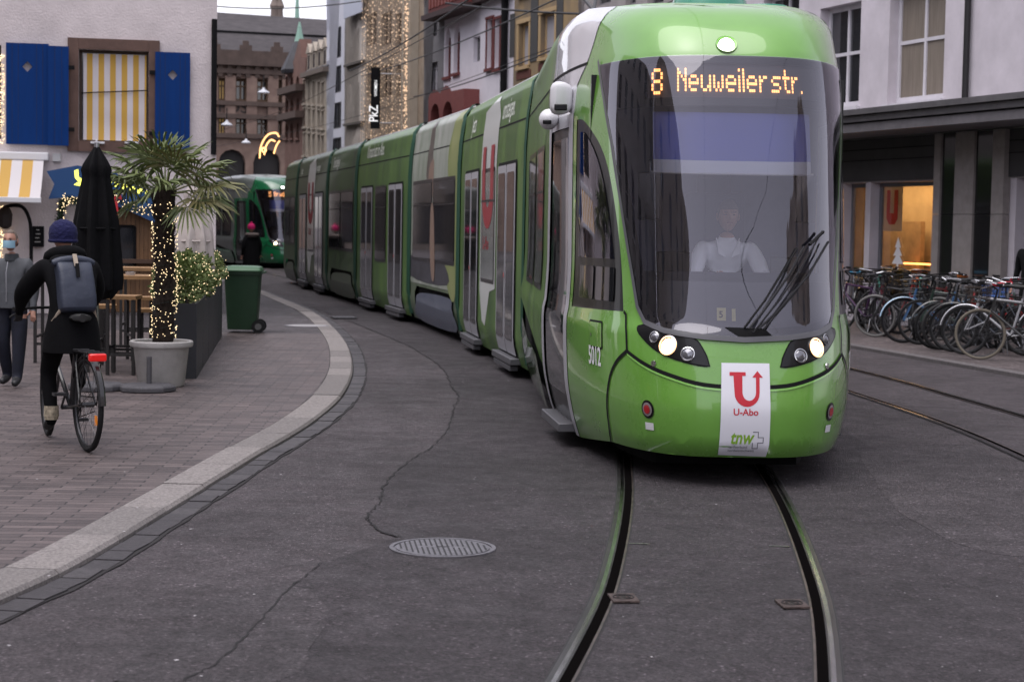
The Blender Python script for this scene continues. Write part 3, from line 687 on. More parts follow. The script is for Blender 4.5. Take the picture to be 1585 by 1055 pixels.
# ---- middle cars: local x right, y back along the car, z up
def prof(h):return smt(WT,h)
def sidefn(s,d=0,wk=1.0):
    def g(y,h):
        h=min(h,3.42);w_=prof(h);w_=min(w_,1.15)+d
        return V((s*w_,y,h))
    return g
def make_car(root,kind,Lc,mats,texts=()):
    g=.16
    for s in(-1,1):
        # outward: for s=-1 : du=y,dv=z -> x+ : need flip
        fl=(s<0)
        P=lambda n,l,m,d=0,par=root,st=(.5,.12),**k:patch(n,l,sidefn(s,d),m,par,st,flip=fl,world=False,**k)
        X=(lambda y:y)
        if kind=='doors':
            dA=(.75,2.2);wi=(2.5,3.8);dB=(4.1,5.55);sc_=Lc/6.35
            dA,wi,dB=[tuple(a*sc_ for a in q) for q in(dA,wi,dB)]
            P('side_panel',[rect(g,.14,Lc-g,3.42)],mats['ad'])
            for a,b in(dA,dB):
                dr=P('double_door',rrect(a-.05,.22,b+.05,2.47,.05),sealm,.004)
                m_=(a+b)/2
                for u,v_ in((a,m_-.012),(m_+.012,b)):
                    lf=patch('door_leaf',rrect(u,.25,v_,2.43,.03),sidefn(s,.016),silver,dr,(.5,.12),flip=fl,world=False)
                    patch('door_glass',rrect(u+.085,.42,v_-.075,2.34,.05),sidefn(s,.021),glassd,dr,(.5,.12),flip=fl,world=False)
                patch('door_button',circ(m_+.045,1.15,.028),sidefn(s,.026),M('button_red',(.6,.02,.01),.4),dr,(.5,.2),flip=fl,world=False)
                mb=MB();mb.box((s*1.10,m_,.19),(.2,b-a+.1,.075));mb.box((s*1.14,m_,.11),(.1,b-a-.1,.06));mb.build('door_step',M('step_grey',(.12,.12,.13),.5,.4),root,bevel=.008)
            wf=P('side_window',rrect(wi[0],1.0,wi[1],2.44,.06),black,.006)
            patch('pane',rrect(wi[0]+.05,1.05,wi[1]-.05,2.39,.04),sidefn(s,.010),mats.get('pane',glassd),wf,(.5,.15),flip=fl,world=False)
            patch('window_bar',rect(wi[0]+.05,2.02,wi[1]-.05,2.045),sidefn(s,.016),black,wf,(.5,.2),flip=fl,world=False)
        else:
            P('side_panel',[[(g,.62),(.45,.62),(.6,.7),(Lc-.9,.7),(Lc-.75,.62),(Lc-g,.62),(Lc-g,3.42),(g,3.42)]],mats['ad'])
            P('skirt',rect(g,.14,.42,.62),mats['ad'],0);P('skirt',rect(Lc-.7,.14,Lc-g,.62),mats['ad'],0)
            P('wheel_arch',rect(.4,.12,Lc-.68,.74),blackm,-.06)
            P('bogie_fairing',smooth_pts([(.5,.15),(.48,.5),(.8,.64),(Lc-1.4,.6),(Lc-.95,.42),(Lc-.85,.15)],4,True),mats['fair'],.02)
            n=2;w_=(Lc-2*g-.5)/n
            for i in range(n):
                a=g+.22+i*(w_+.06);wf=P('side_window',rrect(a,1.12,a+w_,2.44,.06),black,.006)
                patch('pane',rrect(a+.06,1.18,a+w_-.06,2.38,.04),sidefn(s,.010),glassd,wf,(.5,.15),flip=fl,world=False)
                patch('window_bar',rect(a+.06,2.02,a+w_-.06,2.045),sidefn(s,.016),black,wf,(.5,.2),flip=fl,world=False)
        P('panel_seam',rect(g,2.89,Lc-g,2.912),sealm,.003)
        for (tx,y0,z0,sz,sx) in texts:
            # read left to right as seen from outside: photo-left side has front at the right
            yy=y0 if s<0 else Lc-y0
            text('ad_lettering',tx,sz,sidefn(s,.005),(yy,z0),M('ad_white',(.72,.76,.68),.5),root,sx=sx,bold=.003,mirror=(s<0),flip=(s<0),align='LEFT',step=(.5,.15))
    mb=MB();n=8
    vs=[]
    for y in(g,Lc-g):
        for k in range(n+1):
            x=-1+2*k/n;vs.append((x*prof(3.42),y,3.42+.05*(1-x*x)))
    mb.add(vs,[(k,k+1,n+2+k,n+1+k) for k in range(n)]);mb.build('roof',mats['roof'],root,angle=80)
    mb=MB();
    for s in(-1,1):mb.box((s*.86,Lc/2,3.42),(.07,Lc-2*g,.06))
    mb.build('roof_gutter',M('roof_edge_white',(.75,.75,.77),.5),root)
    mb=MB();mb.box((0,Lc/2,.15),(1.9,Lc-2*g,.16));mb.build('underframe',blackm,root);mb=MB();mb.box((0,Lc/2,3.0),(2.1,Lc-2*g,.05));mb.build('ceiling_panel',blackm,root)
    for y in(g+.02,Lc-g-.02):mb=MB();mb.box((0,y,1.75),(2.08,.03,3.1));mb.build('end_wall',blackm,root)
    if kind=='bogie':
        mb=MB()
        for y in(.75,Lc-1.1):
            for s in(-1,1):mb.lathe([(.28,-.06),(.28,.06)],(s*.5,y,.28),24,(1,0,0))
        mb.build('wheel',M('tram_wheel',(.05,.045,.04),.5,.7),root)
def bellows(root,T1,y1,T2,y2,m):
    hs=[.2,.6,1.2,2.0,2.6,2.9,3.1,3.3,3.41]
    pr=[(-min(prof(h),1.15),h) for h in hs]+[(min(prof(h),1.15),h) for h in hs[::-1]]
    mb=MB();mb.loft([[T@V((x*1.012,y,h+(.04 if h>3.35 else 0))) for x,h in pr] for T,y in((T1,y1-.05),(T1,y1+.12),(T2,y2-.12),(T2,y2+.05))],cap=False)
    return mb.build('bellows',m,root)
def cabin(root):
    gp=M('cab_wall_grey',(.22,.22,.32),.7,var=.2,vs=2)
    mb=MB();mb.box((0,2.5,1.85),(1.9,.04,1.9));mb.box((0,1.75,.86),(1.5,1.4,.04));mb.build('cab_partition',gp,root)
    mb=MB();mb.box((.02,2.46,1.95),(.62,.03,1.2));mb.build('partition_door',M('cab_door_blue',(.20,.21,.36),.45),root)
    vs=[]
    for i in range(21):
        x=-.72+1.44*i/20;s=.62+.45*abs(x)**2
        vs+=[(x,s-.14,1.02),(x,s-.02,1.36),(x,s+.28,1.42),(x,s+.32,1.05)]
    mb=MB();mb.add(vs,[(i*4+k,i*4+k+1,i*4+k+5,i*4+k+4) for i in range(20) for k in range(3)]);mb.build('dashboard',M('dash_grey',(.075,.075,.095),.5,var=.15,vs=4),root,angle=30)
    mb=MB();mb.box((-.38,.98,1.48),(.26,.05,.16),rot=.2);mb.box((.42,1.0,1.47),(.2,.05,.13),rot=-.2);mb.build('dash_monitor',black,root,bevel=.01)
    mb=MB();mb.box((.05,1.95,1.65),(.46,.12,.7));mb.box((.05,1.72,1.24),(.46,.46,.14));mb.box((.05,1.98,2.05),(.26,.09,.2));mb.build('driver_seat',M('seat_blue_grey',(.03,.035,.07),.8),root,bevel=.04)
    g=fsk(-.09);bl=bpy.data.materials.get('blind_blue')
    patch('sun_blind',rect(-.74,2.22,.70,2.56),g,M('blind_blue',(.16,.20,.62),.6),root,(.08,.1),world=False)
    patch('sun_blind_hem',rect(-.74,2.13,.70,2.22),g,M('blind_hem',(.8,.82,.88),.6),root,(.08,.1),world=False)
    mb=MB();mb.tube([g(t,2.13) for t in(-.78,-.5,-.25,0,.25,.5,.74)],.008,6);mb.build('blind_bar',white,root)
    for s in(-1,1):
        mb=MB();mb.box((s*.56,.98,1.95),(.17,.02,.34),rot=s*.35);mb.box((s*.56,.99,2.15),(.02,.02,.12));mb.build('inner_mirror',M('mirror_frame',(.25,.26,.3),.15,.6),root,bevel=.02)
        for yy in(1.6,):
            mb=MB();mb.box((s*.92,yy,1.9),(.05,.06,1.9));mb.build('cab_post',black,root)
    
def assemble(rootname,label,nose,joints,lv,txt,num,cars,group=None):
    """nose: nose tip; joints: centre points of the joints; cars: list of kinds"""
    root=thing(rootname,label,'tram',group=group)
    d=V(joints[0])-V(nose);Lf=d.length;rz=math.atan2(-d.x,d.y)
    W0=TM((nose[0],nose[1],0),rz);W0i=W0.inverted()
    make_front(root,lv,txt,num)
    if num:uabo(root)
    cabin(root)
    Ts=[(Matrix.Identity(4),L7)]
    for i,(a,b) in enumerate(zip(joints,joints[1:])):
        kind,mats,texts=cars[i]
        before=set(bpy.data.objects)
        dd=V(b)-V(a);Lc=dd.length;T=W0i@TM((a[0],a[1],0),math.atan2(-dd.x,dd.y))
        make_car(root,kind,Lc,mats,texts)
        if i in EXTRA.get(rootname+str(len(cars)),{}):EXTRA[rootname+str(len(cars))][i](root,Lc)
        for o in set(bpy.data.objects)-before:
            if o.type=='MESH':o.data.transform(T)
        Ts.append((T,Lc))
    for (T1,L1),(T2,L2) in zip(Ts,Ts[1:]):
        bellows(root,T1,L1-.16 if T1 is not Ts[0][0] else L7,T2,.16,M('bellows_green',(.004,.06,.03),.6,spec=.3))
    root.location=(nose[0],nose[1],0);root.rotation_euler=(0,0,rz)
    return root,W0,Ts
EXTRA={}
# ---- decals on individual cars of the near tram
def deco(l,d=.0045,name='film_print',m=None,par=None,s=-1):
    return patch(name,l,sidefn(s,d),m,par,(.5,.12),flip=(s<0),world=False)
FW=M('film_white',(.6,.62,.6),.35,coat=.3);FR=M('film_red',(.33,.02,.03),.35)
def _abo(root,Lc):
    k=Lc/6.35
    for s in(-1,1):
        deco([(2.42*k,2.44),(2.42*k,3.05),(2.75*k,3.32),(3.88*k,3.18),(3.88*k,.9),(3.6*k,.5),(3.3*k,.45),(2.9*k,.9),(2.42*k,.95)],.0045,'film_print',FW,root,s)
        a,b=2.62*k,3.68*k
        def A(cx,cz,rx,rz,a0,a1,n=10):return [(cx+rx*math.cos(a0+(a1-a0)*i/n),cz+rz*math.sin(a0+(a1-a0)*i/n)) for i in range(n+1)]
        m_=(a+b)/2;w_=(b-a)/2
        deco([(a,2.72),(a,2.1)]+A(m_,2.1,w_,.42,PI,2*PI)[1:]+[(b,2.72),(b-.28*k,2.72),(b-.28*k,2.15)]+A(m_,2.15,w_-.3*k,.2,0,-PI)[1:]+[(a+.3*k,2.72)],.0135,'film_logo',FR,root,s)
        text('film_logo_text','U-Abo',.24,sidefn(s,.0125),(b-.1,1.42) if s<0 else (a+.1,1.42),FR,root,sx=.9,bold=.003,mirror=s<0,flip=s<0,step=(.5,.12))
def _portrait(root,Lc):
    for s in(-1,1):
        D=lambda l,m,d=.0045:deco(l,d,'film_print',m,root,s)
        wash=M('film_pale',(.17,.22,.15),.34,coat=.1,spec=.3,col2=(.42,.43,.40),vs=1.3,stretch=(1,1.5,.4))
        D([(.17,.75),(.17,3.40),(Lc-.17,3.40),(Lc-.17,.75)],wash,.003)
        D(smooth_pts([(.2,3.38),(.2,.8),(1.0,.8),(1.35,1.5),(1.0,2.2),(1.15,2.8),(.7,3.38)],4,True),M('film_yellow_green',(.16,.22,.05),.34,coat=.1,spec=.3,col2=(.30,.32,.14),vs=2,stretch=(1,1.5,.4)),.0045)
        D(smooth_pts([(2.75,3.36),(2.65,2.9),(2.6,2.4),(3.2,2.45),(3.15,2.9),(3.0,3.36)],4,True),M('film_hair_brown',(.10,.085,.07),.35),.0046)
        D(smooth_pts([(2.55,2.75),(2.45,2.5),(2.5,2.2),(2.75,2.05),(2.95,2.3),(2.95,2.62)],4,True),M('film_skin',(.24,.16,.12),.4),.0052)
        D(smooth_pts([(1.0,.82),(1.4,1.2),(1.9,1.45),(2.9,1.6),(Lc-.5,1.3),(Lc-.2,.85)],4,True),M('film_jacket',(.045,.045,.055),.4,var=.4,vs=3),.0049)
        D(smooth_pts([(2.2,.9),(2.25,1.5),(2.4,2.0),(2.65,2.0),(2.7,1.4),(2.5,.9)],4,True),M('film_skin',(.3,.15,.1)),.0125)
def mk(ad,fair,roof,pane=None):
    d=dict(ad=ad,fair=fair,roof=roof)
    if pane:d['pane']=pane
    return d
ROOF=M('tram_roof_grey',(.28,.3,.3),.5,var=.2,vs=2)
paneW=M('window_film_white',(.28,.30,.29),.12,coat=.4,var=.25,vs=1.2)
JEAN=M('film_denim',(.06,.075,.12),.35,coat=.3,col2=(.13,.15,.2),vs=4)
lv1=dict(lime=LIME,lime2=LIMEX,white=WHP,strip=silver,ad=AD,roof=ROOF,hi=paint('tram_edge_light',(.25,.55,.12)),dk=paint('tram_recess',(.02,.06,.02)))
EXTRA['tram6']={0:_abo,1:_portrait,4:_abo}
J=[(1.27,19.45),(.345,25.8),(-.66,30.75),(-2.16,37.16),(-3.24,41.76),(-4.71,47.96),(-5.5,51.4)]
cars=[('doors',mk(AD,LIMEX,ROOF,paneW),[('umsteigen.',2.28,3.0,.34,.70),('Jetzt',5.3,2.98,.34,.72)]),
('bogie',mk(ADG,JEAN,ROOF),[]),
('doors',mk(AD,LIMEX,ROOF),[('Klimaschutz im Abo.',5.35,3.02,.36,.72)]),
('bogie',mk(AD2,ADG,ROOF),[('Einsteigen',3.9,2.98,.34,.75)]),
('doors',mk(ADG,LIMEX,ROOF,paneW),[('Jetzt',5.6,2.98,.26,.62),('umsteigen.',2.3,2.98,.26,.62)]),
('bogie',mk(AD2,ADG,ROOF),[])]
tram,W0,Ts=assemble('tram','long articulated lime green tram with white sticker on its nose and line 8 display',(1.56,11.75),J,lv1,('8','Neuweilerstr.'),'5012',cars,'trams')
# roof gear of the near tram
def on_tram(p):return W0@V(p)
def roofbits():
    before=set(bpy.data.objects)
    mb=MB();mb.lathe([(.30,0),(.28,.06),(.20,.10),(.05,.115)],(-.02,1.98,3.40),28);mb.build('roof_dome',paint('dome_green',(.02,.22,.13)),tram)
    mb=MB();mb.box((0,1.98,3.54),(.20,.16,.07));mb.tube([(-.06,1.98,3.50),(-.06,1.98,3.64)],.012);mb.tube([(.06,1.98,3.50),(.06,1.98,3.64)],.012);mb.tube([(-.12,1.98,3.6),(.12,1.98,3.6)],.016);mb.build('antenna_bracket',M('bracket_dark',(.05,.05,.05),.5,.6),tram)
    mb=MB();mb.lathe([(.2,0),(.18,.045),(.05,.06)],(.42,2.1,3.40),24);mb.build('roof_vent',paint('dome_green',(.02,.22,.13)),tram)
    # camera mirror pods on the shoulders
    for s in(-1,):
        b=fs(s*2.55,2.70);mb=MB();c=b+V((s*.09,-.02,.02))
        mb.loft([[V((c.x+s*a,c.y+y0+q[0]*k,c.z+q[1]*k*1.15)) for q in rrect(-.13,-.13,.13,.13,.06,3)] for a,y0,k in((-.11,.02,.6),(-.04,0,.86),(.04,-.02,.88),(.08,-.01,.65))])
        pod=mb.build('camera_pod',white,tram,sub=1);mb=MB();mb.box((c.x+s*.0,c.y-.165,c.z-.08),(.10,.03,.05));mb.build('camera_lens',black,pod,bevel=.008)
        c=fs(s*3.25,2.62)+V((s*.08,0,-.03));mb=MB();mb.blob(c,(.08,.12,.085),14,9);pod=mb.build('camera_pod',white,tram);mb=MB();mb.box(c+V((s*.02,-.14,-.03)),(.07,.03,.035));mb.build('camera_lens',black,pod,bevel=.008)
roofbits()
# pantograph raised to the wire on the second car
T2=Ts[1][0];I=T2
mb=MB(I);mb.tube([(-.5,4.3,3.5),(.0,2.4,4.35)],.03);mb.tube([(.5,4.3,3.5),(.0,2.4,4.35)],.03);mb.tube([(0,2.4,4.35),(-.4,3.9,5.3)],.022);mb.tube([(0,2.4,4.35),(.4,3.9,5.3)],.022);mb.tube([(-.8,3.9,5.24),(-.55,3.9,5.36),(.55,3.9,5.36),(.8,3.9,5.24)],.02);mb.box((0,4.3,3.5),(1.2,1.2,.08));mb.build('pantograph',M('pantograph_grey',(.08,.08,.085),.5,.5),tram)
# second tram behind
DG=paint('tram_dark_green',(.006,.125,.045));DG2=M('tram2_side',(.12,.13,.13),.3,coat=.5,var=.35,vs=1.2)
lv2=dict(lime=DG,lime2=DG,white=M('tram2_grey',(.14,.16,.15),.3,coat=.4),strip=DG,ad=DG2,roof=ROOF,hi=DG,dk=black)
paneg=glassd
J2=[(-11.5,72.8),(-14.3,78.6),(-17.0,83.6)]

m2=mk(DG2,DG2,ROOF)
tram2,_,_=assemble('tram','dark green tram with line 15 display following behind, at the far bend by the arcade',(-8.25,65.7),J2,lv2,('15','Bruderholz'),None,[('doors',m2,[]),('bogie',m2,[])],'trams')



# ================================================================ PEOPLE
SKIN=M('skin',(.42,.22,.16),.5,var=.08,vs=20);
def seg_d(p,a,b):
    ab=b-a;t=max(0,min(1,(p-a).dot(ab)/max(1e-9,ab.length_squared)));return (p-(a+ab*t)).length
def head_mesh(mb,c,yaw=0,pitch=0,s=1):
    "face looks along +y"
    T=Matrix.Translation(V(c))@Matrix.Rotation(yaw,4,'Z')@Matrix.Rotation(pitch,4,'X');n,m=28,22;vs=[]
    gs=lambda x,w:math.exp(-(x/w)**2)
    for i in range(m+1):
        ph=PI*i/m
        for k in range(n):
            th=2*PI*k/n;x=math.sin(ph)*math.sin(th);y=math.sin(ph)*math.cos(th);z=math.cos(ph)
            px,py,pz=x*.076,y*.098,z*.118
            if z<0:px*=1-.28*(-z)**1.5;py*=1-.05*(-z)
            if y>0:
                f=y
                py+=f*(.022*gs(x,.16)*gs(z+.08,.2)+.010*gs(x,.14)*gs(z+.22,.12)-.010*(gs(x-.42,.17)+gs(x+.42,.17))*gs(z-.06,.13)+.006*gs(x,.7)*gs(z-.25,.1)+.010*gs(x,.35)*gs(z+.5,.13)+.012*gs(x,.4)*gs(z+.85,.2))
            vs.append(T@V((px*s,py*s,pz*s)))
    mb.add([mb.T.inverted()@mb.T@v for v in vs],[(i*n+k,(i+1)*n+k,(i+1)*n+(k+1)%n,i*n+(k+1)%n) for i in range(m) for k in range(n)])
    for q in(-1,1):mb.blob(T@V((q*.078*s,-.005*s,-.005*s)),(.012*s,.02*s,.032*s),8,6)
    return T
def human(label,loc,rz,J={},rad={},clothes={},head_yaw=0,head_pitch=0,hands=True,s=1,group=None):
    """clothes: bone-group -> material index; returns root,T(head)"""
    D=dict(pel=(0,0,.96),wst=(0,.0,1.1),cst=(0,.0,1.3),nk=(0,-.01,1.45),nk2=(0,.01,1.54),
     sL=(-.18,-.01,1.41),eL=(-.25,-.03,1.13),wL=(-.27,.05,.89),sR=(.18,-.01,1.41),eR=(.25,-.03,1.13),wR=(.27,.05,.89),
     hL=(-.09,0,.92),kL=(-.10,.02,.5),aL=(-.10,-.02,.10),tL=(-.12,.15,.045),hR=(.09,0,.92),kR=(.10,.02,.5),aR=(.10,-.02,.10),tR=(.12,.15,.045))
    D.update(J)
    Rr=dict(pel=(.15,.12),wst=(.14,.11),cst=(.165,.125),nk=(.07,.065),nk2=(.055,.055),sL=.075,sR=.075,eL=.052,eR=.052,wL=.034,wR=.034,hL=.095,hR=.095,kL=.066,kR=.066,aL=.045,aR=.045,tL=.038,tR=.038)
    Rr.update(rad)
    E_=[('pel','wst'),('wst','cst'),('cst','nk'),('nk','nk2'),('cst','sL'),('sL','eL'),('eL','wL'),('cst','sR'),('sR','eR'),('eR','wR'),('pel','hL'),('hL','kL'),('kL','aL'),('aL','tL'),('pel','hR'),('hR','kR'),('kR','aR'),('aR','tR')]
    grp={}
    for a,b in E_:
        grp[(a,b)]='torso' if a in('pel','wst','cst') and b[0] not in'h' else ('neck' if a=='nk' else ('arm' if a[0] in 'se' else ('shoe' if b[0]=='t' else 'leg')))
    D={k:V(v)*s for k,v in D.items()}
    for sd in 'LR':
        if hands:
            w=D['w'+sd];e=D['e'+sd];d=(w-e).normalized();q=(-1 if sd=='L' else 1);side=d.cross(V((0,0,1)) if abs(d.z)<.9 else V((0,1,0))).normalized()
            if side.y<0 and abs(d.z)>.6:side=-side
            fwd=side
            D['p'+sd]=w+d*.075*s;Rr['p'+sd]=(.038,.02);E_.append(('w'+sd,'p'+sd));grp[('w'+sd,'p'+sd)]='hand'
            curl=d.cross(fwd).normalized()*(-q)
            for i in range(4):
                base=D['p'+sd]+fwd*(.026-.017*i)*s;l=(.03,.034,.032,.025)[i]*s
                p1=base+d*l+curl*.004;p2=p1+(d*.85+curl*.5)*l*.8;p3=p2+(d*.6+curl*.8)*l*.6
                pr='p'+sd
                for j,pp in enumerate((p1,p2,p3)):
                    nm=f'f{sd}{i}{j}';D[nm]=pp;Rr[nm]=.0095-.001*j;E_.append((pr,nm));grp[(pr,nm)]='hand';pr=nm
            tb=w+d*.03*s+fwd*.03*s;pr='w'+sd
            for j,pp in enumerate((tb,tb+(d*.6+fwd*.7)*.03*s,tb+(d*.95+fwd*.85)*.05*s)):
                nm=f't{sd}{j}x';D[nm]=pp;Rr[nm]=.011-.001*j;E_.append((pr,nm));grp[(pr,nm)]='hand';pr=nm
    names=list(D);ix={k:i for i,k in enumerate(names)}
    me=bpy.data.meshes.new('b');me.from_pydata([tuple(D[k]) for k in names],[(ix[a],ix[b]) for a,b in E_],[])
    ob=bpy.data.objects.new('b',me);COL.objects.link(ob);md=ob.modifiers.new('s','SKIN');md.use_smooth_shade=True;md.branch_smoothing=.6
    sv=me.skin_vertices[0].data
    for k in names:
        r=Rr[k];r=r if isinstance(r,tuple) else (r,r);sv[ix[k]].radius=(r[0]*s,r[1]*s);sv[ix[k]].use_root=(k=='pel')
    ob.modifiers.new('u','SUBSURF').levels=2
    bpy.context.view_layer.update();m2=bpy.data.meshes.new_from_object(ob.evaluated_get(bpy.context.evaluated_depsgraph_get()))
    bpy.data.objects.remove(ob);bpy.data.meshes.remove(me)
    mats=clothes['mats'];mb=MB();vs=[v.co.copy() for v in m2.vertices];fs_=[tuple(p.vertices) for p in m2.polygons];bpy.data.meshes.remove(m2)
    bones=[(D[a],D[b],grp[(a,b)],Rr[a]) for a,b in E_]
    for f in fs_:
        c=sum((vs[i] for i in f),V())/len(f);g=min(bones,key=lambda b:seg_d(c,b[0],b[1])-.3*(b[3] if not isinstance(b[3],tuple) else b[3][1]))[2]
        if g=='torso' and c.z<(D['pel'].z+.02):g='leg' if clothes.get('split',1) else 'torso'
        mb.m.append(clothes.get(g,0));mb.f.append(f)
    mb.v=vs
    mb.mi=clothes.get('face',0)
    hc=D['nk2']+V((0,.025,.115))*s;T=head_mesh(mb,hc,head_yaw,head_pitch,s)
    r=thing('person',label,'person',loc,rz,group)
    me=None
    o=mb.build('body',mats,r,angle=80)
    return r,T,D
def hair(T,r,m,lo=-.02,back=-.06,s=1,front=.045):
    mb=MB(T);n,mm=24,12;vs=[]
    for i in range(mm+1):
        for k in range(n):
            th=2*PI*k/n;y=math.cos(th);zl=(front if y>.3 else lo+(back-lo)*max(0,-y))
            if .3<y:zl=front
            phm=math.acos(max(-1,min(1,zl/.12)));ph=phm*i/mm
            vs.append((math.sin(ph)*math.sin(th)*.083*s,math.sin(ph)*y*.104*s-.004,math.cos(ph)*.126*s))
    mb.add(vs,[(i*n+k,(i+1)*n+k,(i+1)*n+(k+1)%n,i*n+(k+1)%n) for i in range(mm) for k in range(n)])
    return mb.build('hair',m,r)
def eyes(T,r,s=1):
    mb=MB(T)
    for q in(-1,1):mb.blob((q*.030*s,.083*s,.008*s),(.011*s,.010*s,.006*s),8,6)
    mb.build('eyes',M('eye_dark',(.02,.015,.012),.2),r)
    mb=MB(T)
    for q in(-1,1):mb.tube([(q*.018*s,.097*s,.026*s),(q*.045*s,.088*s,.028*s)],.004*s,5)
    mb.build('eyebrows',M('brow',(.06,.04,.03),.9),r)
    mb=MB(T);mb.tube([(-.022*s,.091*s,-.052*s),(0,.099*s,-.050*s),(.022*s,.091*s,-.052*s)],.0045*s,5);mb.build('mouth',M('lips',(.25,.08,.07),.5),r)
# driver (sits behind the windscreen, faces the camera)
wp=on_tram((.10,1.62,0));yaw=W0.to_euler().z+PI
shirt=M('white_shirt',(.86,.87,.93),.7,bump=.4,bs=14)
r,T,D=human('tram driver in a white open collared shirt seated behind the windscreen',(wp.x,wp.y,0),yaw,
 dict(pel=(0,-.1,1.35-.05),wst=(0,-.08,1.40),cst=(0,-.03,1.50),nk=(0,0,1.63),nk2=(0,.02,1.71),sL=(-.185,0,1.585),eL=(-.27,.16,1.36),wL=(-.17,.38,1.38),sR=(.185,0,1.585),eR=(.27,.16,1.36),wR=(.17,.38,1.38),
 hL=(-.1,-.05,1.30),kL=(-.14,.38,1.32),aL=(-.14,.42,.95),tL=(-.14,.55,.92),hR=(.1,-.05,1.30),kR=(.14,.38,1.32),aR=(.14,.42,.95),tR=(.14,.55,.92)),
 dict(cst=(.19,.13),sL=.085,sR=.085),dict(mats=[SKIN,shirt,M('dark_trousers',(.02,.02,.03),.8),blackm],torso=1,arm=1,leg=2,shoe=3,split=0))
hair(T,r,M('hair_brown_grey',(.10,.075,.06),.8),back=-.05);eyes(T,r)
mb=MB();
for q in(-1,1):mb.loft([[V((q*.02,.115,1.52)),V((q*.085,.05,1.66)),V((q*.09,.035,1.63)),V((q*.075,.12,1.55))],[V((q*.02,.13,1.515)),V((q*.088,.065,1.66)),V((q*.095,.05,1.625)),V((q*.08,.135,1.545))]])
mb.build('collar',shirt,r,smooth=False)
# masked man
gx,gy=-5.02,18.45
jk=M('grey_jacket',(.075,.08,.09),.75,var=.2,vs=8,bump=.4,bs=10);jk2=M('dark_grey_yoke',(.04,.045,.05),.75)
r,T,D=human("man in a grey zip jacket and blue face mask walking at the left edge",(-4.98,17.65,.041),PI*.97,dict(kL=(-.11,.06,.5),aL=(-.10,.10,.09),tL=(-.13,.27,.045),aR=(.09,-.12,.10),tR=(.11,.05,.045)),dict(cst=(.22,.16),wst=(.20,.155),pel=(.19,.15),sL=.105,sR=.105,eL=.075,eR=.075,hL=.115,hR=.115,kL=.085,kR=.085,aL=.06,aR=.06),dict(mats=[SKIN,jk,M('dark_jeans',(.007,.009,.02),.85,var=.3,vs=10),M('black_shoe',(.012,.012,.014),.5)],torso=1,arm=1,leg=2,shoe=3),s=.875)
hair(T,r,M('hair_grey_brown',(.14,.11,.09),.9),back=-.07,front=.085,s=.875);eyes(T,r,.875)
mb=MB(T@Matrix.Scale(.875,4));mk_=M('face_mask_blue',(.30,.50,.62),.7);vs=[]
for i in range(7):
    for k in range(9):
        a=(-1+2*k/8)*1.15;z=.005-.085*i/6;q=1-.25*((i-3)/3)**2;rr_=.076+.03*q;vs.append((math.sin(a)*.080,math.cos(a)*.105+.018*q*math.cos(a),z))
mb.add(vs,[(i*9+k,i*9+k+1,i*9+k+10,i*9+k+9) for i in range(6) for k in range(8)]);mb.tube([(-.073,.045,-.0),(-.083,0,.0)],.002,4);mb.tube([(.073,.045,-.0),(.083,0,.0)],.002,4);mb.build('face_mask',mk_,r)
mb=MB(Matrix.Scale(.875,4));mb.tube([(0,.12,1.42),(0,.172,1.3),(0,.166,1.1),(0,.168,.97)],.006,5);mb.build('zip',M('zip_grey',(.3,.3,.32),.4,.5),r)
mb=MB(Matrix.Scale(.875,4));mb.lathe([(.085,1.43),(.078,1.50),(.070,1.51),(.07,1.45)],(0,0,0),20,cap=False);mb.build('collar',jk2,r)
mb=MB(Matrix.Scale(.875,4));mb.loft([[V((x*w_,y*d_,z)) for x,y in circ(0,0,1,24)] for w_,d_,z in((.205,.16,1.08),(.212,.165,.98),(.212,.165,.90),(.2,.155,.895))]);mb.build('jacket_hem',jk,r)
# person with the pink hat by the tracks
gx,gy=G(385,441);
ck_=M('black_coat',(.007,.007,.008),.9,bump=.3,bs=12,spec=.15)
r,T,D=human('person in a black hooded coat and pink bobble hat near the far green tram',(-7.1,48.2,.0),.5,dict(),dict(cst=(.2,.16),wst=(.19,.16),pel=(.19,.16),sL=.1,sR=.1,eL=.075,eR=.075),dict(mats=[SKIN,ck_,blackm],torso=1,arm=1,leg=2,shoe=2,neck=1),s=.93)
mb=MB(T);mb.lathe([(.098,-.02),(.108,.03),(.10,.08),(.06,.125),(.01,.14)],n=20);mb.blob((0,0,.15),.035,8,6);mb.build('pink_hat',M('pink_wool',(.55,.01,.13),.95,bump=.6,bs=60),r)
mb=MB();mb.lathe([(.16,1.30),(.175,1.37),(.15,1.42),(.11,1.41)],n=20,cap=False);mb.torus((0,-.02,1.37),.15,.045,(0,0,1),20,8);mb.build('fur_hood',M('grey_fur',(.16,.13,.12),1,var=.4,vs=60,bump=.8,bs=70),r)
mb=MB();mb.loft([[V((x*w_,y*d_,z)) for x,y in circ(0,0,1,20)] for w_,d_,z in((.2,.16,1.2),(.22,.18,.9),(.25,.2,.5),(.24,.19,.49))]);mb.build('coat_skirt',ck_,r)
# person at the far right edge, in dark clothes by the shop
r,T,D=human('person in dark clothes standing by the shop window at the right edge, behind the bicycles',(8.02,27.6,.05),2.2,dict(),dict(cst=(.2,.15),sL=.1,sR=.1),dict(mats=[SKIN,ck_,blackm],torso=1,arm=1,leg=2,shoe=2,neck=1))
hair(T,r,M('hair_black',(.01,.009,.009),.8),back=-.1);eyes(T,r)
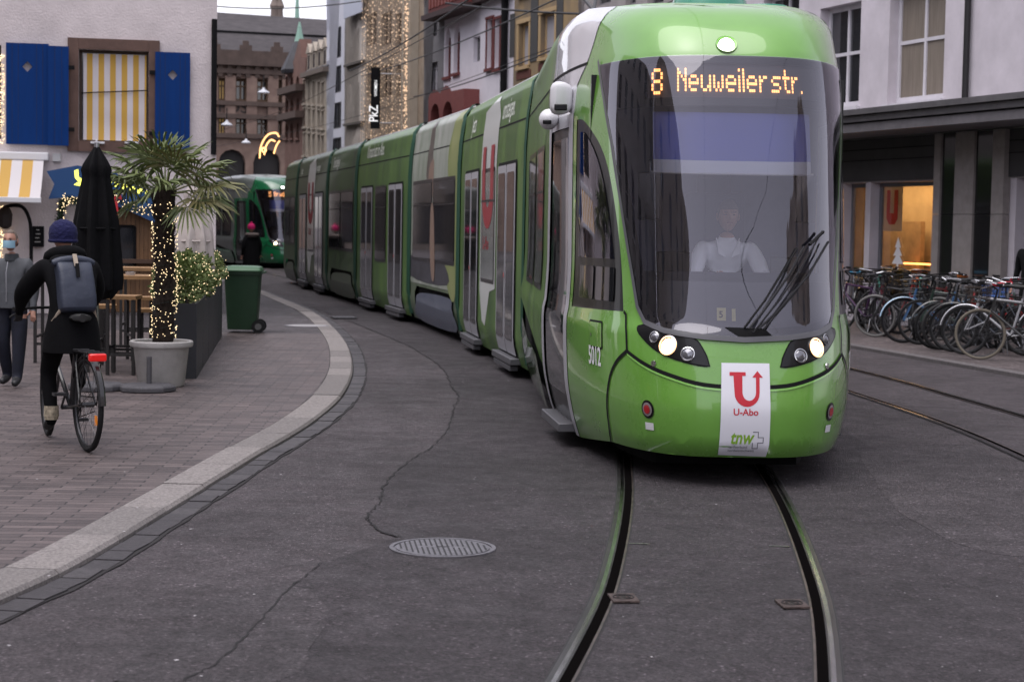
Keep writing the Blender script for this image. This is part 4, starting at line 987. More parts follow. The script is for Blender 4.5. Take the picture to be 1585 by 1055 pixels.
# ================================================================ BICYCLES
def wheel_parts(root,y,x=0,R=.335,yaw=0,tyre=None,rim=None,spokes=True,name='wheel'):
    Q=Matrix.Translation((x,y,R+.008))@Matrix.Rotation(yaw,4,'Z')
    mb=MB(Q);mb.torus((0,0,0),R-.014,.021,(1,0,0),36,8);t=mb.build(name,tyre or dark,root)
    mb=MB(Q);mb.torus((0,0,0),R-.035,.010,(1,0,0),36,6);mb.build('rim',rim or M('rim_alu',(.09,.09,.095),.45,.8),t)
    mb=MB(Q);mb.tube([(-.045,0,0),(.045,0,0)],.02,8)
    for k in range(24):
        a=2*PI*k/24;b=a+(.35 if k%2 else -.35);sx=.03 if k%4<2 else -.03
        mb.tube([(sx,.025*math.cos(b),.025*math.sin(b)),(0,(R-.04)*math.cos(a),(R-.04)*math.sin(a))],.0016,3,False)
    mb.build('spokes',M('spoke_steel',(.08,.08,.085),.45,.8),t)
    return t
def bike(label,loc,rz,lean=0,frame=(.02,.02,.02),step=False,bar='flat',mud=None,rack=True,basket=None,saddle=(.015,.015,.015),steer=.15,lights=False,tyre=None,group='bicycles parked along the kerb',stem=None,rim=None,name='bicycle',cover=None,kick=True):
    r=thing(name,label,'bicycle',loc,rz,group);r.rotation_euler=(0,lean,rz)
    fm=M('bike_paint_%d_%d_%d'%tuple(int(c*255) for c in frame),frame,.3,coat=.5)
    R=.335;wb=.52
    tm_=M('tyre_'+str(tyre),tyre,.8) if tyre else dark
    wheel_parts(r,-wb,tyre=tm_,rim=rim);wheel_parts(r,wb+.01,tyre=tm_,yaw=steer,rim=rim)
    bb=V((0,-.09,.285));st=V((0,-.23,.80));hd=V((0,.35,.80));hl=V((0,.385,.66));ra=V((0,-wb,R+.008));fa=V((0,wb+.01,R+.008))
    mb=MB();mb.tube([bb,st],.016);mb.tube([hd+V((0,-.005,.03)),hl],.020);mb.tube([bb,hl],.018)
    if step:mb.tube([hl+V((0,-.01,.04)),(0,.15,.47),st*.45+bb*.55],.015)
    else:mb.tube([st-V((0,-.01,.05)),hd],.016)
    for s in(-1,1):
        mb.tube([bb+V((s*.03,0,0)),ra+V((s*.06,0,0))],.009,6);mb.tube([st+V((s*.015,0,-.06)),ra+V((s*.06,0,0))],.008,6)
    mb.build('frame',fm,r)
    Q=Matrix.Translation(hl)@Matrix.Rotation(steer,4,'Z')@Matrix.Translation(-hl)
    mb=MB(Q)
    for s in(-1,1):mb.tube([hl+V((s*.03,0,-.01)),hl+V((s*.05,.03,-.06)),fa+V((s*.05,0,0))],.010,6)
    mb.build('fork',fm,r)
    mb=MB(Q);sc=M('stem_'+str(stem),stem,.35,coat=.3) if stem else blackm
    mb.tube([hd,hd+V((0,-.03,.14)),hd+V((0,.04,.19))],.017 if stem else .013);mb.build('stem',sc,r)
    h=hd+V((0,.04,.19));mb=MB(Q)
    if bar=='flat':mb.tube([h+V((-.30,-.03,0)),h+V((-.1,0,.01)),h+V((.1,0,.01)),h+V((.30,-.03,0))],.011)
    elif bar=='city':mb.tube([h+V((-.28,-.20,.02)),h+V((-.27,-.05,.05)),h+V((-.1,.05,.04)),h,h+V((.1,.05,.04)),h+V((.27,-.05,.05)),h+V((.28,-.2,.02))],.011)
    else:
        for s in(-1,1):mb.tube([h,h+V((s*.2,0,0)),h+V((s*.21,.12,-.02)),h+V((s*.21,.12,-.11)),h+V((s*.21,.0,-.14))],.011)
    mb.build('handlebar',M('bar_silver',(.55,.55,.57),.25,.8) if bar=='city' else blackm,r)
    mb=MB(Q)
    for s in(-1,1):
        g=h+V((s*.25,-.03,0)) if bar=='flat' else (h+V((s*.28,-.15,.03)) if bar=='city' else h+V((s*.21,.05,-.14)))
        mb=MB(Q);mb.tube([g+V((s*-.04 if bar=='flat' else 0,.04,0)),g+V((s*.05 if bar=='flat' else 0,-.04,0))],.017);mb.build('grip',dark,r)
        mb=MB(Q);mb.tube([h+V((s*.2,.03,-.01)),h+V((s*.26,.09,-.03))],.005,5);mb.build('brake_lever',M('post_steel',(.3,.3,.32),.3,.8),r)
    # saddle
    mb=MB();mb.tube([st-V((0,0,.02)),st+V((0,-.02,.13))],.013);mb.build('seat_post',M('post_steel',(.3,.3,.32),.3,.8),r)
    mb=MB();c=st+V((0,-.02,.16))
    mb.loft([[c+V((x*w_,y,z*.03)) for x,z in circ(0,0,1,10)] for y,w_ in((-.14,.03),(-.12,.075),(-.06,.08),(.02,.04),(.10,.022),(.14,.012))]);sd=mb.build('saddle',M('saddle_'+str(saddle),saddle,.6),r)
    if cover:
        mb=MB();mb.loft([[c+V((x*w_,y,.012+z*.04)) for x,z in circ(0,0,1,10)] for y,w_ in((-.16,.03),(-.13,.09),(-.06,.095),(.02,.055),(.10,.035),(.15,.015))]);mb.build('saddle_cover',M('cover_'+str(cover),cover,.6,bump=.4,bs=10),sd)
    # crank
    mb=MB();mb.torus(bb+V((.05,0,0)),.085,.006,(1,0,0),20,5);mb.tube([bb+V((-.07,0,0)),bb+V((.07,0,0))],.016);mb.tube([bb+V((.07,0,0)),bb+V((.075,.12,-.11))],.009,6);mb.tube([bb+V((-.07,0,0)),bb+V((-.075,-.12,.11))],.009,6)
    mb.box(bb+V((.12,.12,-.11)),(.09,.07,.022));mb.box(bb+V((-.12,-.12,.11)),(.09,.07,.022));mb.build('crank',M('crank_dark',(.06,.06,.065),.4,.7),r)
    mb=MB()
    for z0,z1 in((.083,.05),(-.083,-.05)):mb.tube([bb+V((.05,0,z0)),ra+V((.05,0,z1))],.005,4)
    mb.build('chain',M('chain_dark',(.04,.038,.035),.5,.7),r)
    if mud is not None:
        mm=M('mud_'+str(mud),mud,.25,coat=.4)
        for (c,a0,a1,QQ) in((ra,.15*PI,.98*PI,Matrix.Identity(4)),(fa,.35*PI,.95*PI,Q)):
            vs=[]
            for i in range(17):
                a=a0+(a1-a0)*i/16;
                for dx,dr in((-.026,.0),(-.014,.012),(.014,.012),(.026,.0)):
                    rr_=R+.018+dr;vs.append((dx,c.y-math.cos(PI-a)*rr_*(-1 if c is ra else 1)*-1,c.z+math.sin(a)*rr_))
            mb=MB(QQ);mb.add(vs,[(i*4+k,i*4+k+1,i*4+k+5,i*4+k+4) for i in range(16) for k in range(3)])
            for s in(-1,1):
                a=a0+(a1-a0)*.85;mb.tube([V((s*.03,c.y-math.cos(PI-a)*(R+.02),c.z+math.sin(a)*(R+.02))),V((s*.055,c.y,c.z))],.003,4)
            mb.build('mudguard',mm,r)
    if rack:
        mb=MB()
        for s in(-1,1):
            mb.tube([(s*.05,-.30,.72),(s*.06,-.72,.73)],.006,5);mb.tube([(s*.06,-.66,.73),(s*.065,-wb,R)],.005,5)
        for y in(-.35,-.48,-.6,-.72):mb.tube([(-.06,y,.73),(.06,y,.73)],.005,5)
        mb.build('rear_rack',M('rack_dark',(.03,.03,.032),.4,.6),r)
    if lights:
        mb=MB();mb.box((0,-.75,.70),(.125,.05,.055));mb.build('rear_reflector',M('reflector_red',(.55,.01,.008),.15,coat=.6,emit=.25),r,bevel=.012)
    if basket:
        col,where=basket;by=.56 if where=='front' else -.52;bz=.87 if where=='front' else .87
        mb=MB(Q if where=='front' else None);w_,l_,hh=.19,.14,.2
        for z,sx in((0,.8),(.33,.87),(.66,.93),(1,1)):
            pts=[(x*w_*sx,by+y*l_*sx,bz-.1+hh*z) for x,y in((-1,-1),(1,-1),(1,1),(-1,1),(-1,-1))];mb.tube(pts,.006 if z<1 else .010,5)
        for k in range(24):
            u=k/24*4;i=int(u);f=u-i;cs=((-1,-1),(1,-1),(1,1),(-1,1),(-1,-1));x=cs[i][0]+(cs[i+1][0]-cs[i][0])*f;y=cs[i][1]+(cs[i+1][1]-cs[i][1])*f
            mb.tube([(x*w_*.8,by+y*l_*.8,bz-.1),(x*w_,by+y*l_,bz+.1)],.004,4)
        for k in range(5):mb.tube([(-w_*.8,by+(k-2)/2.5*l_*.8,bz-.1),(w_*.8,by+(k-2)/2.5*l_*.8,bz-.1)],.004,4)
        mb.build('basket',M('basket_'+str(col),col,.5),r)
    if kick:
        mb=MB();mb.tube([(-.03,-.25,.26),(-.16,-.33,.02)],.008,5);mb.build('kickstand',M('post_steel',(.3,.3,.32)),r)
    return r
# cyclist's bicycle
bk=bike('black bicycle being ridden away across the brick pavement, red rear reflector',(-3.31,13.2,KH-.004),R_(30),lean=R_(0),frame=(.015,.015,.018),steer=R_(-8),lights=True,group=None,mud=(.02,.02,.022),kick=False,rim=M('rim_dark',(.05,.05,.055),.4,.7))
mb=MB()
for y,z in((-.52-.16,.343-.1),(.53,.343-.22)):mb.box((.012,y,z),(.008,.045,.07))
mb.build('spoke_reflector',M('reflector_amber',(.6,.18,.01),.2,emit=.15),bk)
coat=M('cyclist_coat',(.005,.005,.006),.92,bump=.3,bs=10,spec=.12)
r,T,D=human('cyclist seen from behind in a black coat and blue beanie with a grey backpack',(-3.31,13.2,KH-.004),R_(30),
 dict(pel=(0,-.17,1.0),wst=(0,-.14,1.14),cst=(0,-.02,1.33),nk=(0,.06,1.45),nk2=(0,.10,1.51),sL=(-.185,.0,1.40),eL=(-.30,.22,1.18),wL=(-.28,.37,1.03),sR=(.185,.0,1.40),eR=(.30,.22,1.18),wR=(.28,.37,1.03),
 hL=(-.1,-.14,.95),kL=(-.13,.09,.56),aL=(-.13,-.03,.20),tL=(-.13,.12,.125),hR=(.1,-.14,.95),kR=(.12,.24,.84),aR=(.13,.08,.47),tR=(.13,.22,.42)),
 dict(pel=(.18,.155),wst=(.185,.15),cst=(.205,.15),sL=.105,sR=.105,eL=.078,eR=.078,wL=.045,wR=.045,hL=.115,hR=.115,kL=.07,kR=.07,aL=.047,aR=.047,tL=.045,tR=.045),
 dict(mats=[SKIN,coat,M('black_trousers',(.005,.005,.006),.9,spec=.12),M('black_boot',(.012,.012,.012),.6),M('black_glove',(.015,.015,.016),.8)],torso=1,arm=1,leg=2,shoe=3,hand=4,neck=1),s=.945)
cyc=r;SC9=Matrix.Scale(.945,4)
mb=MB(T@Matrix.Scale(.945,4));mb.lathe([(.094,-.04),(.108,-.03),(.113,.03),(.106,.08),(.07,.125),(.02,.145),(.002,.147)],n=30,cap=False);mb.torus((0,0,-.025),.102,.016,(0,0,1),30,8);mb.build('beanie',M('navy_wool',(.006,.007,.055),.95,bump=.8,bs=45),r)
mb=MB(SC9);mb.torus((0,.07,1.475),.115,.055,V((0,.35,1)),24,10);mb.blob((0,-.04,1.44),(.16,.09,.07),16,8);mb.build('hood',coat,r)
mb=MB(SC9);mb.loft([[V((x*w_,-.14+y*d_+o_,z)) for x,y in circ(0,0,1,28)] for w_,d_,o_,z in((.17,.15,.0,1.15),(.19,.18,0,1.0),(.215,.22,.02,.86),(.225,.25,.03,.74),(.21,.235,.03,.735))]);mb.build('coat_skirt',coat,r)
mb=MB();
bp_=M('backpack_slate',(.035,.042,.065),.5,coat=.1,spec=.3,croug=.25,bump=.8,bs=6,var=.12,vs=5)
Tb=SC9@TM((0,-.205,1.25),0,R_(-18))
mb=MB(Tb);mb.loft([[V((x*w_,y*d_-.02*k_,z)) for x,y in rrect(-1,-1,1,1,.35,3)] for w_,d_,z,k_ in((.125,.06,-.215,0),(.142,.085,-.20,0),(.146,.095,-.1,.3),(.14,.09,.05,.3),(.136,.075,.15,0),(.15,.03,.215,0))]);bpk=mb.build('backpack',bp_,r,sub=1)
mb=MB(Tb);mb.tube([(-.175,-.0,.18),(-.1,-.02,.205),(.0,-.03,.215),(.1,-.02,.205),(.175,-.0,.18)],.034,10);mb.build('roll_top',bp_,bpk,sub=1)
mb=MB(Tb);mb.box((0,-.075,.19),(.034,.015,.11),rot=Matrix.Rotation(R_(-15),3,'X'));mb.build('strap_tab',M('strap_tan',(.36,.30,.24),.8),bpk,bevel=.003)
mb=MB(Tb);mb.box((0,-.108,.10),(.028,.008,.11));mb.build('buckle_strap',blackm,bpk)
for s in(-1,1):mb=MB(Tb);mb.tube([(s*.13,.0,-.19),(s*.17,.09,-.25),(s*.16,.2,-.16)],.014,6);mb.build('shoulder_strap',M('strap_tan',(.3,.2,.1)),bpk)
mb=MB(SC9);mb.lathe([(.052,.2),(.058,.25),(.056,.31)],(-.13,-.01,.0),16,cap=False);mb.lathe([(.056,.22),(.060,.235),(.056,.25)],(-.13,-.01,0),16,cap=False);mb.build('sock',M('patterned_sock',(.35,.30,.22),.9,var=.6,vs=40),r)
# white cane-like pole and parked pieces are part of the parasol stands below
# parked bicycles on the right
TEAL=(.08,.42,.30)
specs=[ # px, py(ground of hub centre), heading deg, opts
 (1318,520,150,dict(cover=(.10,.42,.68),frame=(.04,.04,.05),mud=(.03,.03,.03)),'bicycle with a bright blue saddle cover, farthest left of the parked row'),
 (1352,524,158,dict(frame=(.25,.25,.28),bar='city',rack=False,tyre=(.012,.012,.012)),'grey bicycle with swept silver bars next to the tram nose'),
 (1372,530,165,dict(frame=(.12,.01,.02),bar='flat',basket=((.012,.012,.012),'front'),stem=TEAL),'dark red bicycle with teal stem and black front basket'),
 (1404,536,60,dict(frame=(.02,.02,.02),tyre=(.16,.155,.15),bar='flat'),'black bicycle with pale grey tyres'),
 (1425,540,-20,dict(frame=(.03,.035,.04),stem=TEAL,bar='flat',saddle=(.45,.09,.02),basket=((.012,.012,.012),'rear')),'dark bicycle with teal stem and orange saddle'),
 (1452,545,72,dict(frame=(.05,.12,.25),mud=(.35,.5,.65),step=True,bar='city'),'blue city bicycle with pale blue mudguards'),
 (1478,548,66,dict(frame=(.012,.03,.02),bar='drop',rack=False),'dark green racing bicycle with curled drop bars'),
 (1492,552,118,dict(frame=(.02,.02,.03),basket=((.05,.12,.35),'rear'),bar='city',mud=(.02,.02,.02)),'black bicycle carrying a blue crate over its rear wheel'),
 (1518,556,70,dict(frame=(.02,.02,.02),cover=(.5,.01,.03),bar='flat',tyre=(.02,.02,.02)),'black bicycle with a crimson saddle cover'),
 (1540,552,100,dict(frame=(.3,.01,.01),bar='flat',step=True),'red step-through bicycle behind the front row'),
 (1553,564,64,dict(frame=(.35,.35,.37),bar='city',mud=(.68,.68,.72)),'silver bicycle with gleaming white mudguards'),
 (1578,572,60,dict(frame=(.03,.03,.03),tyre=(.16,.14,.11),bar='city',basket=((.03,.02,.015),'front')),'black bicycle with brown tyres cut off by the right edge'),
 (1335,505,80,dict(frame=(.02,.05,.12),bar='flat',saddle=(.5,.35,.1)),'navy bicycle with tan saddle in the back of the row by the shop glass'),
 (1400,512,75,dict(frame=(.02,.02,.02),bar='city',cover=(.5,.12,.02)),'black bicycle with orange saddle cover in the back of the row by the shop glass'),
 (1465,520,110,dict(frame=(.2,.2,.22),bar='flat'),'grey bicycle in the back of the row before the striped column'),
 (1530,527,70,dict(frame=(.01,.08,.05),bar='flat',saddle=(.3,.02,.03)),'green bicycle with red saddle in the back of the row'),
 (1312,512,40,dict(frame=(.02,.02,.02),bar='flat',basket=((.012,.012,.012),'rear')),'black bicycle with a rear crate half hidden by the tram nose'),
 (1388,524,110,dict(frame=(.02,.02,.025),bar='drop',rack=False),'black drop-bar bicycle squeezed between grey and teal-stemmed bicycles'),
 (1440,530,95,dict(frame=(.25,.02,.02),bar='flat',saddle=(.02,.02,.02)),'bright red framed bicycle in the middle of the tangle'),
 (1505,536,50,dict(frame=(.03,.03,.03),bar='city',basket=((.02,.02,.02),'front')),'black city bicycle with a front basket and silver bars'),
 (1480,528,130,dict(frame=(.02,.02,.02),bar='flat',saddle=(.5,.14,.03)),'black bicycle with an orange saddle in the middle of the row'),
 (1548,540,125,dict(frame=(.02,.02,.03),bar='flat',cover=(.4,.01,.03)),'black bicycle with dark red saddle cover facing away near the right edge'),
 (1420,518,30,dict(frame=(.02,.03,.05),bar='city'),'dark blue bicycle with silver bars before the lit shop glass'),
 (1590,556,120,dict(frame=(.02,.02,.02),bar='flat'),'dark bicycle cut by the right picture edge, front row'),
 (1330,528,35,dict(frame=(.04,.01,.05),bar='flat'),'dark purple bicycle behind the silver bars near the tram nose'),
 (1365,512,125,dict(frame=(.02,.02,.02),bar='flat',rack=True,basket=((.015,.015,.015),'rear')),'black bicycle with a black rear basket before the lit shop glass'),
 (1465,540,40,dict(frame=(.02,.02,.02),bar='flat',step=True),'black step-through bicycle wedged beside the blue city bicycle'),
 (1530,560,55,dict(frame=(.015,.02,.03),bar='flat',mud=(.02,.02,.02)),'dark bicycle with black mudguards right before the silver bicycle'),
 (1500,522,85,dict(frame=(.02,.02,.02),bar='drop'),'black bicycle with raised drop bars between the stone columns'),
 (1560,548,145,dict(frame=(.02,.05,.03),bar='city'),'dark green city bicycle turned toward the shop near the right edge'),
 (1570,532,95,dict(frame=(.02,.02,.02),bar='flat'),'black bicycle in the back of the row near the shop door'),
]
for i,(px,py,hd_,kw,lb) in enumerate(specs):
    x,y=G(px,py-12,.05);random.seed(i);bike(lb,(x,y,.052),R_(hd_),lean=R_(random.uniform(-7,7)),steer=R_(random.uniform(-35,35)),**kw)
# ================================================================ BUILDINGS
class Wall:
    "vertical plane from A (left as seen) to B (right as seen)"
    def __init__(s,A,B):
        s.A=V((A[0],A[1],0));s.B=V((B[0],B[1],0));s.d=(s.B-s.A).normalized();s.L=(s.B-s.A).length;s.n=s.d.cross(V((0,0,1)))
    def pt(s,u,z,o=0):return s.A+s.d*u+V((0,0,z))+s.n*o
    def f(s,o=0):return lambda u,z:s.pt(u,z,o)
    def uv(s,px,py,o=0):
        r=V(ray(px,py));c=V((0,0,CH));k=(s.A+s.n*o-c).dot(s.n)/r.dot(s.n);p=c+r*k;return (p-s.A).dot(s.d),p.z
    def rc(s,x0,y0,x1,y1,o=0):
        xm,ym=(x0+x1)/2,(y0+y1)/2
        u0=s.uv(x0,ym,o)[0];u1=s.uv(x1,ym,o)[0];z1=s.uv(xm,y0,o)[1];z0=s.uv(xm,y1,o)[1];return u0,z0,u1,z1
    def box(s,mb,u0,z0,u1,z1,o0,o1):
        vs=[s.pt(u,z,o) for u in(u0,u1) for z in(z0,z1) for o in(o0,o1)]
        mb.add(vs,[(0,1,3,2),(4,6,7,5),(0,4,5,1),(2,3,7,6),(0,2,6,4),(1,5,7,3)])
def arch(u0,z0,u1,z1,kind='round',n=6):
    m=(u0+u1)/2;r=(u1-u0)/2
    if kind=='round':return [(u0,z0),(u1,z0)]+[(m+r*math.cos(PI*i/(2*n)*2),z1-r+r*math.sin(PI*i/(2*n)*2)) for i in range(n+1)]
    h=r*1.7;return [(u0,z0),(u1,z0),(u1,z1-h),(m+r*.72,z1-h*.42),(m,z1),(m-r*.72,z1-h*.42),(u0,z1-h)]
pane_m=M('facade_glass',(.02,.022,.026),.06,spec=.9,coat=.5);lit_m=M('lit_pane',(1,.62,.25),.3,emit=.9)
def building(label,W,H,depth,wins,wall,name='building',top=None,rev=.16,base=0,sidesmat=None):
    """wins: dicts loop|rc, frame, pane, nx, ny, sill, trim, fw"""
    r=thing(name,label,'building',tuple(W.A));loops=[]
    for w_ in wins:
        if 'loop' not in w_:w_['loop']=rect(*w_['rc'])
        l=w_['loop'];us=[p[0] for p in l];zs=[p[1] for p in l];w_['bb']=(min(us),min(zs),max(us),max(zs));loops.append(l)
    vs,fs_=polys2([rect(0,base,W.L,H)]+loops);mb=MB();mb.add([W.pt(*p) for p in vs],fs_)
    for l in loops:
        n=len(l);mb.add([W.pt(*p) for p in l]+[W.pt(*p,-rev) for p in l],[(i,(i+1)%n,n+(i+1)%n,n+i) for i in range(n)])
    o0=-.003
    for (a,b) in((0,0),(W.L,W.L)):
        mb.add([W.pt(a,base),W.pt(a,H),W.pt(a,H,-depth),W.pt(a,base,-depth)],[(0,1,2,3)])
    mb.add([W.pt(0,H),W.pt(W.L,H),W.pt(W.L,H,-depth),W.pt(0,H,-depth)],[(0,1,2,3)]);mb.add([W.pt(0,base,-depth),W.pt(W.L,base,-depth),W.pt(W.L,H,-depth),W.pt(0,H,-depth)],[(0,1,2,3)])
    mb.build('wall',wall,r,smooth=False,world=True)
    for w_ in wins:
        u0,z0,u1,z1=w_['bb'];fw=w_.get('fw',.06);mb=MB();nx,ny=w_.get('nx',2),w_.get('ny',2);o=-rev+.03
        g=.004
        for a,b in((u0+g,u0+fw),(u1-fw,u1-g)):W.box(mb,a,z0+g,b,z1-g if not w_.get('arch') else z1-(u1-u0)*.5,o-.05,o)
        for a,b in((z0+g,z0+fw*1.3),)+(() if w_.get('arch') else ((z1-fw,z1-g),)):W.box(mb,u0+fw,a,u1-fw,b,o-.052,o-.002)
        for i in range(1,nx):u=u0+(u1-u0)*i/nx;W.box(mb,u-fw*.4,z0+fw,u+fw*.4,z1-fw,o-.05,o-.004)
        for tz in w_.get('tz',[j/ny for j in range(1,ny)]):z=z0+(z1-z0)*tz;W.box(mb,u0+fw,z-fw*.35,u1-fw,z+fw*.35,o-.05,o-.006)
        wo=mb.build('window',w_.get('frame',white),r,smooth=False,world=True)
        patch('pane',w_['loop'],W.f(-rev-.01),w_.get('pane',pane_m),wo,(0,0),normals=False)
        if w_.get('blind'):
            patch('blind',rect(u0+fw,z0+(z1-z0)*w_['blind'][0],u1-fw,z1-fw),W.f(-rev-.004),w_['blind'][1],wo,(0,0),normals=False)
        if w_.get('sill'):
            mb=MB();W.box(mb,u0-.06,z0-.09,u1+.06,z0-.002,-.10,.08);mb.build('sill',w_['sill'],wo,smooth=False,world=True)
        if w_.get('trim'):
            mb=MB();t=w_.get('tw',.14);W.box(mb,u0-t,z0,u0-.002,z1,-.02,.03);W.box(mb,u1+.002,z0,u1+t,z1,-.02,.03);W.box(mb,u0-t-.02,z1+.002,u1+t+.02,z1+t,-.02,.045);mb.build('surround',w_['trim'],wo,smooth=False,world=True)
    return r
def rz_(px):  # right-hand facade line
    z=18.96/((px-792)/2750+.37);return (8.6-.37*(z-28),z)
def part(root,name,m,fn,**k):
    mb=MB();fn(mb);return mb.build(name,m,root,world=True,smooth=False,**k)
# ---- right building with canopy
pale=M('pale_render',(.55,.51,.55),.85,var=.12,vs=1.5,bump=.15,bs=60);winw=M('window_white',(.60,.58,.62),.5,var=.08,vs=4);revg=M('reveal_grey',(.22,.21,.22),.8)
beigeB=M('beige_curtain',(.19,.16,.13),.8,var=.2,vs=3,stretch=(6,6,.4))
W=Wall(rz_(1060),(10.8,22.05))
ws=[]
for x0,y0,x1,y1 in((1268,8,1331,167),(1376,-25,1462,157)):
    ws.append(dict(rc=W.rc(x0,y0,x1,y1),frame=winw,nx=2,ny=1,tz=[.53],fw=.09,pane=pane_m,blind=(.05,beigeB) if x0>1300 else None,sill=winw))
for x0,y0,x1,y1 in((1090,-30,1150,185),(1180,-10,1235,180)):
    ws.append(dict(rc=W.rc(x0,y0,x1,y1),frame=winw,nx=2,ny=1,tz=[.53],fw=.09,sill=winw))
# ground floor openings
Hc=W.uv(1450,166)[1]
shop=[]
g0=dict(frame=M('shop_frame',(.20,.20,.22),.4,.5),nx=1,ny=1,fw=.08,pane=mglass())
for x0,x1 in((1225,1300),(1303,1338),(1346,1452),(1571,1660)):
    a=W.rc(x0,281,x1,440);q=dict(g0);q['rc']=(a[0],.35,a[2],W.uv(1400,281)[1]);ws.append(q)
rb=building('pale rendered building on the right with tall white windows above a long grey canopy',W,13.5,9,ws,pale,rev=.22)
zc=W.uv(1450,175)[1]
cz=M('canopy_zinc',(.12,.115,.12),.5,.3,var=.2,vs=3);cz2=M('canopy_zinc_light',(.20,.19,.20),.5,.3,var=.2,vs=3)
o=1.25
a0=W.uv(1310,172,o)[1];a1=W.uv(1310,206,o)[1]
def layers(mb,z0,z1,oo):W.box(mb,-.0,z0,W.L,z1,.0,oo)
h_=a0-a1
part(rb,'canopy',cz2,lambda mb:(layers(mb,a1,a1+h_*.38,o),))
part(rb,'canopy_top',cz,lambda mb:(layers(mb,a1+h_*.45,a1+h_*.72,o+.06),layers(mb,a1+h_*.75,a0,o+.14)))
part(rb,'canopy_joint',blackm,lambda mb:(layers(mb,a1+h_*.381,a1+h_*.449,o-.05),layers(mb,a1+h_*.721,a1+h_*.749,o)))
part(rb,'fascia_panel',M('fascia_dark',(.045,.043,.045),.7,var=.2,vs=2),lambda mb:(W.box(mb,.1,W.uv(1400,279)[1],W.L-.02,a1-.02,.01,.05)))
part(rb,'fascia_line',blackm,lambda mb:[W.box(mb,.1,z,W.L-.02,z+.012,.05,.056) for z in(a1-.22,a1-.42)])
stone=M('column_stone',(.26,.235,.225),.8,var=.15,vs=6,bump=.2,bs=50);blk=M('polished_black_stone',(.012,.012,.013),.12,coat=.4)
for x0,x1,m_,nm in((1453,1463,stone,'stone_pilaster'),(1463.5,1485,blk,'black_panel'),(1485.5,1515,stone,'stone_pilaster'),(1515.5,1543,blk,'black_panel'),(1543.5,1562,stone,'stone_pilaster')):
    a=W.uv(x0,350)[0];b=W.uv(x1,350)[0];part(rb,nm,m_,lambda mb:(W.box(mb,a,.05,b,2.05,.01,.14 if m_ is stone else .10),W.box(mb,a,2.058,b,a1-.03,.01,.14 if m_ is stone else .10)))
a=W.uv(1502,80)[0];mb=MB();mb.tube([W.pt(a,3.6,.08),W.pt(a,13.5,.08)],.055,10);mb.build('downpipe',M('pipe_dark',(.03,.028,.03),.5,.5),rb,world=True)
# shop interior
a,b=W.uv(1303,350)[0],W.uv(1452,350)[0]
part(rb,'shop_back_wall',M('shop_beige',(.48,.38,.24),.8,var=.15,vs=2),lambda mb:(W.box(mb,a-8,.06,b+.3,2.9,-2.6,-2.5),W.box(mb,a-8,.05,b+.3,.1,-2.5,-.3),W.box(mb,a-8,2.85,b+.3,2.9,-2.5,-.3)))
part(rb,'shop_divider',M('shop_brown',(.34,.24,.14),.7,var=.3,vs=3),lambda mb:(W.box(mb,a-2.6,.1,b-3.9,1.95,-2.3,-2.2),))
part(rb,'shop_lamp',M('shop_lamp_warm',(1,.62,.28),emit=3.6),lambda mb:(W.box(mb,b-5.6,2.80,b-2.2,2.84,-2.2,-1.2),))
part(rb,'shop_light_strip',M('shop_strip_orange',(1,.28,.06),emit=5),lambda mb:(W.box(mb,b-4.1,1.10,b-2.6,1.13,-2.0,-1.95),))
part(rb,'shop_counter',M('counter_green',(.05,.07,.04),.6),lambda mb:(W.box(mb,a-2.4,.1,b-2.2,1.0,-1.95,-1.4),))
patch('poster',rect((a+b)/2-2.1,1.75,(a+b)/2-1.4,2.75),W.f(-1.2),M('poster_white',(.6,.58,.6)),rb,(0,0),normals=False)  # white panel and red mark paint the tram logo's reflection in the glass
cx_=(a+b)/2-1.75;patch('poster_mark',[(cx_-.2,2.55),(cx_-.08,2.55),(cx_-.08,2.1),(cx_+.06,2.1),(cx_+.06,2.55),(cx_+.2,2.55),(cx_+.2,2.0),(cx_+.1,1.88),(cx_-.1,1.88),(cx_-.2,2.0)],W.f(-1.19),M('poster_red',(.45,.02,.02)),rb,(0,0),normals=False)  # red U of the tram logo's reflection in the shop glass
tu,tz=(a+b)/2+.05,1.05
pts=[(tu-.03,tz)]
tree_poly=[(tu-.03,tz),(tu+.03,tz),(tu+.03,tz+.1),(tu+.2,tz+.1),(tu+.06,tz+.25),(tu+.15,tz+.25),(tu+.04,tz+.4),(tu+.1,tz+.4),(tu,tz+.6),(tu-.1,tz+.4),(tu-.04,tz+.4),(tu-.15,tz+.25),(tu-.06,tz+.25),(tu-.2,tz+.1),(tu-.03,tz+.1)]
patch('tree_decal',tree_poly,W.f(-.2),M('decal_white',(.7,.7,.7)),rb,(0,0),normals=False)
# ---- grey building behind tram roof
W=Wall(rz_(890),rz_(1059));ws=[]
for x0,x1 in((896,906),(921,946),(969,985),(1003,1028)):
    for y0,y1 in((-80,8),(30,118),(145,235)):ws.append(dict(rc=W.rc(x0,y0,x1,y1),frame=M('frame_grey',(.2,.19,.2)),nx=1,ny=2))
building('grey beige office facade seen just above the tram roof',W,15,8,ws,M('grey_beige_render',(.33,.30,.30),.85,var=.15,vs=2))
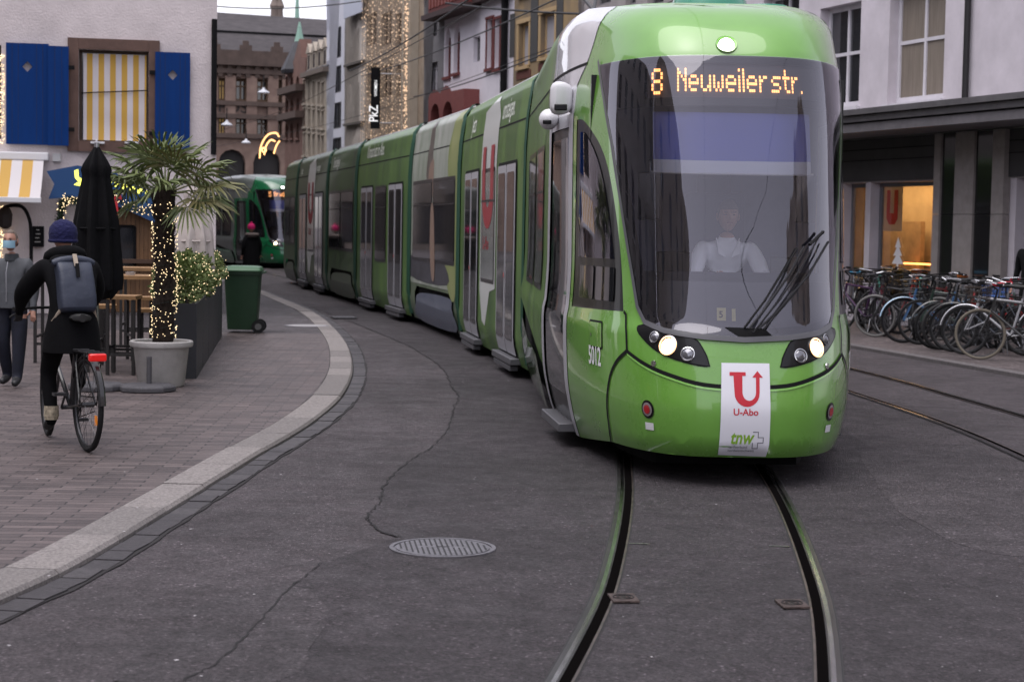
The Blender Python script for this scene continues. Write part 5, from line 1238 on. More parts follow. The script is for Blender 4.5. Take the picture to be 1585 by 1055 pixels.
# ---- mural building
mural=M('mural_paint',(.36,.25,.12),.85,col2=(.14,.12,.10),vs=1.1,stretch=(1,1,.35));och=M('ochre_surround',(.45,.32,.17),.8)
W=Wall(rz_(787),rz_(889.5));rbm=M('roller_blind_grey',(.38,.37,.40),.7,var=.08,vs=20,stretch=(.1,.1,8))
ws=[]
for x0,y0,x1,y1 in((803,36,819,103),(837,20,859,88),(805,-70,820,-8),(838,-85,860,-25)):ws.append(dict(rc=W.rc(x0,y0,x1,y1),frame=och,nx=1,ny=1,blind=(.02,rbm),trim=och,sill=och,tw=.12))
mur=building('ochre and brown painted mural facade with grey roller blinds above the tram',W,14,8,ws,mural)
for q in(W.rc(790,22,797,88),W.rc(822,-10,833,95),W.rc(862,-10,872,70)):part(mur,'painted_column',M('mural_dark',(.06,.06,.06),.8),lambda mb:W.box(mb,*q,.002,.02))
part(mur,'painted_band',M('mural_red',(.12,.04,.03),.8),lambda mb:[W.box(mb,*q,.002,.024) for q in(W.rc(800,110,822,122),W.rc(834,96,860,108))])
mb=MB();a=W.uv(786,80)[0]-.0;mb.tube([W.pt(a,0,.12),W.pt(a,14,.12)],.10,8);mb.build('downpipe',blackm,mur,world=True)
# ---- white house with red frames
ox=M('oxblood_wood',(.13,.025,.022),.6,var=.2,vs=4);whr=M('white_render',(.70,.67,.73),.85,var=.06,vs=2)
W=Wall(rz_(680),rz_(786.5));ws=[]
for x0,y0,x1,y1 in((688.5,42,698,119),(702.5,34,712,113)):ws.append(dict(loop=arch(*W.rc(x0,y0,x1,y1),kind='point'),frame=ox,nx=2,ny=1,arch=1,fw=.10,sill=ox))
ws.append(dict(rc=W.rc(733,57,743,96),frame=M('frame_grey',(.2,.19,.2)),nx=1,ny=1))
for x0,x1 in((754,763),(766,775)):
    q=W.rc(x0,30,x1,106);ws.append(dict(rc=q,frame=ox,nx=2,ny=1,fw=.12,sill=ox,trim=ox,tw=.08))
wh=building('white gabled house with dark red pointed windows and carved red bay',W,12,8,ws,whr)
def bay(mb):
    a=W.uv(680,20)[0];b=W.uv(745,20)[0];z=W.uv(712,24)[1];W.box(mb,a,z,b,z+.16,.0,.62);W.box(mb,b,z+.12,W.L,z+.28,0,.3)
part(wh,'cornice',M('dark_cornice',(.05,.03,.03),.7),bay)
part(wh,'carved_band',ox,lambda mb:(W.box(mb,.02,W.uv(712,24)[1]+.165,W.uv(745,20)[0],W.uv(712,24)[1]+1.2,.0,.55),W.box(mb,W.uv(745,20)[0]+.01,W.uv(712,24)[1]+.29,W.L-.02,W.uv(712,24)[1]+1.2,0,.25)))
part(wh,'carved_ornament',M('ox_light',(.20,.05,.04),.6),lambda mb:[W.box(mb,.1+k*.32,W.uv(712,24)[1]+.3,.1+k*.32+.2,W.uv(712,24)[1]+.62,.55,.58) for k in range(11)])
a,z0,b,z1=W.rc(686,143,742,186)
lg=MB();Wl=Wall(W.pt(a,0,.5),W.pt(b,0,.5));L_=Wl.L
holes=[arch(.22,z0-.6,.22+L_*.27,z1-.3),arch(.22+L_*.36,z0-.6,.22+L_*.63,z1-.3)]
vs,fs_=polys2([[(0,z0-.7),(L_,z0-.7),(L_,z1-.02),(L_*.66,z1-.02),(L_*.6,z1+.12),(L_*.5,z1+.2),(L_*.4,z1+.1),(L_*.33,z1-.02),(L_*.25,z1+.1),(L_*.15,z1+.14),(L_*.06,z1+.06),(0,z1-.1)]]+holes);lg.add([Wl.pt(*p) for p in vs],fs_)
for l in holes:n=len(l);lg.add([Wl.pt(*p) for p in l]+[Wl.pt(*p,-.3) for p in l],[(i,(i+1)%n,n+(i+1)%n,n+i) for i in range(n)])
lg.add([Wl.pt(L_,z0-.7),Wl.pt(L_,z1-.02),Wl.pt(L_,z1-.02,-.5),Wl.pt(L_,z0-.7,-.5)],[(0,1,2,3)]);lg.add([Wl.pt(0,z1-.1),Wl.pt(L_,z1-.1),Wl.pt(L_,z1-.1,-.5),Wl.pt(0,z1-.1,-.5)],[(0,1,2,3)])
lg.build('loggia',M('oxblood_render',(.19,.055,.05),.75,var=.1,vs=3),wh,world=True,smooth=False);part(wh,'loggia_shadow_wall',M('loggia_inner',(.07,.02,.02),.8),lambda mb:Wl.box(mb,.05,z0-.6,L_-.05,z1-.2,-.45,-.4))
# ---- narrow grey building with white mullioned windows
W=Wall(rz_(651.5),rz_(679.5));ws=[]
for y0,y1 in((-70,-22),(8,58),(98,152)):ws.append(dict(rc=W.rc(656,y0,677,y1),frame=winw,nx=5,ny=1,tz=[.15,.85],fw=.07,blind=(.45,M('curtain_pale',(.30,.29,.30),.8,var=.3,vs=3,stretch=(8,8,.3)))))
gb=building('narrow grey facade with white mullioned window bands, hung with a few bulbs',W,14,8,ws,M('grey_render',(.17,.165,.175),.8,var=.1,vs=3))
# ---- facade behind the light curtain
W=Wall(rz_(560),rz_(651));ws=[]
sand=M('sandstone_beige',(.33,.27,.21),.85,var=.2,vs=2.5)
for x0,x1 in((568,584),(590,606),(612,627)):
    for y0,y1 in((-60,-10),(20,70),(100,150)):ws.append(dict(rc=W.rc(x0,y0,x1,y1),frame=M('bronze_frame',(.09,.06,.045),.5,.4),nx=2,ny=2,pane=pane_m))
pk=building('sandstone shop facade behind a curtain of string lights, black vertical sign',W,14.5,9,ws,sand)
part(pk,'pilaster',M('pilaster_cream',(.42,.37,.30),.8,var=.1,vs=3),lambda mb:(W.box(mb,W.uv(634,90)[0],0,W.uv(648,90)[0],14.5,.01,.3),))
lc=MB();wr=MB();rr=random.Random(11);u0,u1=W.uv(561,80,.45)[0],W.uv(630,80,.45)[0]
N_=62
for i in range(N_):
    u=u0+(u1-u0)*(i+rr.uniform(-.3,.3))/N_;o=rr.uniform(.38,.5);wr.tube([W.pt(u,3.2,o),W.pt(u,14.4,o)],.008,3,False)
    z=3.2+rr.random()*.2
    while z<11.5:
        s=.013 if rr.random()<.8 else .028;c=W.pt(u+rr.uniform(-.03,.03),z,o+.02);lc.add([c+V((s,0,0)),c-V((s,0,0)),c+V((0,s,0)),c-V((0,s,0)),c+V((0,0,s)),c-V((0,0,s))],[(0,2,4),(2,1,4),(1,3,4),(3,0,4),(2,0,5),(1,2,5),(3,1,5),(0,3,5)]);z+=rr.uniform(.12,.34)
u=W.uv(629,80,.45)[0];z=3.2
for k in range(260):
    c=W.pt(u+rr.uniform(-.10,.10),3.2+rr.random()*8.5,.45+rr.uniform(-.05,.05));s=.03;lc.add([c+V((s,0,0)),c-V((s,0,0)),c+V((0,s,0)),c-V((0,s,0)),c+V((0,0,s)),c-V((0,0,s))],[(0,2,4),(2,1,4),(1,3,4),(3,0,4),(2,0,5),(1,2,5),(3,1,5),(0,3,5)])
t=thing('light_curtain','curtain of warm string lights hanging over the sandstone shop facade','string lights',tuple(W.pt(2,3.2,.4)))
lc.build('bulbs',M('bulb_warm_far',(1,.72,.48),emit=.28),t,world=True,smooth=False);wr.build('cables',M('cable_brown',(.30,.23,.17),.7),t,world=True)
a,z0,b,z1=W.rc(574,105,588,199,1.0);s=thing('shop_sign','black vertical sign with white letters sticking out from the light curtain','sign',tuple(W.pt((a+b)/2,z0,.9)))
Ws=Wall((W.pt((a+b)/2,0,1.0)-V((.17,0,0))),(W.pt((a+b)/2,0,1.0)+V((.17,0,0))))
# board is perpendicular to the facade, facing the camera
Lw=(588-574)/2750*W.pt((a+b)/2,0,1).y;cpos=V(P(581,150,W.pt((a+b)/2,0,1).y));Ws=Wall((cpos.x-Lw/2,cpos.y),(cpos.x+Lw/2,cpos.y))
part(s,'board',blackm,lambda mb:Ws.box(mb,0,z0,Lw,z1,-.12,0))
part(s,'bracket',steel,lambda mb:(mb.tube([Ws.pt(Lw,z0+.2,-.06),W.pt((a+b)/2+.3,z0+.2,0)],.02),mb.tube([Ws.pt(Lw,z1-.2,-.06),W.pt((a+b)/2+.3,z1-.2,0)],.02)))
text('lettering','PkZ',.43,Ws.f(.004),(Lw*.78,z0+.22),M('sign_white',(.8,.8,.8),emit=.4),s,rot=PI/2,bold=.006,sx=.82,step=(0,0));text('lettering','WOMEN',.14,Ws.f(.004),(Lw*.68,z0+1.10),M('sign_white',(.8,.8,.8)),s,rot=PI/2,step=(0,0),bold=.002)
# ---- beige building with vertical strips
W=Wall(rz_(531),rz_(559.5));ws=[];sp=[]
for y0,y1 in((-40,-5),(48,98),(130,190),(214,260)):
    r_=W.rc(533,y0,558,y1)
    for i in range(6):
        a=r_[0]+(r_[2]-r_[0])*i/6;b=r_[0]+(r_[2]-r_[0])*(i+.62)/6;ws.append(dict(rc=(a,r_[1],b,r_[3]),frame=M('frame_grey',(.2,.19,.2)),nx=1,ny=1,fw=.04))
    sp.append(r_)
bb=building('cream facade with narrow vertical window strips between pale bands',W,14,8,ws,M('cream_render',(.52,.47,.42),.85,var=.1,vs=3),rev=.08)
part(bb,'ledge',M('ledge_dark',(.10,.09,.08),.8),lambda mb:[(W.box(mb,0,q[1]-.1,W.L,q[1]-.02,.002,.14)) for q in sp])
part(bb,'pale_panel',M('pale_blue_panel',(.50,.53,.62),.6),lambda mb:W.box(mb,*W.rc(532,-30,560,24,.3),.25,.3))
# ---- white banded building
W=Wall(rz_(504),rz_(530.5));ws=[]
for y0,y1 in((-45,-10),(45,92),(100,100),(-10,20),(104,145),(160,200),(214,250)):
    if y1-y0<35:continue
    ws.append(dict(rc=W.rc(505.5,y0,528,y1),frame=M('frame_dark',(.05,.05,.055),.5),nx=6,ny=1,fw=.06))
wb=building('white banded office building with dark ribbon windows at the far bend',W,13.5,8,ws,M('white_band',(.60,.61,.68),.7,var=.06,vs=2),rev=.07)
# ---- mansard row
W=Wall(rz_(468),rz_(503.5));ws=[]
tan=M('tan_stone',(.40,.35,.29),.85,var=.2,vs=3)
H=W.uv(486,112)[1]
for i,(x0,x1) in enumerate(((470,474),(477,481),(484,488),(492,496),(498,502))):
    for y0,y1 in((124,160),(168,196),(206,240)):ws.append(dict(rc=W.rc(x0,y0+i*1.0,x1,y1+i*.6),frame=M('frame_dark',(.05,.05,.055)),nx=1,ny=2,trim=tan,tw=.05,sill=tan))
ms=building('tan stone town houses with dark mansard roof and dormers far down the street',W,H,8,ws,tan)
slate=M('slate_roof',(.035,.035,.042),.6,var=.3,vs=3)
zt=W.uv(490,60)[1]
part(ms,'mansard_roof',slate,lambda mb:mb.loft([[W.pt(0,H+.05,.1),W.pt(W.L,H+.05,.1),W.pt(W.L,H+.05,-7),W.pt(0,H+.05,-7)],[W.pt(.2,zt-.3,-.9),W.pt(W.L-.2,zt-.3,-.9),W.pt(W.L-.2,zt-.3,-6),W.pt(.2,zt-.3,-6)],[W.pt(.8,zt,-2.5),W.pt(W.L-.8,zt,-2.5),W.pt(W.L-.8,zt,-4.5),W.pt(.8,zt,-4.5)]]))
part(ms,'cornice',M('cornice_dark',(.16,.13,.11),.8),lambda mb:W.box(mb,0,H-.15,W.L,H+.04,.005,.25))
for k in range(4):
    u=.5+k*(W.L-1)/3.2
    d_=part(ms,'dormer',tan,lambda mb:(W.box(mb,u-.28,H+.1,u+.28,H+.85,-.9,.0),mb.loft([[W.pt(u-.36,H+.85,.05),W.pt(u+.36,H+.85,.05),W.pt(u,H+1.25,.05)],[W.pt(u-.36,H+.85,-.95),W.pt(u+.36,H+.85,-.95),W.pt(u,H+1.25,-.95)]])))
    part(d_,'pane',pane_m,lambda mb:W.box(mb,u-.16,H+.2,u+.16,H+.75,.001,.01))
# ---- gothic gable with spire
W=Wall(rz_(437),rz_(467.5));red=M('red_sandstone',(.15,.085,.07),.9,col2=(.23,.135,.11),vs=2,bump=.3,bs=20);H=W.uv(455,112)[1];ws=[]
for x0,x1 in((441,446),(449,454),(458,463)):
    for y0,y1 in((118,140),(152,176),(190,214)):ws.append(dict(loop=arch(*W.rc(x0,y0,x1,y1)),arch=1,frame=M('frame_dark',(.05,.05,.055)),nx=1,ny=2,sill=red))
gg=building('narrow red sandstone house with stepped gable and green copper spire',W,H,7,ws,red)
u1=W.uv(463,100)[0];u0=W.uv(452,100)[0];zt=W.uv(460,62)[1]
part(gg,'gable',red,lambda mb:mb.loft([[W.pt(u0,H,-.01),W.pt(W.L,H,-.01),W.pt(W.L,H+(zt-H)*.35,-.01),W.pt(u1+.3,H+(zt-H)*.4,-.01),W.pt(u1+.1,zt,-.01),W.pt(u1-.1,zt,-.01),W.pt(u0+.3,H+(zt-H)*.4,-.01),W.pt(u0,H+(zt-H)*.3,-.01)],[W.pt(u0,H,-.5),W.pt(W.L,H,-.5),W.pt(W.L,H+(zt-H)*.35,-.5),W.pt(u1+.3,H+(zt-H)*.4,-.5),W.pt(u1+.1,zt,-.5),W.pt(u1-.1,zt,-.5),W.pt(u0+.3,H+(zt-H)*.4,-.5),W.pt(u0,H+(zt-H)*.3,-.5)]]))
c=W.pt(W.uv(449,110)[0],H,-.4);zs=W.uv(453,32)[1]
mb=MB();mb.lathe([(.75,0),(.8,.15),(.45,.9),(.22,(zs-H)*.62)],c,8);mb.build('spire_roof',slate,gg,world=True,smooth=False)
mb=MB();mb.lathe([(.22,(zs-H)*.62),(.12,(zs-H)*.8),(.10,(zs-H)*.86),(.03,(zs-H))],c,8);mb.blob(c+V((0,0,(zs-H)*.9)),.09);mb.build('spire_tip',M('copper_green',(.25,.42,.34),.7),gg,world=True)
part(gg,'balcony',M('stone_dark',(.10,.07,.06),.9),lambda mb:[W.box(mb,.1,z,W.L-.1,z+.28,.01,.4) for z in(W.uv(452,146)[1],W.uv(452,186)[1])])
# ---- post office
A=(-31.5,116);B=(-12.0,122.3);W=Wall(A,B);post=M('post_sandstone',(.15,.098,.08),.9,col2=(.25,.175,.14),vs=1.2,bump=.3,bs=10)
ws=[];H=W.uv(400,92)[1]
fr=M('post_frame',(.16,.10,.06),.7)
for i,(x0,x1) in enumerate(((338,351),(364,384),(397,417),(428,438),(452,468))):
    for y0,y1 in((122,158),(181,211)):
        dy=(x0-370)*.03;ws.append(dict(rc=W.rc(x0,y0+dy,x1,y1+dy),frame=fr,nx=2,ny=1,tz=[.68],fw=.16,pane=M('lit_pane_dim',(.5,.33,.12),.4,emit=.25) if (i in(0,) ) else pane_m,sill=post))
for x0,x1 in((338,380),(392,434),(446,488)):ws.append(dict(loop=arch(*W.rc(x0,231,x1,330)),arch=1,frame=blackm,nx=1,ny=1,fw=.1,pane=M('arcade_dark',(.02,.018,.018),.7)))
po=building('red sandstone post office with huge slate roof closing the end of the street',W,H,14,ws,post,rev=.5)
zr=W.uv(400,5)[1]
sl=M('post_slate',(.035,.031,.034),.85,col2=(.07,.062,.066),vs=1.5,stretch=(1,1,4),bump=.3,bs=8)
zm=W.uv(400,47)[1]
part(po,'main_roof',sl,lambda mb:mb.loft([[W.pt(-.3,H,.3),W.pt(W.L,H,.3),W.pt(W.L,H,-13),W.pt(-.3,H,-13)],[W.pt(-.3,zm,-2.2),W.pt(W.L,zm,-2.2),W.pt(W.L,zm,-12),W.pt(-.3,zm,-12)],[W.pt(-.3,zr,-5),W.pt(W.L,zr-.3,-5),W.pt(W.L,zr-.3,-9),W.pt(-.3,zr,-9)]]))
part(po,'roof_ridge_line',blackm,lambda mb:W.box(mb,-.3,zm-.05,W.L,zm+.1,-2.3,-2.1))
cr=M('parapet_stone',(.085,.06,.05),.9,var=.25,vs=2)
part(po,'parapet',cr,lambda mb:(W.box(mb,0,H-.5,W.L,H+.1,.3,.6),W.box(mb,0,H-.1,W.L,H+.5,.25,.5)))
for k in range(9):
    u=.9+k*2.1
    part(po,'battlement',cr,lambda mb:(W.box(mb,u,H+.5,u+.8,H+.85,.25,.5),W.box(mb,u+.2,H+.85,u+.6,H+1.15,.25,.45)))
part(po,'corbel_frieze',cr,lambda mb:[W.box(mb,.3+k*.62,H-1.25,.3+k*.62+.3,H-.5,.02,.3) for k in range(31)])
part(po,'string_course',cr,lambda mb:[W.box(mb,0,z,W.L,z+.3,.01,.35) for z in(W.uv(400,116)[1],W.uv(400,165)[1],W.uv(400,178)[1]-.3,W.uv(400,215)[1])])
for x0 in(356,389,422,444,478):
    a=W.uv(x0,140)[0];part(po,'pilaster',post,lambda mb:W.box(mb,a-.35,W.uv(x0,214)[1],a+.35,W.uv(x0,118)[1],.01,.25))
a=W.uv(337,175);text('lettering','POST TELEGRAPH',1.0,W.f(.03),(a[0],W.uv(385,175)[1]),M('letter_dark',(.035,.025,.022)),po,sx=1.13,bold=.01,step=(0,0))
for px in(425,432.5):
    c=W.pt(W.uv(px,5,-7)[0],zr-.6,-7);mb=MB();mb.lathe([(.30,0),(.26,1.1),(.36,1.3),(.2,1.7),(.26,2.4),(.1,2.6)],c,10);mb.build('chimney',M('chimney_stone',(.2,.16,.14),.9),po,world=True)
mb=MB();c=W.pt(W.uv(460,10,-7)[0],zr-.4,-7);mb.tube([c,c+V((0,0,3.5))],[.2,.03],6);mb.build('finial',M('copper_green',(.25,.42,.34)),po,world=True)
# ---- left white house with blue shutters
W=Wall((-16,29.9),(-5.36,32.0));plaster=M('left_plaster',(.64,.575,.575),.9,var=.14,vs=1.2,bump=.55,bs=28)
brn=M('brown_stone_frame',(.12,.07,.055),.8,var=.25,vs=5);sh=M('shutter_blue',(.001,.032,.16),.6,spec=.15,var=.12,vs=3,stretch=(10,10,.5))
ws=[dict(rc=W.rc(122,78,230,219),frame=M('frame_dkbrown',(.05,.03,.02),.7),nx=1,ny=1,fw=.05),dict(rc=W.rc(-100,68,2,214),frame=M('frame_dkbrown',(.05,.03,.02)),nx=2,ny=1,fw=.05),
 dict(rc=(W.uv(178,380)[0],.07,W.uv(236,380)[0],W.uv(200,318)[1]),frame=brn,nx=1,ny=1,pane=M('stall_dark',(.03,.02,.015),.6),fw=.08)]
lh=building('white plaster corner house with blue shutters and yellow striped blind',W,11,10,ws,plaster,rev=.14)
def surr(mb,x0,y0,x1,y1,t):
    u0,z0,u1,z1=W.rc(x0,y0,x1,y1);W.box(mb,u0-t,z0-t,u0-.002,z1+t,.002,.06);W.box(mb,u1+.002,z0-t,u1+t,z1+t,.002,.06);W.box(mb,u0,z1+.002,u1,z1+t,.002,.055);W.box(mb,u0,z0-t,u1,z0-.002,.002,.10)
part(lh,'window_surround',brn,lambda mb:surr(mb,122,78,230,219,.19));part(lh,'window_surround',brn,lambda mb:surr(mb,-100,68,2,214,.17))
def stripes(name,c1,c2,axis_u,w_):
    m=bpy.data.materials.new(name);m.use_nodes=True;nt=m.node_tree;n=nt.nodes;L=nt.links.new;b=n['Principled BSDF'];b.inputs['Roughness'].default_value=.8
    tc=n.new('ShaderNodeTexCoord');dt=n.new('ShaderNodeVectorMath');dt.operation='DOT_PRODUCT';L(tc.outputs['Object'],dt.inputs[0]);dt.inputs[1].default_value=tuple(axis_u)
    d=n.new('ShaderNodeMath');d.operation='DIVIDE';L(dt.outputs['Value'],d.inputs[0]);d.inputs[1].default_value=w_;fr_=n.new('ShaderNodeMath');fr_.operation='FRACT';L(d.outputs[0],fr_.inputs[0])
    g=n.new('ShaderNodeMath');g.operation='GREATER_THAN';L(fr_.outputs[0],g.inputs[0]);g.inputs[1].default_value=.5
    mx=n.new('ShaderNodeMix');mx.data_type='RGBA';L(g.outputs[0],mx.inputs[0]);mx.inputs[6].default_value=(*c1,1);mx.inputs[7].default_value=(*c2,1);L(mx.outputs[2],b.inputs['Base Color']);return m
ym=stripes('striped_cloth',(.62,.58,.60),(.55,.33,.06),W.d,.20)
u0,z0,u1,z1=W.rc(125,82,229,220)
bl=thing('window_blind','yellow and white striped cloth blind hung in the shuttered window','blind',tuple(W.pt(u0,z0,0)))
rr=random.Random(3);fold=lambda a,b:W.pt(a,b,-.09+.02*math.sin(b*9+a*2)*max(0,(z0+.75-b))+.012*math.sin(a*15))
patch('cloth',rect(u0+.04,z0+.03,u1-.03,z1-.02),fold,ym,bl,(.08,.05));mb=MB();mb.tube([W.pt(u0,z0+.85,-.055),W.pt(u1,z0+.93,-.055)],.010,5);mb.build('rod',blackm,bl,world=True)
def dia(cu,cz,r):return [(cu-r,cz),(cu,cz-r*1.1),(cu+r,cz),(cu,cz+r*1.1)]
for k,(x0,y0,x1,y1,o,lab) in enumerate(((10,68,76,224,.08,'left'),(75,73,107,226,.15,'mid'),(240,82,294,233,.08,'right'))):
    u0,z0,u1,z1=W.rc(x0,y0,x1,y1);cu,cz_=((u0+u1)/2 if k!=1 else u0+.06),z0+(z1-z0)*.77
    s=patch('shutter',[rect(u0,z0,u1,z1)]+([dia(cu,cz_,.085)] if k!=1 else []),W.f(o+.02),sh,lh,(0,0),normals=False);
    md=s.modifiers.new('s','SOLIDIFY');md.thickness=.04;md.offset=-1
    nb=7 if k!=1 else 3
    part(s,'board_groove',M('shutter_groove',(.002,.01,.05),.7),lambda mb:[W.box(mb,u0+(u1-u0)*j/nb-.004,z0+.01,u0+(u1-u0)*j/nb+.004,z1-.01,o+.0202,o+.0225) for j in range(1,nb) if not (abs(u0+(u1-u0)*j/nb-cu)<.09 and k!=1)])
    [part(s,'hinge',blackm,lambda mb:W.box(mb,(u1 if k<2 else u0-.1),z,(u1+.1 if k<2 else u0),z+.07,o,o+.035)) for z in(z0+.25,z1-.4)]
mb=MB();mb.tube([W.pt(W.L-.05,2.9,.06),W.pt(W.L-.05,5.3,.06)],.05,8);mb.build('downpipe',blackm,lh,world=True)
mb=MB();mb.box(W.pt(W.L-.28,1.25,.06),(.16,.1,.75),rot=.2);mb.build('meter_box',M('meter_grey',(.07,.07,.08),.6),lh)
lh.children[-1].data.transform(wm(lh).inverted())
part(lh,'junction_box',M('box_offwhite',(.5,.5,.5),.5),lambda mb:W.box(mb,*W.rc(82,238,94,250,.0),.005,.08))
part(lh,'vent_slot',blackm,lambda mb:W.box(mb,*W.rc(294,355,303,395),.003,.01))
# rear side: house continues to the left, buildings behind the camera close the street
def simple(label,A,B,H,m,rows,cols,fm=winw,depth=9):
    W=Wall(A,B);ws=[];cw=W.L/cols
    for r_ in range(rows):
        for c in range(cols):
            u=(c+.5)*cw;z=4.2+r_*3.3;ws.append(dict(rc=(u-.6,z,u+.6,z+1.9),frame=fm,nx=2,ny=2,sill=m))
    for c in range(cols):u=(c+.5)*cw;ws.append(dict(rc=(u-cw*.38,.4,u+cw*.38,3.2),frame=blackm,nx=2,ny=1,fw=.08))
    return building(label,W,H,depth,ws,m)
simple('cream street house behind the viewer on the cafe side',(-13,-22),(-13,10),15,M('cream2',(.45,.40,.35),.85),3,8)
simple('pale house along the cafe square left of the frame',(-19,10.5),(-19,28.5),13,M('cream3',(.40,.38,.36),.85),3,6)
simple('brown town house row on the left side of the street beyond the corner house',(-8.2,36.5),(-23,85),14,M('brown_row',(.10,.08,.07),.85,var=.5,vs=.5),3,14)
simple('tall brown block closing the side street left of the post office',(-62,100),(-32,115.8),17,M('brown_row',(.22,.17,.14)),3,6)
simple('sand coloured house behind the viewer on the bicycle side',(17.5,9),(19.5,-26),12,M('sand2',(.42,.36,.31),.85),3,9)
simple('grey house closing the view behind the viewer',(16,-52),(-3,-56),12,M('grey2',(.34,.33,.35),.85),2,5)
# ================================================================ STREET THINGS
def oct_(mb,c,s):
    c=V(c);mb.add([c+V((s,0,0)),c-V((s,0,0)),c+V((0,s,0)),c-V((0,s,0)),c+V((0,0,s)),c-V((0,0,s))],[(0,2,4),(2,1,4),(1,3,4),(3,0,4),(2,0,5),(1,2,5),(3,1,5),(0,3,5)])
Z0=KH-.004;SC=.978
# --- palm in pot
px_,py_=-3.55,17.95
pot=M('pale_pot',(.50,.48,.46),.8,var=.18,vs=4,bump=.2,bs=30)
t=thing('plant_pot','big round pale grey pot holding the palm','pot',(px_,py_,Z0))
mb=MB();mb.lathe([(.215,0),(.235,.02),(.275,.39),(.285,.40),(.31,.405),(.318,.42),(.318,.455),(.305,.465),(.28,.46),(.27,.40)],(px_,py_,Z0),40,cap=False);mb.lathe([(.27,.41),(.001,.415)],(px_,py_,Z0),24,cap=False);mb.build('pot_shell',pot,t,world=True)
mb=MB();mb.lathe([(.268,.425),(.15,.44),(.001,.45)],(px_,py_,Z0),24,cap=False);mb.build('soil',M('soil',(.03,.02,.015),1,bump=1,bs=40),t,world=True)
palm=thing('palm_tree','fan palm with lit trunk standing in the round grey pot','palm',(px_,py_,Z0+.44));rr=random.Random(21)
bark=M('palm_fibre',(.022,.014,.010),1,var=.5,vs=30,bump=1,bs=60,stretch=(1,1,.3))
mb=MB();top=1.98;prof_=[]
n=22
rings=[]
for i in range(26):
    z=.45+(top-.45)*i/25;r0=.098+.012*math.sin(i*2.1)+(.02 if i>20 else 0);rings.append([V((px_+.03*math.sin(z*1.3)+(r0+rr.uniform(-.012,.012))*math.cos(2*PI*k/18),py_+(r0+rr.uniform(-.012,.012))*math.sin(2*PI*k/18),z+Z0)) for k in range(18)])
mb.loft(rings)
for i in range(420):
    z=rr.uniform(.5,top);a=rr.uniform(0,2*PI);d=V((math.cos(a),math.sin(a),0));b=V((px_+.03*math.sin(z*1.3),py_,z+Z0))+d*.10;tp_=b+d*rr.uniform(.02,.06)+V((0,0,rr.uniform(.03,.10)));sd=V((-d.y,d.x,0))*.008;mb.add([b-sd,b+sd,tp_],[(0,1,2)])
mb.build('trunk',bark,palm,world=True)
lf=M('palm_leaf',(.055,.085,.02),.45,col2=(.16,.19,.06),vs=6);lf2=M('palm_leaf_yellowed',(.10,.12,.03),.55,col2=(.16,.13,.05),vs=6)
crown=V((px_+.03,py_,top+Z0+.02))
leaves=[(-170,12,.50,.40),(-150,35,.45,.42),(-120,50,.45,.42),(-95,60,.42,.44),(-60,40,.42,.44),(-30,25,.5,.46),(-8,6,.58,.42),(5,28,.50,.40),(35,50,.4,.42),(70,62,.38,.44),(110,66,.38,.42),(140,48,.42,.44),(165,20,.5,.42),(190,-2,.45,.4),(-20,-12,.52,.4),(20,-8,.5,.40),(60,10,.5,.38),(-75,5,.42,.38),(-110,15,.45,.40),(120,5,.5,.38),(-45,-22,.5,.36),(150,-15,.45,.36)]
for k,(az,el,pl,ll) in enumerate(leaves):
    az=R_(az+rr.uniform(-8,8));el=R_(el);d=V((math.cos(az)*math.cos(el),math.sin(az)*math.cos(el),math.sin(el)));b=crown+d*pl*.82+V((0,0,-.04*math.cos(el)))
    mb=MB();mb.tube([crown-V((0,0,.06)),crown+d*pl*.5+V((0,0,.015)),b],[.012,.008,.006],5)
    side=d.cross(V((0,0,1))).normalized();upv=side.cross(d).normalized()
    roll=rr.uniform(-.5,.5);side,upv=side*math.cos(roll)+upv*math.sin(roll),upv*math.cos(roll)-side*math.sin(roll)
    ns=23
    for j in range(ns):
        a=R_(-118+236*j/(ns-1));dd=(d*math.cos(a)+side*math.sin(a)).normalized();L_=ll*1.1*(.95-.25*abs(a)/2)*rr.uniform(.92,1.05);wd=.0105
        ws_=dd.cross(upv).normalized()*wd;nrm=upv*.010*(1 if j%2 else -1)
        p0=b;p1=b+dd*L_*.45+upv*.02;p2=b+dd*L_*.8-V((0,0,.02+.03*rr.random()));p3=b+dd*L_-V((0,0,.05+.09*rr.random()))
        mb.add([p0,p1-ws_+nrm,p1+ws_-nrm,p2-ws_*.8+nrm,p2+ws_*.8,p3],[(0,2,1),(1,2,4,3),(3,4,5)])
    mb.build('frond',lf2 if k in(6,14,4) else lf,palm,world=True,smooth=False)
def lights(label,pts,s=.0075,m=None,cord=None,loc=None):
    t=thing('string_lights',label,'string lights',tuple(loc or pts[0]),0,None);mb=MB()
    for p in pts:oct_(mb,p,s)
    mb.build('bulbs',m or M('fairy_warm',(1,.76,.44),emit=1.35),t,world=True,smooth=False)
    if cord:mb=MB();[mb.tube(c,.003,4,False) for c in cord];mb.build('cord',M('cord_dark',(.01,.015,.01),.7),t,world=True)
    return t
pts=[]
for i in range(420):
    z=.5+(1.86-.5)*((i*.6180339)%1);a=rr.uniform(0,2*PI);r0=.118+rr.uniform(0,.02);pts.append((px_+.03*math.sin(z*1.3)+r0*math.cos(a),py_+r0*math.sin(a),z+Z0))
cd=[[(px_+.03*math.sin(z*1.3)+.112*math.cos(z*50),py_+.112*math.sin(z*50),z+Z0) for z in [.5+.0045*k for k in range(300)]]]
lights('warm fairy lights wound around the palm trunk',pts,.0052,cord=cd,loc=(px_,py_,Z0+.5))
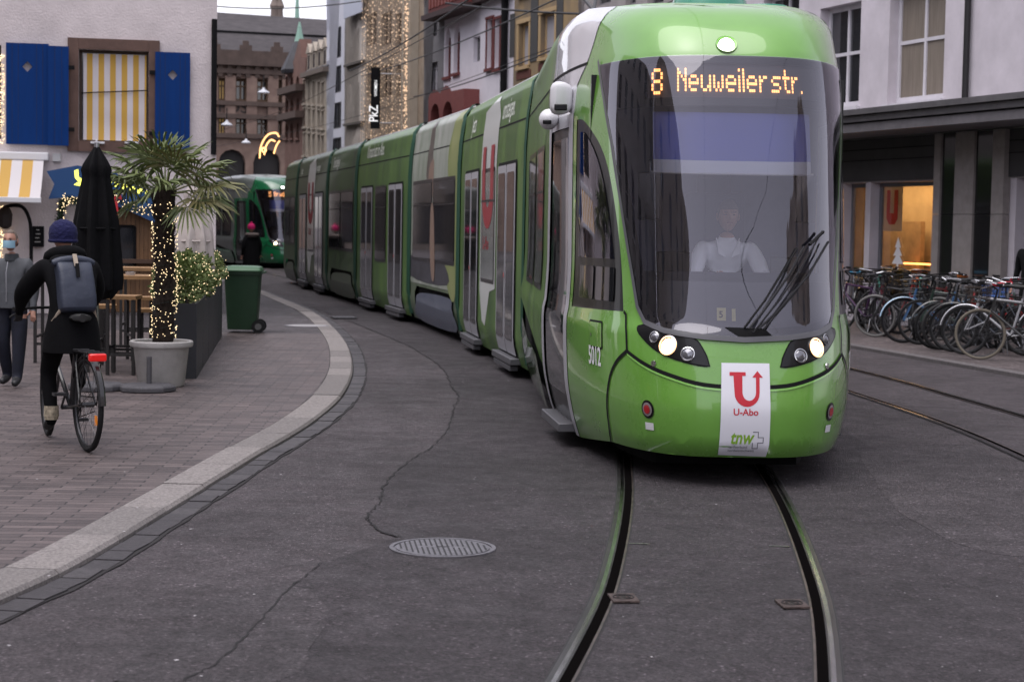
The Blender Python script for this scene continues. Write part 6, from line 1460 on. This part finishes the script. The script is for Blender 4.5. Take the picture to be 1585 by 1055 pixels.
# --- planters with lit shrubs
A=V((-3.36,18.8));B=V((-4.25,25.9));anth=M('anthracite_planter',(.028,.03,.036),.5,var=.12,vs=3)
shr_l=M('shrub_leaf',(.05,.085,.018),.6,col2=(.15,.19,.05),vs=8)
ad_=(B-A).normalized();rz=math.atan2(-ad_.x,ad_.y);nP=5;sp=(B-A).length/nP
names_=['nearest the palm','second from the palm','middle one of the row','second from the wheeled bin','nearest the wheeled bin']
allp=[]
for i in range(nP):
    c=A+ad_*(sp*(i+.5));c.x-=.22
    t=thing('planter','tall anthracite metal planter box, '+names_[i],'planter',(c.x,c.y,Z0),rz,'planter boxes in a row')
    mb=MB(TM((c.x,c.y,Z0),rz));h=.80;w2,l2=.23,sp/2-.02
    mb.loft([[V((-w2,-l2,0)),V((w2,-l2,0)),V((w2,l2,0)),V((-w2,l2,0))],[V((-w2,-l2,h)),V((w2,-l2,h)),V((w2,l2,h)),V((-w2,l2,h))]],cap=False)
    mb.loft([[V((-w2,-l2,h)),V((w2,-l2,h)),V((w2,l2,h)),V((-w2,l2,h))],[V((-w2+.03,-l2+.03,h)),V((w2-.03,-l2+.03,h)),V((w2-.03,l2-.03,h)),V((-w2+.03,l2-.03,h))],[V((-w2+.03,-l2+.03,h-.08)),V((w2-.03,-l2+.03,h-.08)),V((w2-.03,l2-.03,h-.08)),V((-w2+.03,l2-.03,h-.08))]],cap=False)
    mb.build('box',anth,t,world=True,smooth=False);mb=MB(TM((c.x,c.y,Z0),rz));mb.box((0,0,h-.06),(2*w2-.07,2*l2-.07,.02));mb.build('soil',M('soil',(.03,.02,.015)),t,world=True)
    s=thing('shrub','dense small-leaved evergreen shrub with fairy lights, in the planter '+names_[i],'shrub',(c.x,c.y,Z0+.75),rz,'shrubs in the planter row')
    mb=MB();st=MB()
    for q in range(9):
        b=V((c.x+rr.uniform(-.1,.1),c.y+rr.uniform(-l2*.7,l2*.7),Z0+.74));e=b+V((rr.uniform(-.12,.12),rr.uniform(-.2,.2),rr.uniform(.3,.52)));st.tube([b,(b+e)/2+V((rr.uniform(-.03,.03),0,0)),e],[.008,.006,.003],4)
    for q in range(2600):
        a=rr.uniform(0,2*PI);ph=math.acos(rr.uniform(-.75,1));rad=rr.uniform(.55,1)**.5
        d=V((math.sin(ph)*math.cos(a),math.sin(ph)*math.sin(a),math.cos(ph)));w_=1+.28*noise.noise(d*2.2+V((i*3,0,0)))
        p=V((d.x*.27,d.y*(l2+.14),d.z*.30))*rad*w_;T=Matrix.Rotation(rz,3,'Z')@p+V((c.x,c.y,Z0+.99))
        dr=(d+V((rr.uniform(-.7,.7),rr.uniform(-.7,.7),rr.uniform(-.1,.9)))).normalized();L_=rr.uniform(.03,.06);sd=dr.cross(V((rr.random()-.5,rr.random()-.5,rr.random()-.5))).normalized()*L_*.3
        mb.add([T,T+dr*L_*.5+sd,T+dr*L_,T+dr*L_*.5-sd],[(0,1,2,3)])
        if q%14==0:allp.append(tuple(T+dr*.02+Matrix.Rotation(rz,3,'Z')@V((d.x*.03,d.y*.02,d.z*.03))))
    mb.build('foliage',shr_l,s,world=True,smooth=False);st.build('stems',bark,s,world=True)
for k in range(14):
    f=k/13;allp.append((-3.62+.0+f*.12*-1+.02,19.1-f*.35,Z0+.95-f*.55))
lights('warm fairy lights draped over the row of planter shrubs',allp,.005,loc=(-3.9,22,Z0+1))
# --- wheeled bin
bx,by=-4.10,27.0
gn=M('bin_green',(.014,.045,.02),.5,var=.12,vs=6);t=thing('wheeled_bin','dark green wheeled rubbish bin at the end of the planter row','bin',(bx,by,Z0),R_(4))
T=TM((bx,by,Z0),R_(4));mb=MB(T);mb.loft([[V((x*w_,y*d_,z)) for x,y in rrect(-1,-1,1,1,.12,2)] for w_,d_,z in((.215,.24,.05),(.22,.25,.12),(.262,.34,.88),(.285,.365,.885),(.285,.365,.93))]);mb.build('body',gn,t,world=True)
mb=MB(T);mb.loft([[V((x*w_,y*d_-.02,z)) for x,y in rrect(-1,-1,1,1,.15,2)] for w_,d_,z in((.293,.38,.932),(.293,.38,.95),(.265,.33,.995),(.18,.2,1.01))]);mb.build('lid',M('bin_green_lid',(.05,.12,.06),.45),t,world=True)
mb=MB(T);mb.tube([(.29,-.2,.91),(.33,-.2,.92),(.33,.2,.92),(.29,.2,.91)],.014);mb.build('handle',gn,t,world=True)
for yy in(-.17,.17):
    mb=MB(T);mb.lathe([(.02,-.03),(.1,-.03),(.1,.03),(.02,.03)],(.25,yy-.08,.1),24,(0,1,0));w_=mb.build('wheel',dark,t,world=True)
    mb=MB(T);mb.lathe([(.05,-.035),(.05,.035)],(.25,yy-.08,.1),16,(0,1,0));mb.build('hub',M('hub_grey',(.1,.1,.1),.5),w_,world=True)
# --- parasols
def parasol(label,x,y,z0,z1,r,m,seed=0,pole=True,ptop=None,base=True):
    t=thing('closed_parasol',label,'parasol',(x,y,Z0));mb=MB();rr=random.Random(seed);n=56;rings=[];K=26
    for i in range(K+1):
        f=i/K;z=z0+(z1-z0)*f
        pr=lerp([(0,.80),(.03,.95),(.12,1.0),(.5,.86),(.72,.62),(.80,.52),(.84,.60),(.88,.52),(.95,.28),(1,.10)],f)
        ring=[]
        for k in range(n):
            a=2*PI*k/n;rad=r*pr*(1+.16*math.sin(a*8+f*1.5+seed)+.07*math.sin(a*5+seed*2+f*3))
            ring.append(V((x+rad*math.cos(a),y+rad*math.sin(a),z+(.05*math.sin(a*8+seed) if i==0 else 0))))
        rings.append(ring)
    mb.loft(rings);mb.build('canopy',m,t,world=True)
    mb=MB();mb.tube([(x,y,Z0),(x,y,z1+.04)],.024,10);mb.build('pole',M('alu_pole',(.42,.42,.44),.3,.8),t,world=True)
    zz=z0+(z1-z0)*.45;mb=MB();mb.torus((x,y,zz),r*.86,.012,(0,0,1),30,5);mb.build('tie_strap',m,t,world=True)
    return t
pb=parasol('tall closed black parasol standing between the cyclist and the palm',-4.08,17.4,.98,2.42,.225,M('parasol_black',(.004,.004,.005),.85,bump=.3,bs=14,spec=.15),1)
cream=M('parasol_cream',(.45,.40,.38),.85,bump=.3,bs=10)
parasol('closed cream parasol right behind the palm trunk',-4.05,22.6,1.02,2.0,.24,cream,2)
parasol('closed cream parasol standing behind the first shrub, beside the plaster wall',-4.65,26.0,.95,2.3,.27,cream,4)
gb_=M('stand_grey',(.075,.072,.08),.7,var=.2,vs=10,bump=.3,bs=40)
for (x,y,lb) in((-3.58,17.4,'low octagonal grey parasol base with empty stub pole in front of the pot'),(-4.08,17.42,'low grey parasol base carrying the black parasol')):
    t=thing('parasol_base',lb,'parasol base',(x,y,Z0),0,'parasol bases');mb=MB();mb.lathe([(.27,.0),(.285,.012),(.285,.05),(.26,.068),(.05,.075)],(x,y,Z0),8);mb.build('weight',gb_,t,world=True,smooth=False,bevel=.01)
    if 'stub' in lb:mb=MB();mb.tube([(x+.02,y,Z0+.06),(x+.02,y,Z0+.34)],.026,12);mb.build('stub_pole',gb_,t,world=True)
# --- bar tables and stools
wood=M('bar_wood',(.30,.17,.075),.55,var=.35,vs=4,stretch=(1,8,8),bump=.15,bs=20);legm=M('bar_leg_dark',(.018,.016,.016),.6)
def table(label,x,y,h,w_,d_,rz,cat,grp):
    t=thing(cat.replace(' ','_'),label,cat,(x,y,Z0),rz,grp);T=TM((x,y,Z0),rz)
    if cat=='bar table':
        for k in range(3):
            pass
    mb=MB(T);n=4 if w_>.5 else 2
    for k in range(n):mb.box((0,-d_/2+d_*(k+.5)/n,h-.02),(w_,d_/n-.006,.04))
    mb.build('top' if cat=='bar table' else 'seat',wood,t,world=True,smooth=False)
    for sx in(-1,1):
        for sy in(-1,1):mb=MB(T);mb.box((sx*(w_/2-.03),sy*(d_/2-.03),h/2-.02),(.035,.035,h-.042));mb.build('leg',legm,t,world=True,smooth=False)
    mb=MB(T);z=.22
    for sy in(-1,1):mb.box((0,sy*(d_/2-.03),z),(w_-.1,.022,.03))
    for sx in(-1,1):mb.box((sx*(w_/2-.03),0,z+.08),(.022,d_-.1,.03))
    mb.build('footrest',legm,t,world=True,smooth=False)
G1='wooden bar tables by the house';G2='wooden bar stools by the house'
table('high wooden bar table directly left of the palm trunk',-4.30,20.2,1.05,.85,.6,R_(6),'bar table',G1)
table('high wooden bar table further back by the plank stall',-4.75,23.6,1.05,.9,.6,R_(6),'bar table',G1)
table('high bar table behind the black parasol',-5.2,20.9,1.05,.8,.6,R_(6),'bar table',G1)
for i,(x,y,lb) in enumerate(((-4.22,19.25,'nearest wooden bar stool between black parasol and palm'),(-3.98,19.7,'wooden bar stool close behind the palm trunk'),(-4.55,19.6,'wooden bar stool behind the black parasol pole'),(-4.45,21.3,'wooden bar stool between the two bar tables'),(-4.1,21.6,'wooden bar stool behind the palm pot near the planters'))):
    table(lb,x,y,(.86,.70,.74,.76,.76)[i],.34,.34,R_(8*i),'bar stool',G2)
for k,(x,y) in enumerate(((-4.35,20.2),(-4.7,23.5))):
    t=thing('ashtray',['small glass ashtray on the nearer bar table','small glass ashtray on the back bar table'][k],'ashtray',(x,y,Z0+1.05));mb=MB();mb.lathe([(.05,0),(.06,.035),(.052,.035),(.042,.01),(.001,.01)],(x,y,Z0+1.05),18,cap=False);mb.build('dish',M('frosted_glass',(.4,.4,.42),.1),t,world=True)
# --- facade furniture of the white house
W=Wall((-16,29.9),(-5.36,32.0))
aw=thing('awning','yellow and white striped shop awning at the left edge of the house','awning',tuple(W.pt(W.uv(20,250)[0],2.6,0)))
u1=W.uv(76,240)[0];zt=W.uv(38,236)[1];o=1.1
part(aw,'cassette',white,lambda mb:W.box(mb,W.uv(-160,240)[0],zt-.14,u1,zt,.0,.22),bevel=.02)
ub,zb=W.uv(47,311,o);za=zt-.14
vs,fs_=polys2([[(W.uv(-160,240)[0],0),(u1-.08,0),(u1-.08,1),(W.uv(-160,240)[0],1)]])
patch('cloth',[(W.uv(-160,240)[0],0),(u1-.08,0),(u1-.08,1),(W.uv(-160,240)[0],1)],lambda a,b:W.pt(a-(u1-ub)*0,za+(zb+.06-za)*b-.04*math.sin(PI*b),.2+(o-.2)*b),stripes('awning_cloth',(.60,.57,.58),(.55,.33,.08),W.d,.36),aw,(.2,.1))
part(aw,'front_bar',white,lambda mb:W.box(mb,W.uv(-160,240)[0],zb-.03,u1-.06,zb+.06,o,o+.06),bevel=.01)
mb=MB();mb.tube([W.pt(u1-.3,zt-.1,.1),W.pt(u1-.25,zb+.05,.65),W.pt(u1-.2,zb+.04,o)],.02);mb.build('folding_arm',white,aw,world=True)
# fish-tail banner sign
sb=thing('banner_sign','blue swallow-tailed banner sign with glowing yellow lettering above the stall door','sign',tuple(W.pt(W.uv(150,290)[0],2.3,.3)))
q=[W.uv(*p,.35) for p in((72,265),(120,256),(180,268),(236,300),(240,345),(190,322),(130,303),(75,308),(84,285))]
ob=patch('board',q,W.f(.35),M('sign_blue',(.008,.06,.19),.5),sb,(0,0),normals=False);md=ob.modifiers.new('s','SOLIDIFY');md.thickness=.08;md.offset=-1
ylw=M('sign_yellow',(.85,.85,.12),.5,emit=1.0)
yl=[[(115,264),(121,262),(122,274),(130,279),(131,283),(122,282),(116,275)],[(114,286),(122,281),(128,283),(124,288)]]
for k in range(6):
    x=165+k*12;y=277+k*3.5;yl.append([(x,y),(x+8,y+2),(x+8,y+6),(x+3,y+5),(x+3,y+9),(x,y+8)])
    x=158+k*12;y=255+k*6
for l in yl:patch('lettering',[W.uv(*p,.36) for p in l],W.f(.36),ylw,sb,(0,0),normals=False)
# wooden stall front with framed window and garland
stl=thing('wooden_stall','wooden plank stall front with a round-cornered mirror window under the garland','stall',tuple(W.pt(W.uv(205,400)[0],Z0,.2)))
a,b=W.uv(176,380)[0],W.uv(236,380)[0];zt=W.uv(205,316)[1];pw=M('stall_wood',(.17,.085,.035),.6,var=.35,vs=3,stretch=(8,8,.6))
def planks(mb):
    n=9
    for k in range(n):W.box(mb,a+(b-a)*k/n+.003,.08,a+(b-a)*(k+1)/n-.003,zt,.02,.07)
part(stl,'planks',pw,planks);part(stl,'frame',M('stall_frame',(.07,.035,.02),.6),lambda mb:(W.box(mb,a-.08,.07,a-.002,zt+.08,.02,.14),W.box(mb,b+.002,.07,b+.08,zt+.08,.02,.14),W.box(mb,a,zt+.002,b,zt+.09,.02,.16),W.box(mb,a,.95,b,1.02,.07,.35)))
q=W.rc(181,348,211,418,.1);wf=patch('window_frame',[rrect(*q,.06),rrect(q[0]+.05,q[1]+.05,q[2]-.05,q[3]-.05,.04)],W.f(.10),blackm,stl,(0,0),normals=False);patch('pane',rrect(q[0]+.045,q[1]+.045,q[2]-.045,q[3]-.045,.04),W.f(.085),pane_m,wf,(0,0),normals=False)
ga=thing('garland','fir garland with warm lights and a red bow around the stall door','garland',tuple(W.pt(a,zt,.3)))
path=smooth_pts([W.uv(92,348,.35),W.uv(96,320,.35),W.uv(104,308,.35),W.uv(120,312,.35),W.uv(150,312,.35),W.uv(178,305,.35),W.uv(200,318,.35),W.uv(220,326,.35),W.uv(238,322,.35)],8)
mb=MB();lp=MB()
for (u,z) in path:
    for k in range(46):
        d=V((rr.gauss(0,1),rr.gauss(0,1),rr.gauss(0,1))).normalized();c=W.pt(u+rr.uniform(-.04,.04),z+rr.uniform(-.03,.03),.33);sd=d.cross(V((0,1,.3))).normalized()*.006;mb.add([c-sd,c+sd,c+d*rr.uniform(.07,.12)],[(0,1,2)])
    for k in range(2):oct_(lp,W.pt(u+rr.uniform(-.09,.09),z+rr.uniform(-.09,.09),.42),.009)
mb.build('fir_twigs',M('fir_green',(.012,.03,.012),.8),ga,world=True,smooth=False);lp.build('bulbs',M('fairy_warm',(1,.7,.33)),ga,world=True,smooth=False)
u,z=W.uv(178,305,.45);mb=MB()
for s in(-1,1):
    mb.add([W.pt(u,z,.46),W.pt(u+s*.10,z+.05,.46),W.pt(u+s*.12,z-.05,.46)],[(0,1,2)]);mb.add([W.pt(u,z,.46),W.pt(u+s*.03,z,.46),W.pt(u+s*.07,z-.32,.48),W.pt(u+s*.0,z-.36,.48)],[(0,1,2,3)])
mb.build('red_bow',M('ribbon_red',(.5,.012,.02),.5),ga,world=True,smooth=False)
# left light strand in the first window and a wall bracket lantern
pts=[tuple(W.pt(*W.uv(3+rr.uniform(-4,4),rr.uniform(85,222)),.02+rr.uniform(0,.04))) for _ in range(120)]
lights('warm fairy lights filling the window at the left edge',pts,.010)
pts=[tuple(W.pt(*W.uv(2+rr.uniform(-4,5),rr.uniform(318,400)),.1+rr.uniform(0,.06))) for _ in range(110)]
lights('warm fairy lights on the shop door at the left edge, below the awning',pts,.010)
ln=thing('wall_bracket','black curved iron bracket with dark hanging lantern below the awning','bracket',tuple(W.pt(W.uv(45,400)[0],1.2,.05)))
c=[W.uv(*p,.5) for p in((48,425),(48,360),(44,335),(34,320),(18,318),(5,322))];mb=MB();mb.tube([W.pt(u,z,.5) for u,z in smooth_pts(c,5)],.032,8);mb.tube([W.pt(*c[0],.5),W.pt(c[0][0],Z0,.5)],.032,8);mb.build('iron_arm',blackm,ln,world=True)
u,z=W.uv(8,330,.5);mb=MB();mb.lathe([(.03,.12),(.09,.08),(.13,-.02),(.11,-.22),(.05,-.27)],W.pt(u,z,.5),8);mb.build('lantern',M('lantern_dark',(.02,.012,.01),.6),ln,world=True,smooth=False)
cb=thing('menu_board','small black menu board with chalk marks on the wall beside the masked man','menu board',tuple(W.pt(W.uv(58,365)[0],1.3,.1)));q=W.rc(49,350,68,382,.1)
part(cb,'board',blackm,lambda mb:W.box(mb,*q,.06,.10));part(cb,'chalk_marks',M('chalk',(.5,.48,.45),.9),lambda mb:[W.box(mb,q[0]+.05+.01*k,q[1]+.08+.07*k,q[2]-.06-.02*(k%2),q[1]+.095+.07*k,.1,.103) for k in range(4)])
# window box lamps
wl=thing('window_spotlight','pair of small white floodlights fixed under the striped window','floodlight',tuple(W.pt(W.uv(150,222)[0],3.0,.1)))
for px in(149,202):
    u,z=W.uv(px,222,.2);mb=MB();W.box(mb,u-.015,z-.08,u+.015,z+.08,.06,.1);W.box(mb,u-.10,z+.0,u+.14,z+.035,.1,.16);mb.build('lamp_head',white,wl,world=True,smooth=False)
# --- overhead wires, lamps, arch decoration
wm_=M('wire_dark',(.02,.02,.022),.6)
def wire(label,pts,r=.012,sag=0):
    mb=MB();mb.tube(pts,r,5);o=mb.build('overhead_wire',wm_,None);return tag(o,label,'wire','overhead wires of the tramway')
wire('contact wire hanging over the track of the green tram',[(track_c(y),y,5.45) for y in range(-24,100,2)],.009)
wire('contact wire hanging over the far right track',[(off(track_c,2.86)(y).x,off(track_c,2.86)(y).y,5.45) for y in range(-18,96,2)],.009)
def span(lb,a,za,b,zb,r=.012,s=.15):
    A=V(P(*a,za));B=V(P(*b,zb));wire(lb,[A.lerp(B,t/8)-V((0,0,s*4*(t/8)*(1-t/8))) for t in range(9)],r)
span('dark span wire crossing in front of the white house',(690,5),52,(905,22),44,.03,.05)
span('long wire rising from the light curtain to the top of the frame',(540,110),66,(735,-8),40,.022)
span('thin wire running above the dark span wire from the curtain to the mural',(560,118),66,(880,-10),36,.018)
span('thin wire passing below the white house windows',(640,150),58,(905,55),38,.018)
span('faint wire across the far end of the street',(333,10),60,(560,2),60,.02)
for k,(yy,xa,xb) in enumerate(((3.5,-13,17),(-3,-13,17),(-9,-13,18),(-15,-13,18))):
    wire('span wire over the street behind the viewer, '+['nearest','second','third','farthest'][k]+' one',[(xa+(xb-xa)*t/10,yy+(.8 if k%2 else -.6)*math.sin(t),6.6-1.1*math.sin(PI*t/10)) for t in range(11)],.014)
def hlamp(lb,px,py,d):
    p=V(P(px,py,d));t=thing('hanging_lamp',lb,'street lamp',tuple(p),0,'white disc lamps over the street');mb=MB();mb.lathe([(.19,0),(.20,.03),(.15,.08),(.06,.13),(.03,.2)],p,24);mb.build('shade',M('lamp_white',(.6,.62,.68),.4),t,world=True)
    mb=MB();mb.tube([p+V((0,0,.18)),p+V((0,0,.6))],.02);mb.build('hanger',wm_,t,world=True)
hlamp('white disc street lamp hanging before the upper post office windows',408,145,58);hlamp('lower white disc street lamp hanging near the corner house',351,195,60);hlamp('faint disc street lamp low over the far tram',381,222,75)
dc=thing('light_arch','golden lit star and arch decoration hanging above the far tram','light decoration',tuple(P(420,215,62)))
mb=MB();rs=random.Random(2)
for pl in(((402,245),(403,230),(408,217),(416,208),(427,206),(432,212)),((409,240),(412,226),(419,217),(426,219)),((424,238),(427,228),(430,222),(433,218)),((405,233),(409,236),(412,232),(407,229),(405,233))):
    q=smooth_pts(pl,7);mb.tube([P(x,y,62) for x,y in q],.028,5)
mb.build('light_tube',M('deco_gold',(1,.52,.2),emit=1.3),dc,world=True);mb=MB()
for a,b in(((401,188),(412,206)),((432,192),(431,212))):mb.tube([P(*a,62),P(*b,62)],.02,4)
mb.build('suspension',steel,dc,world=True)
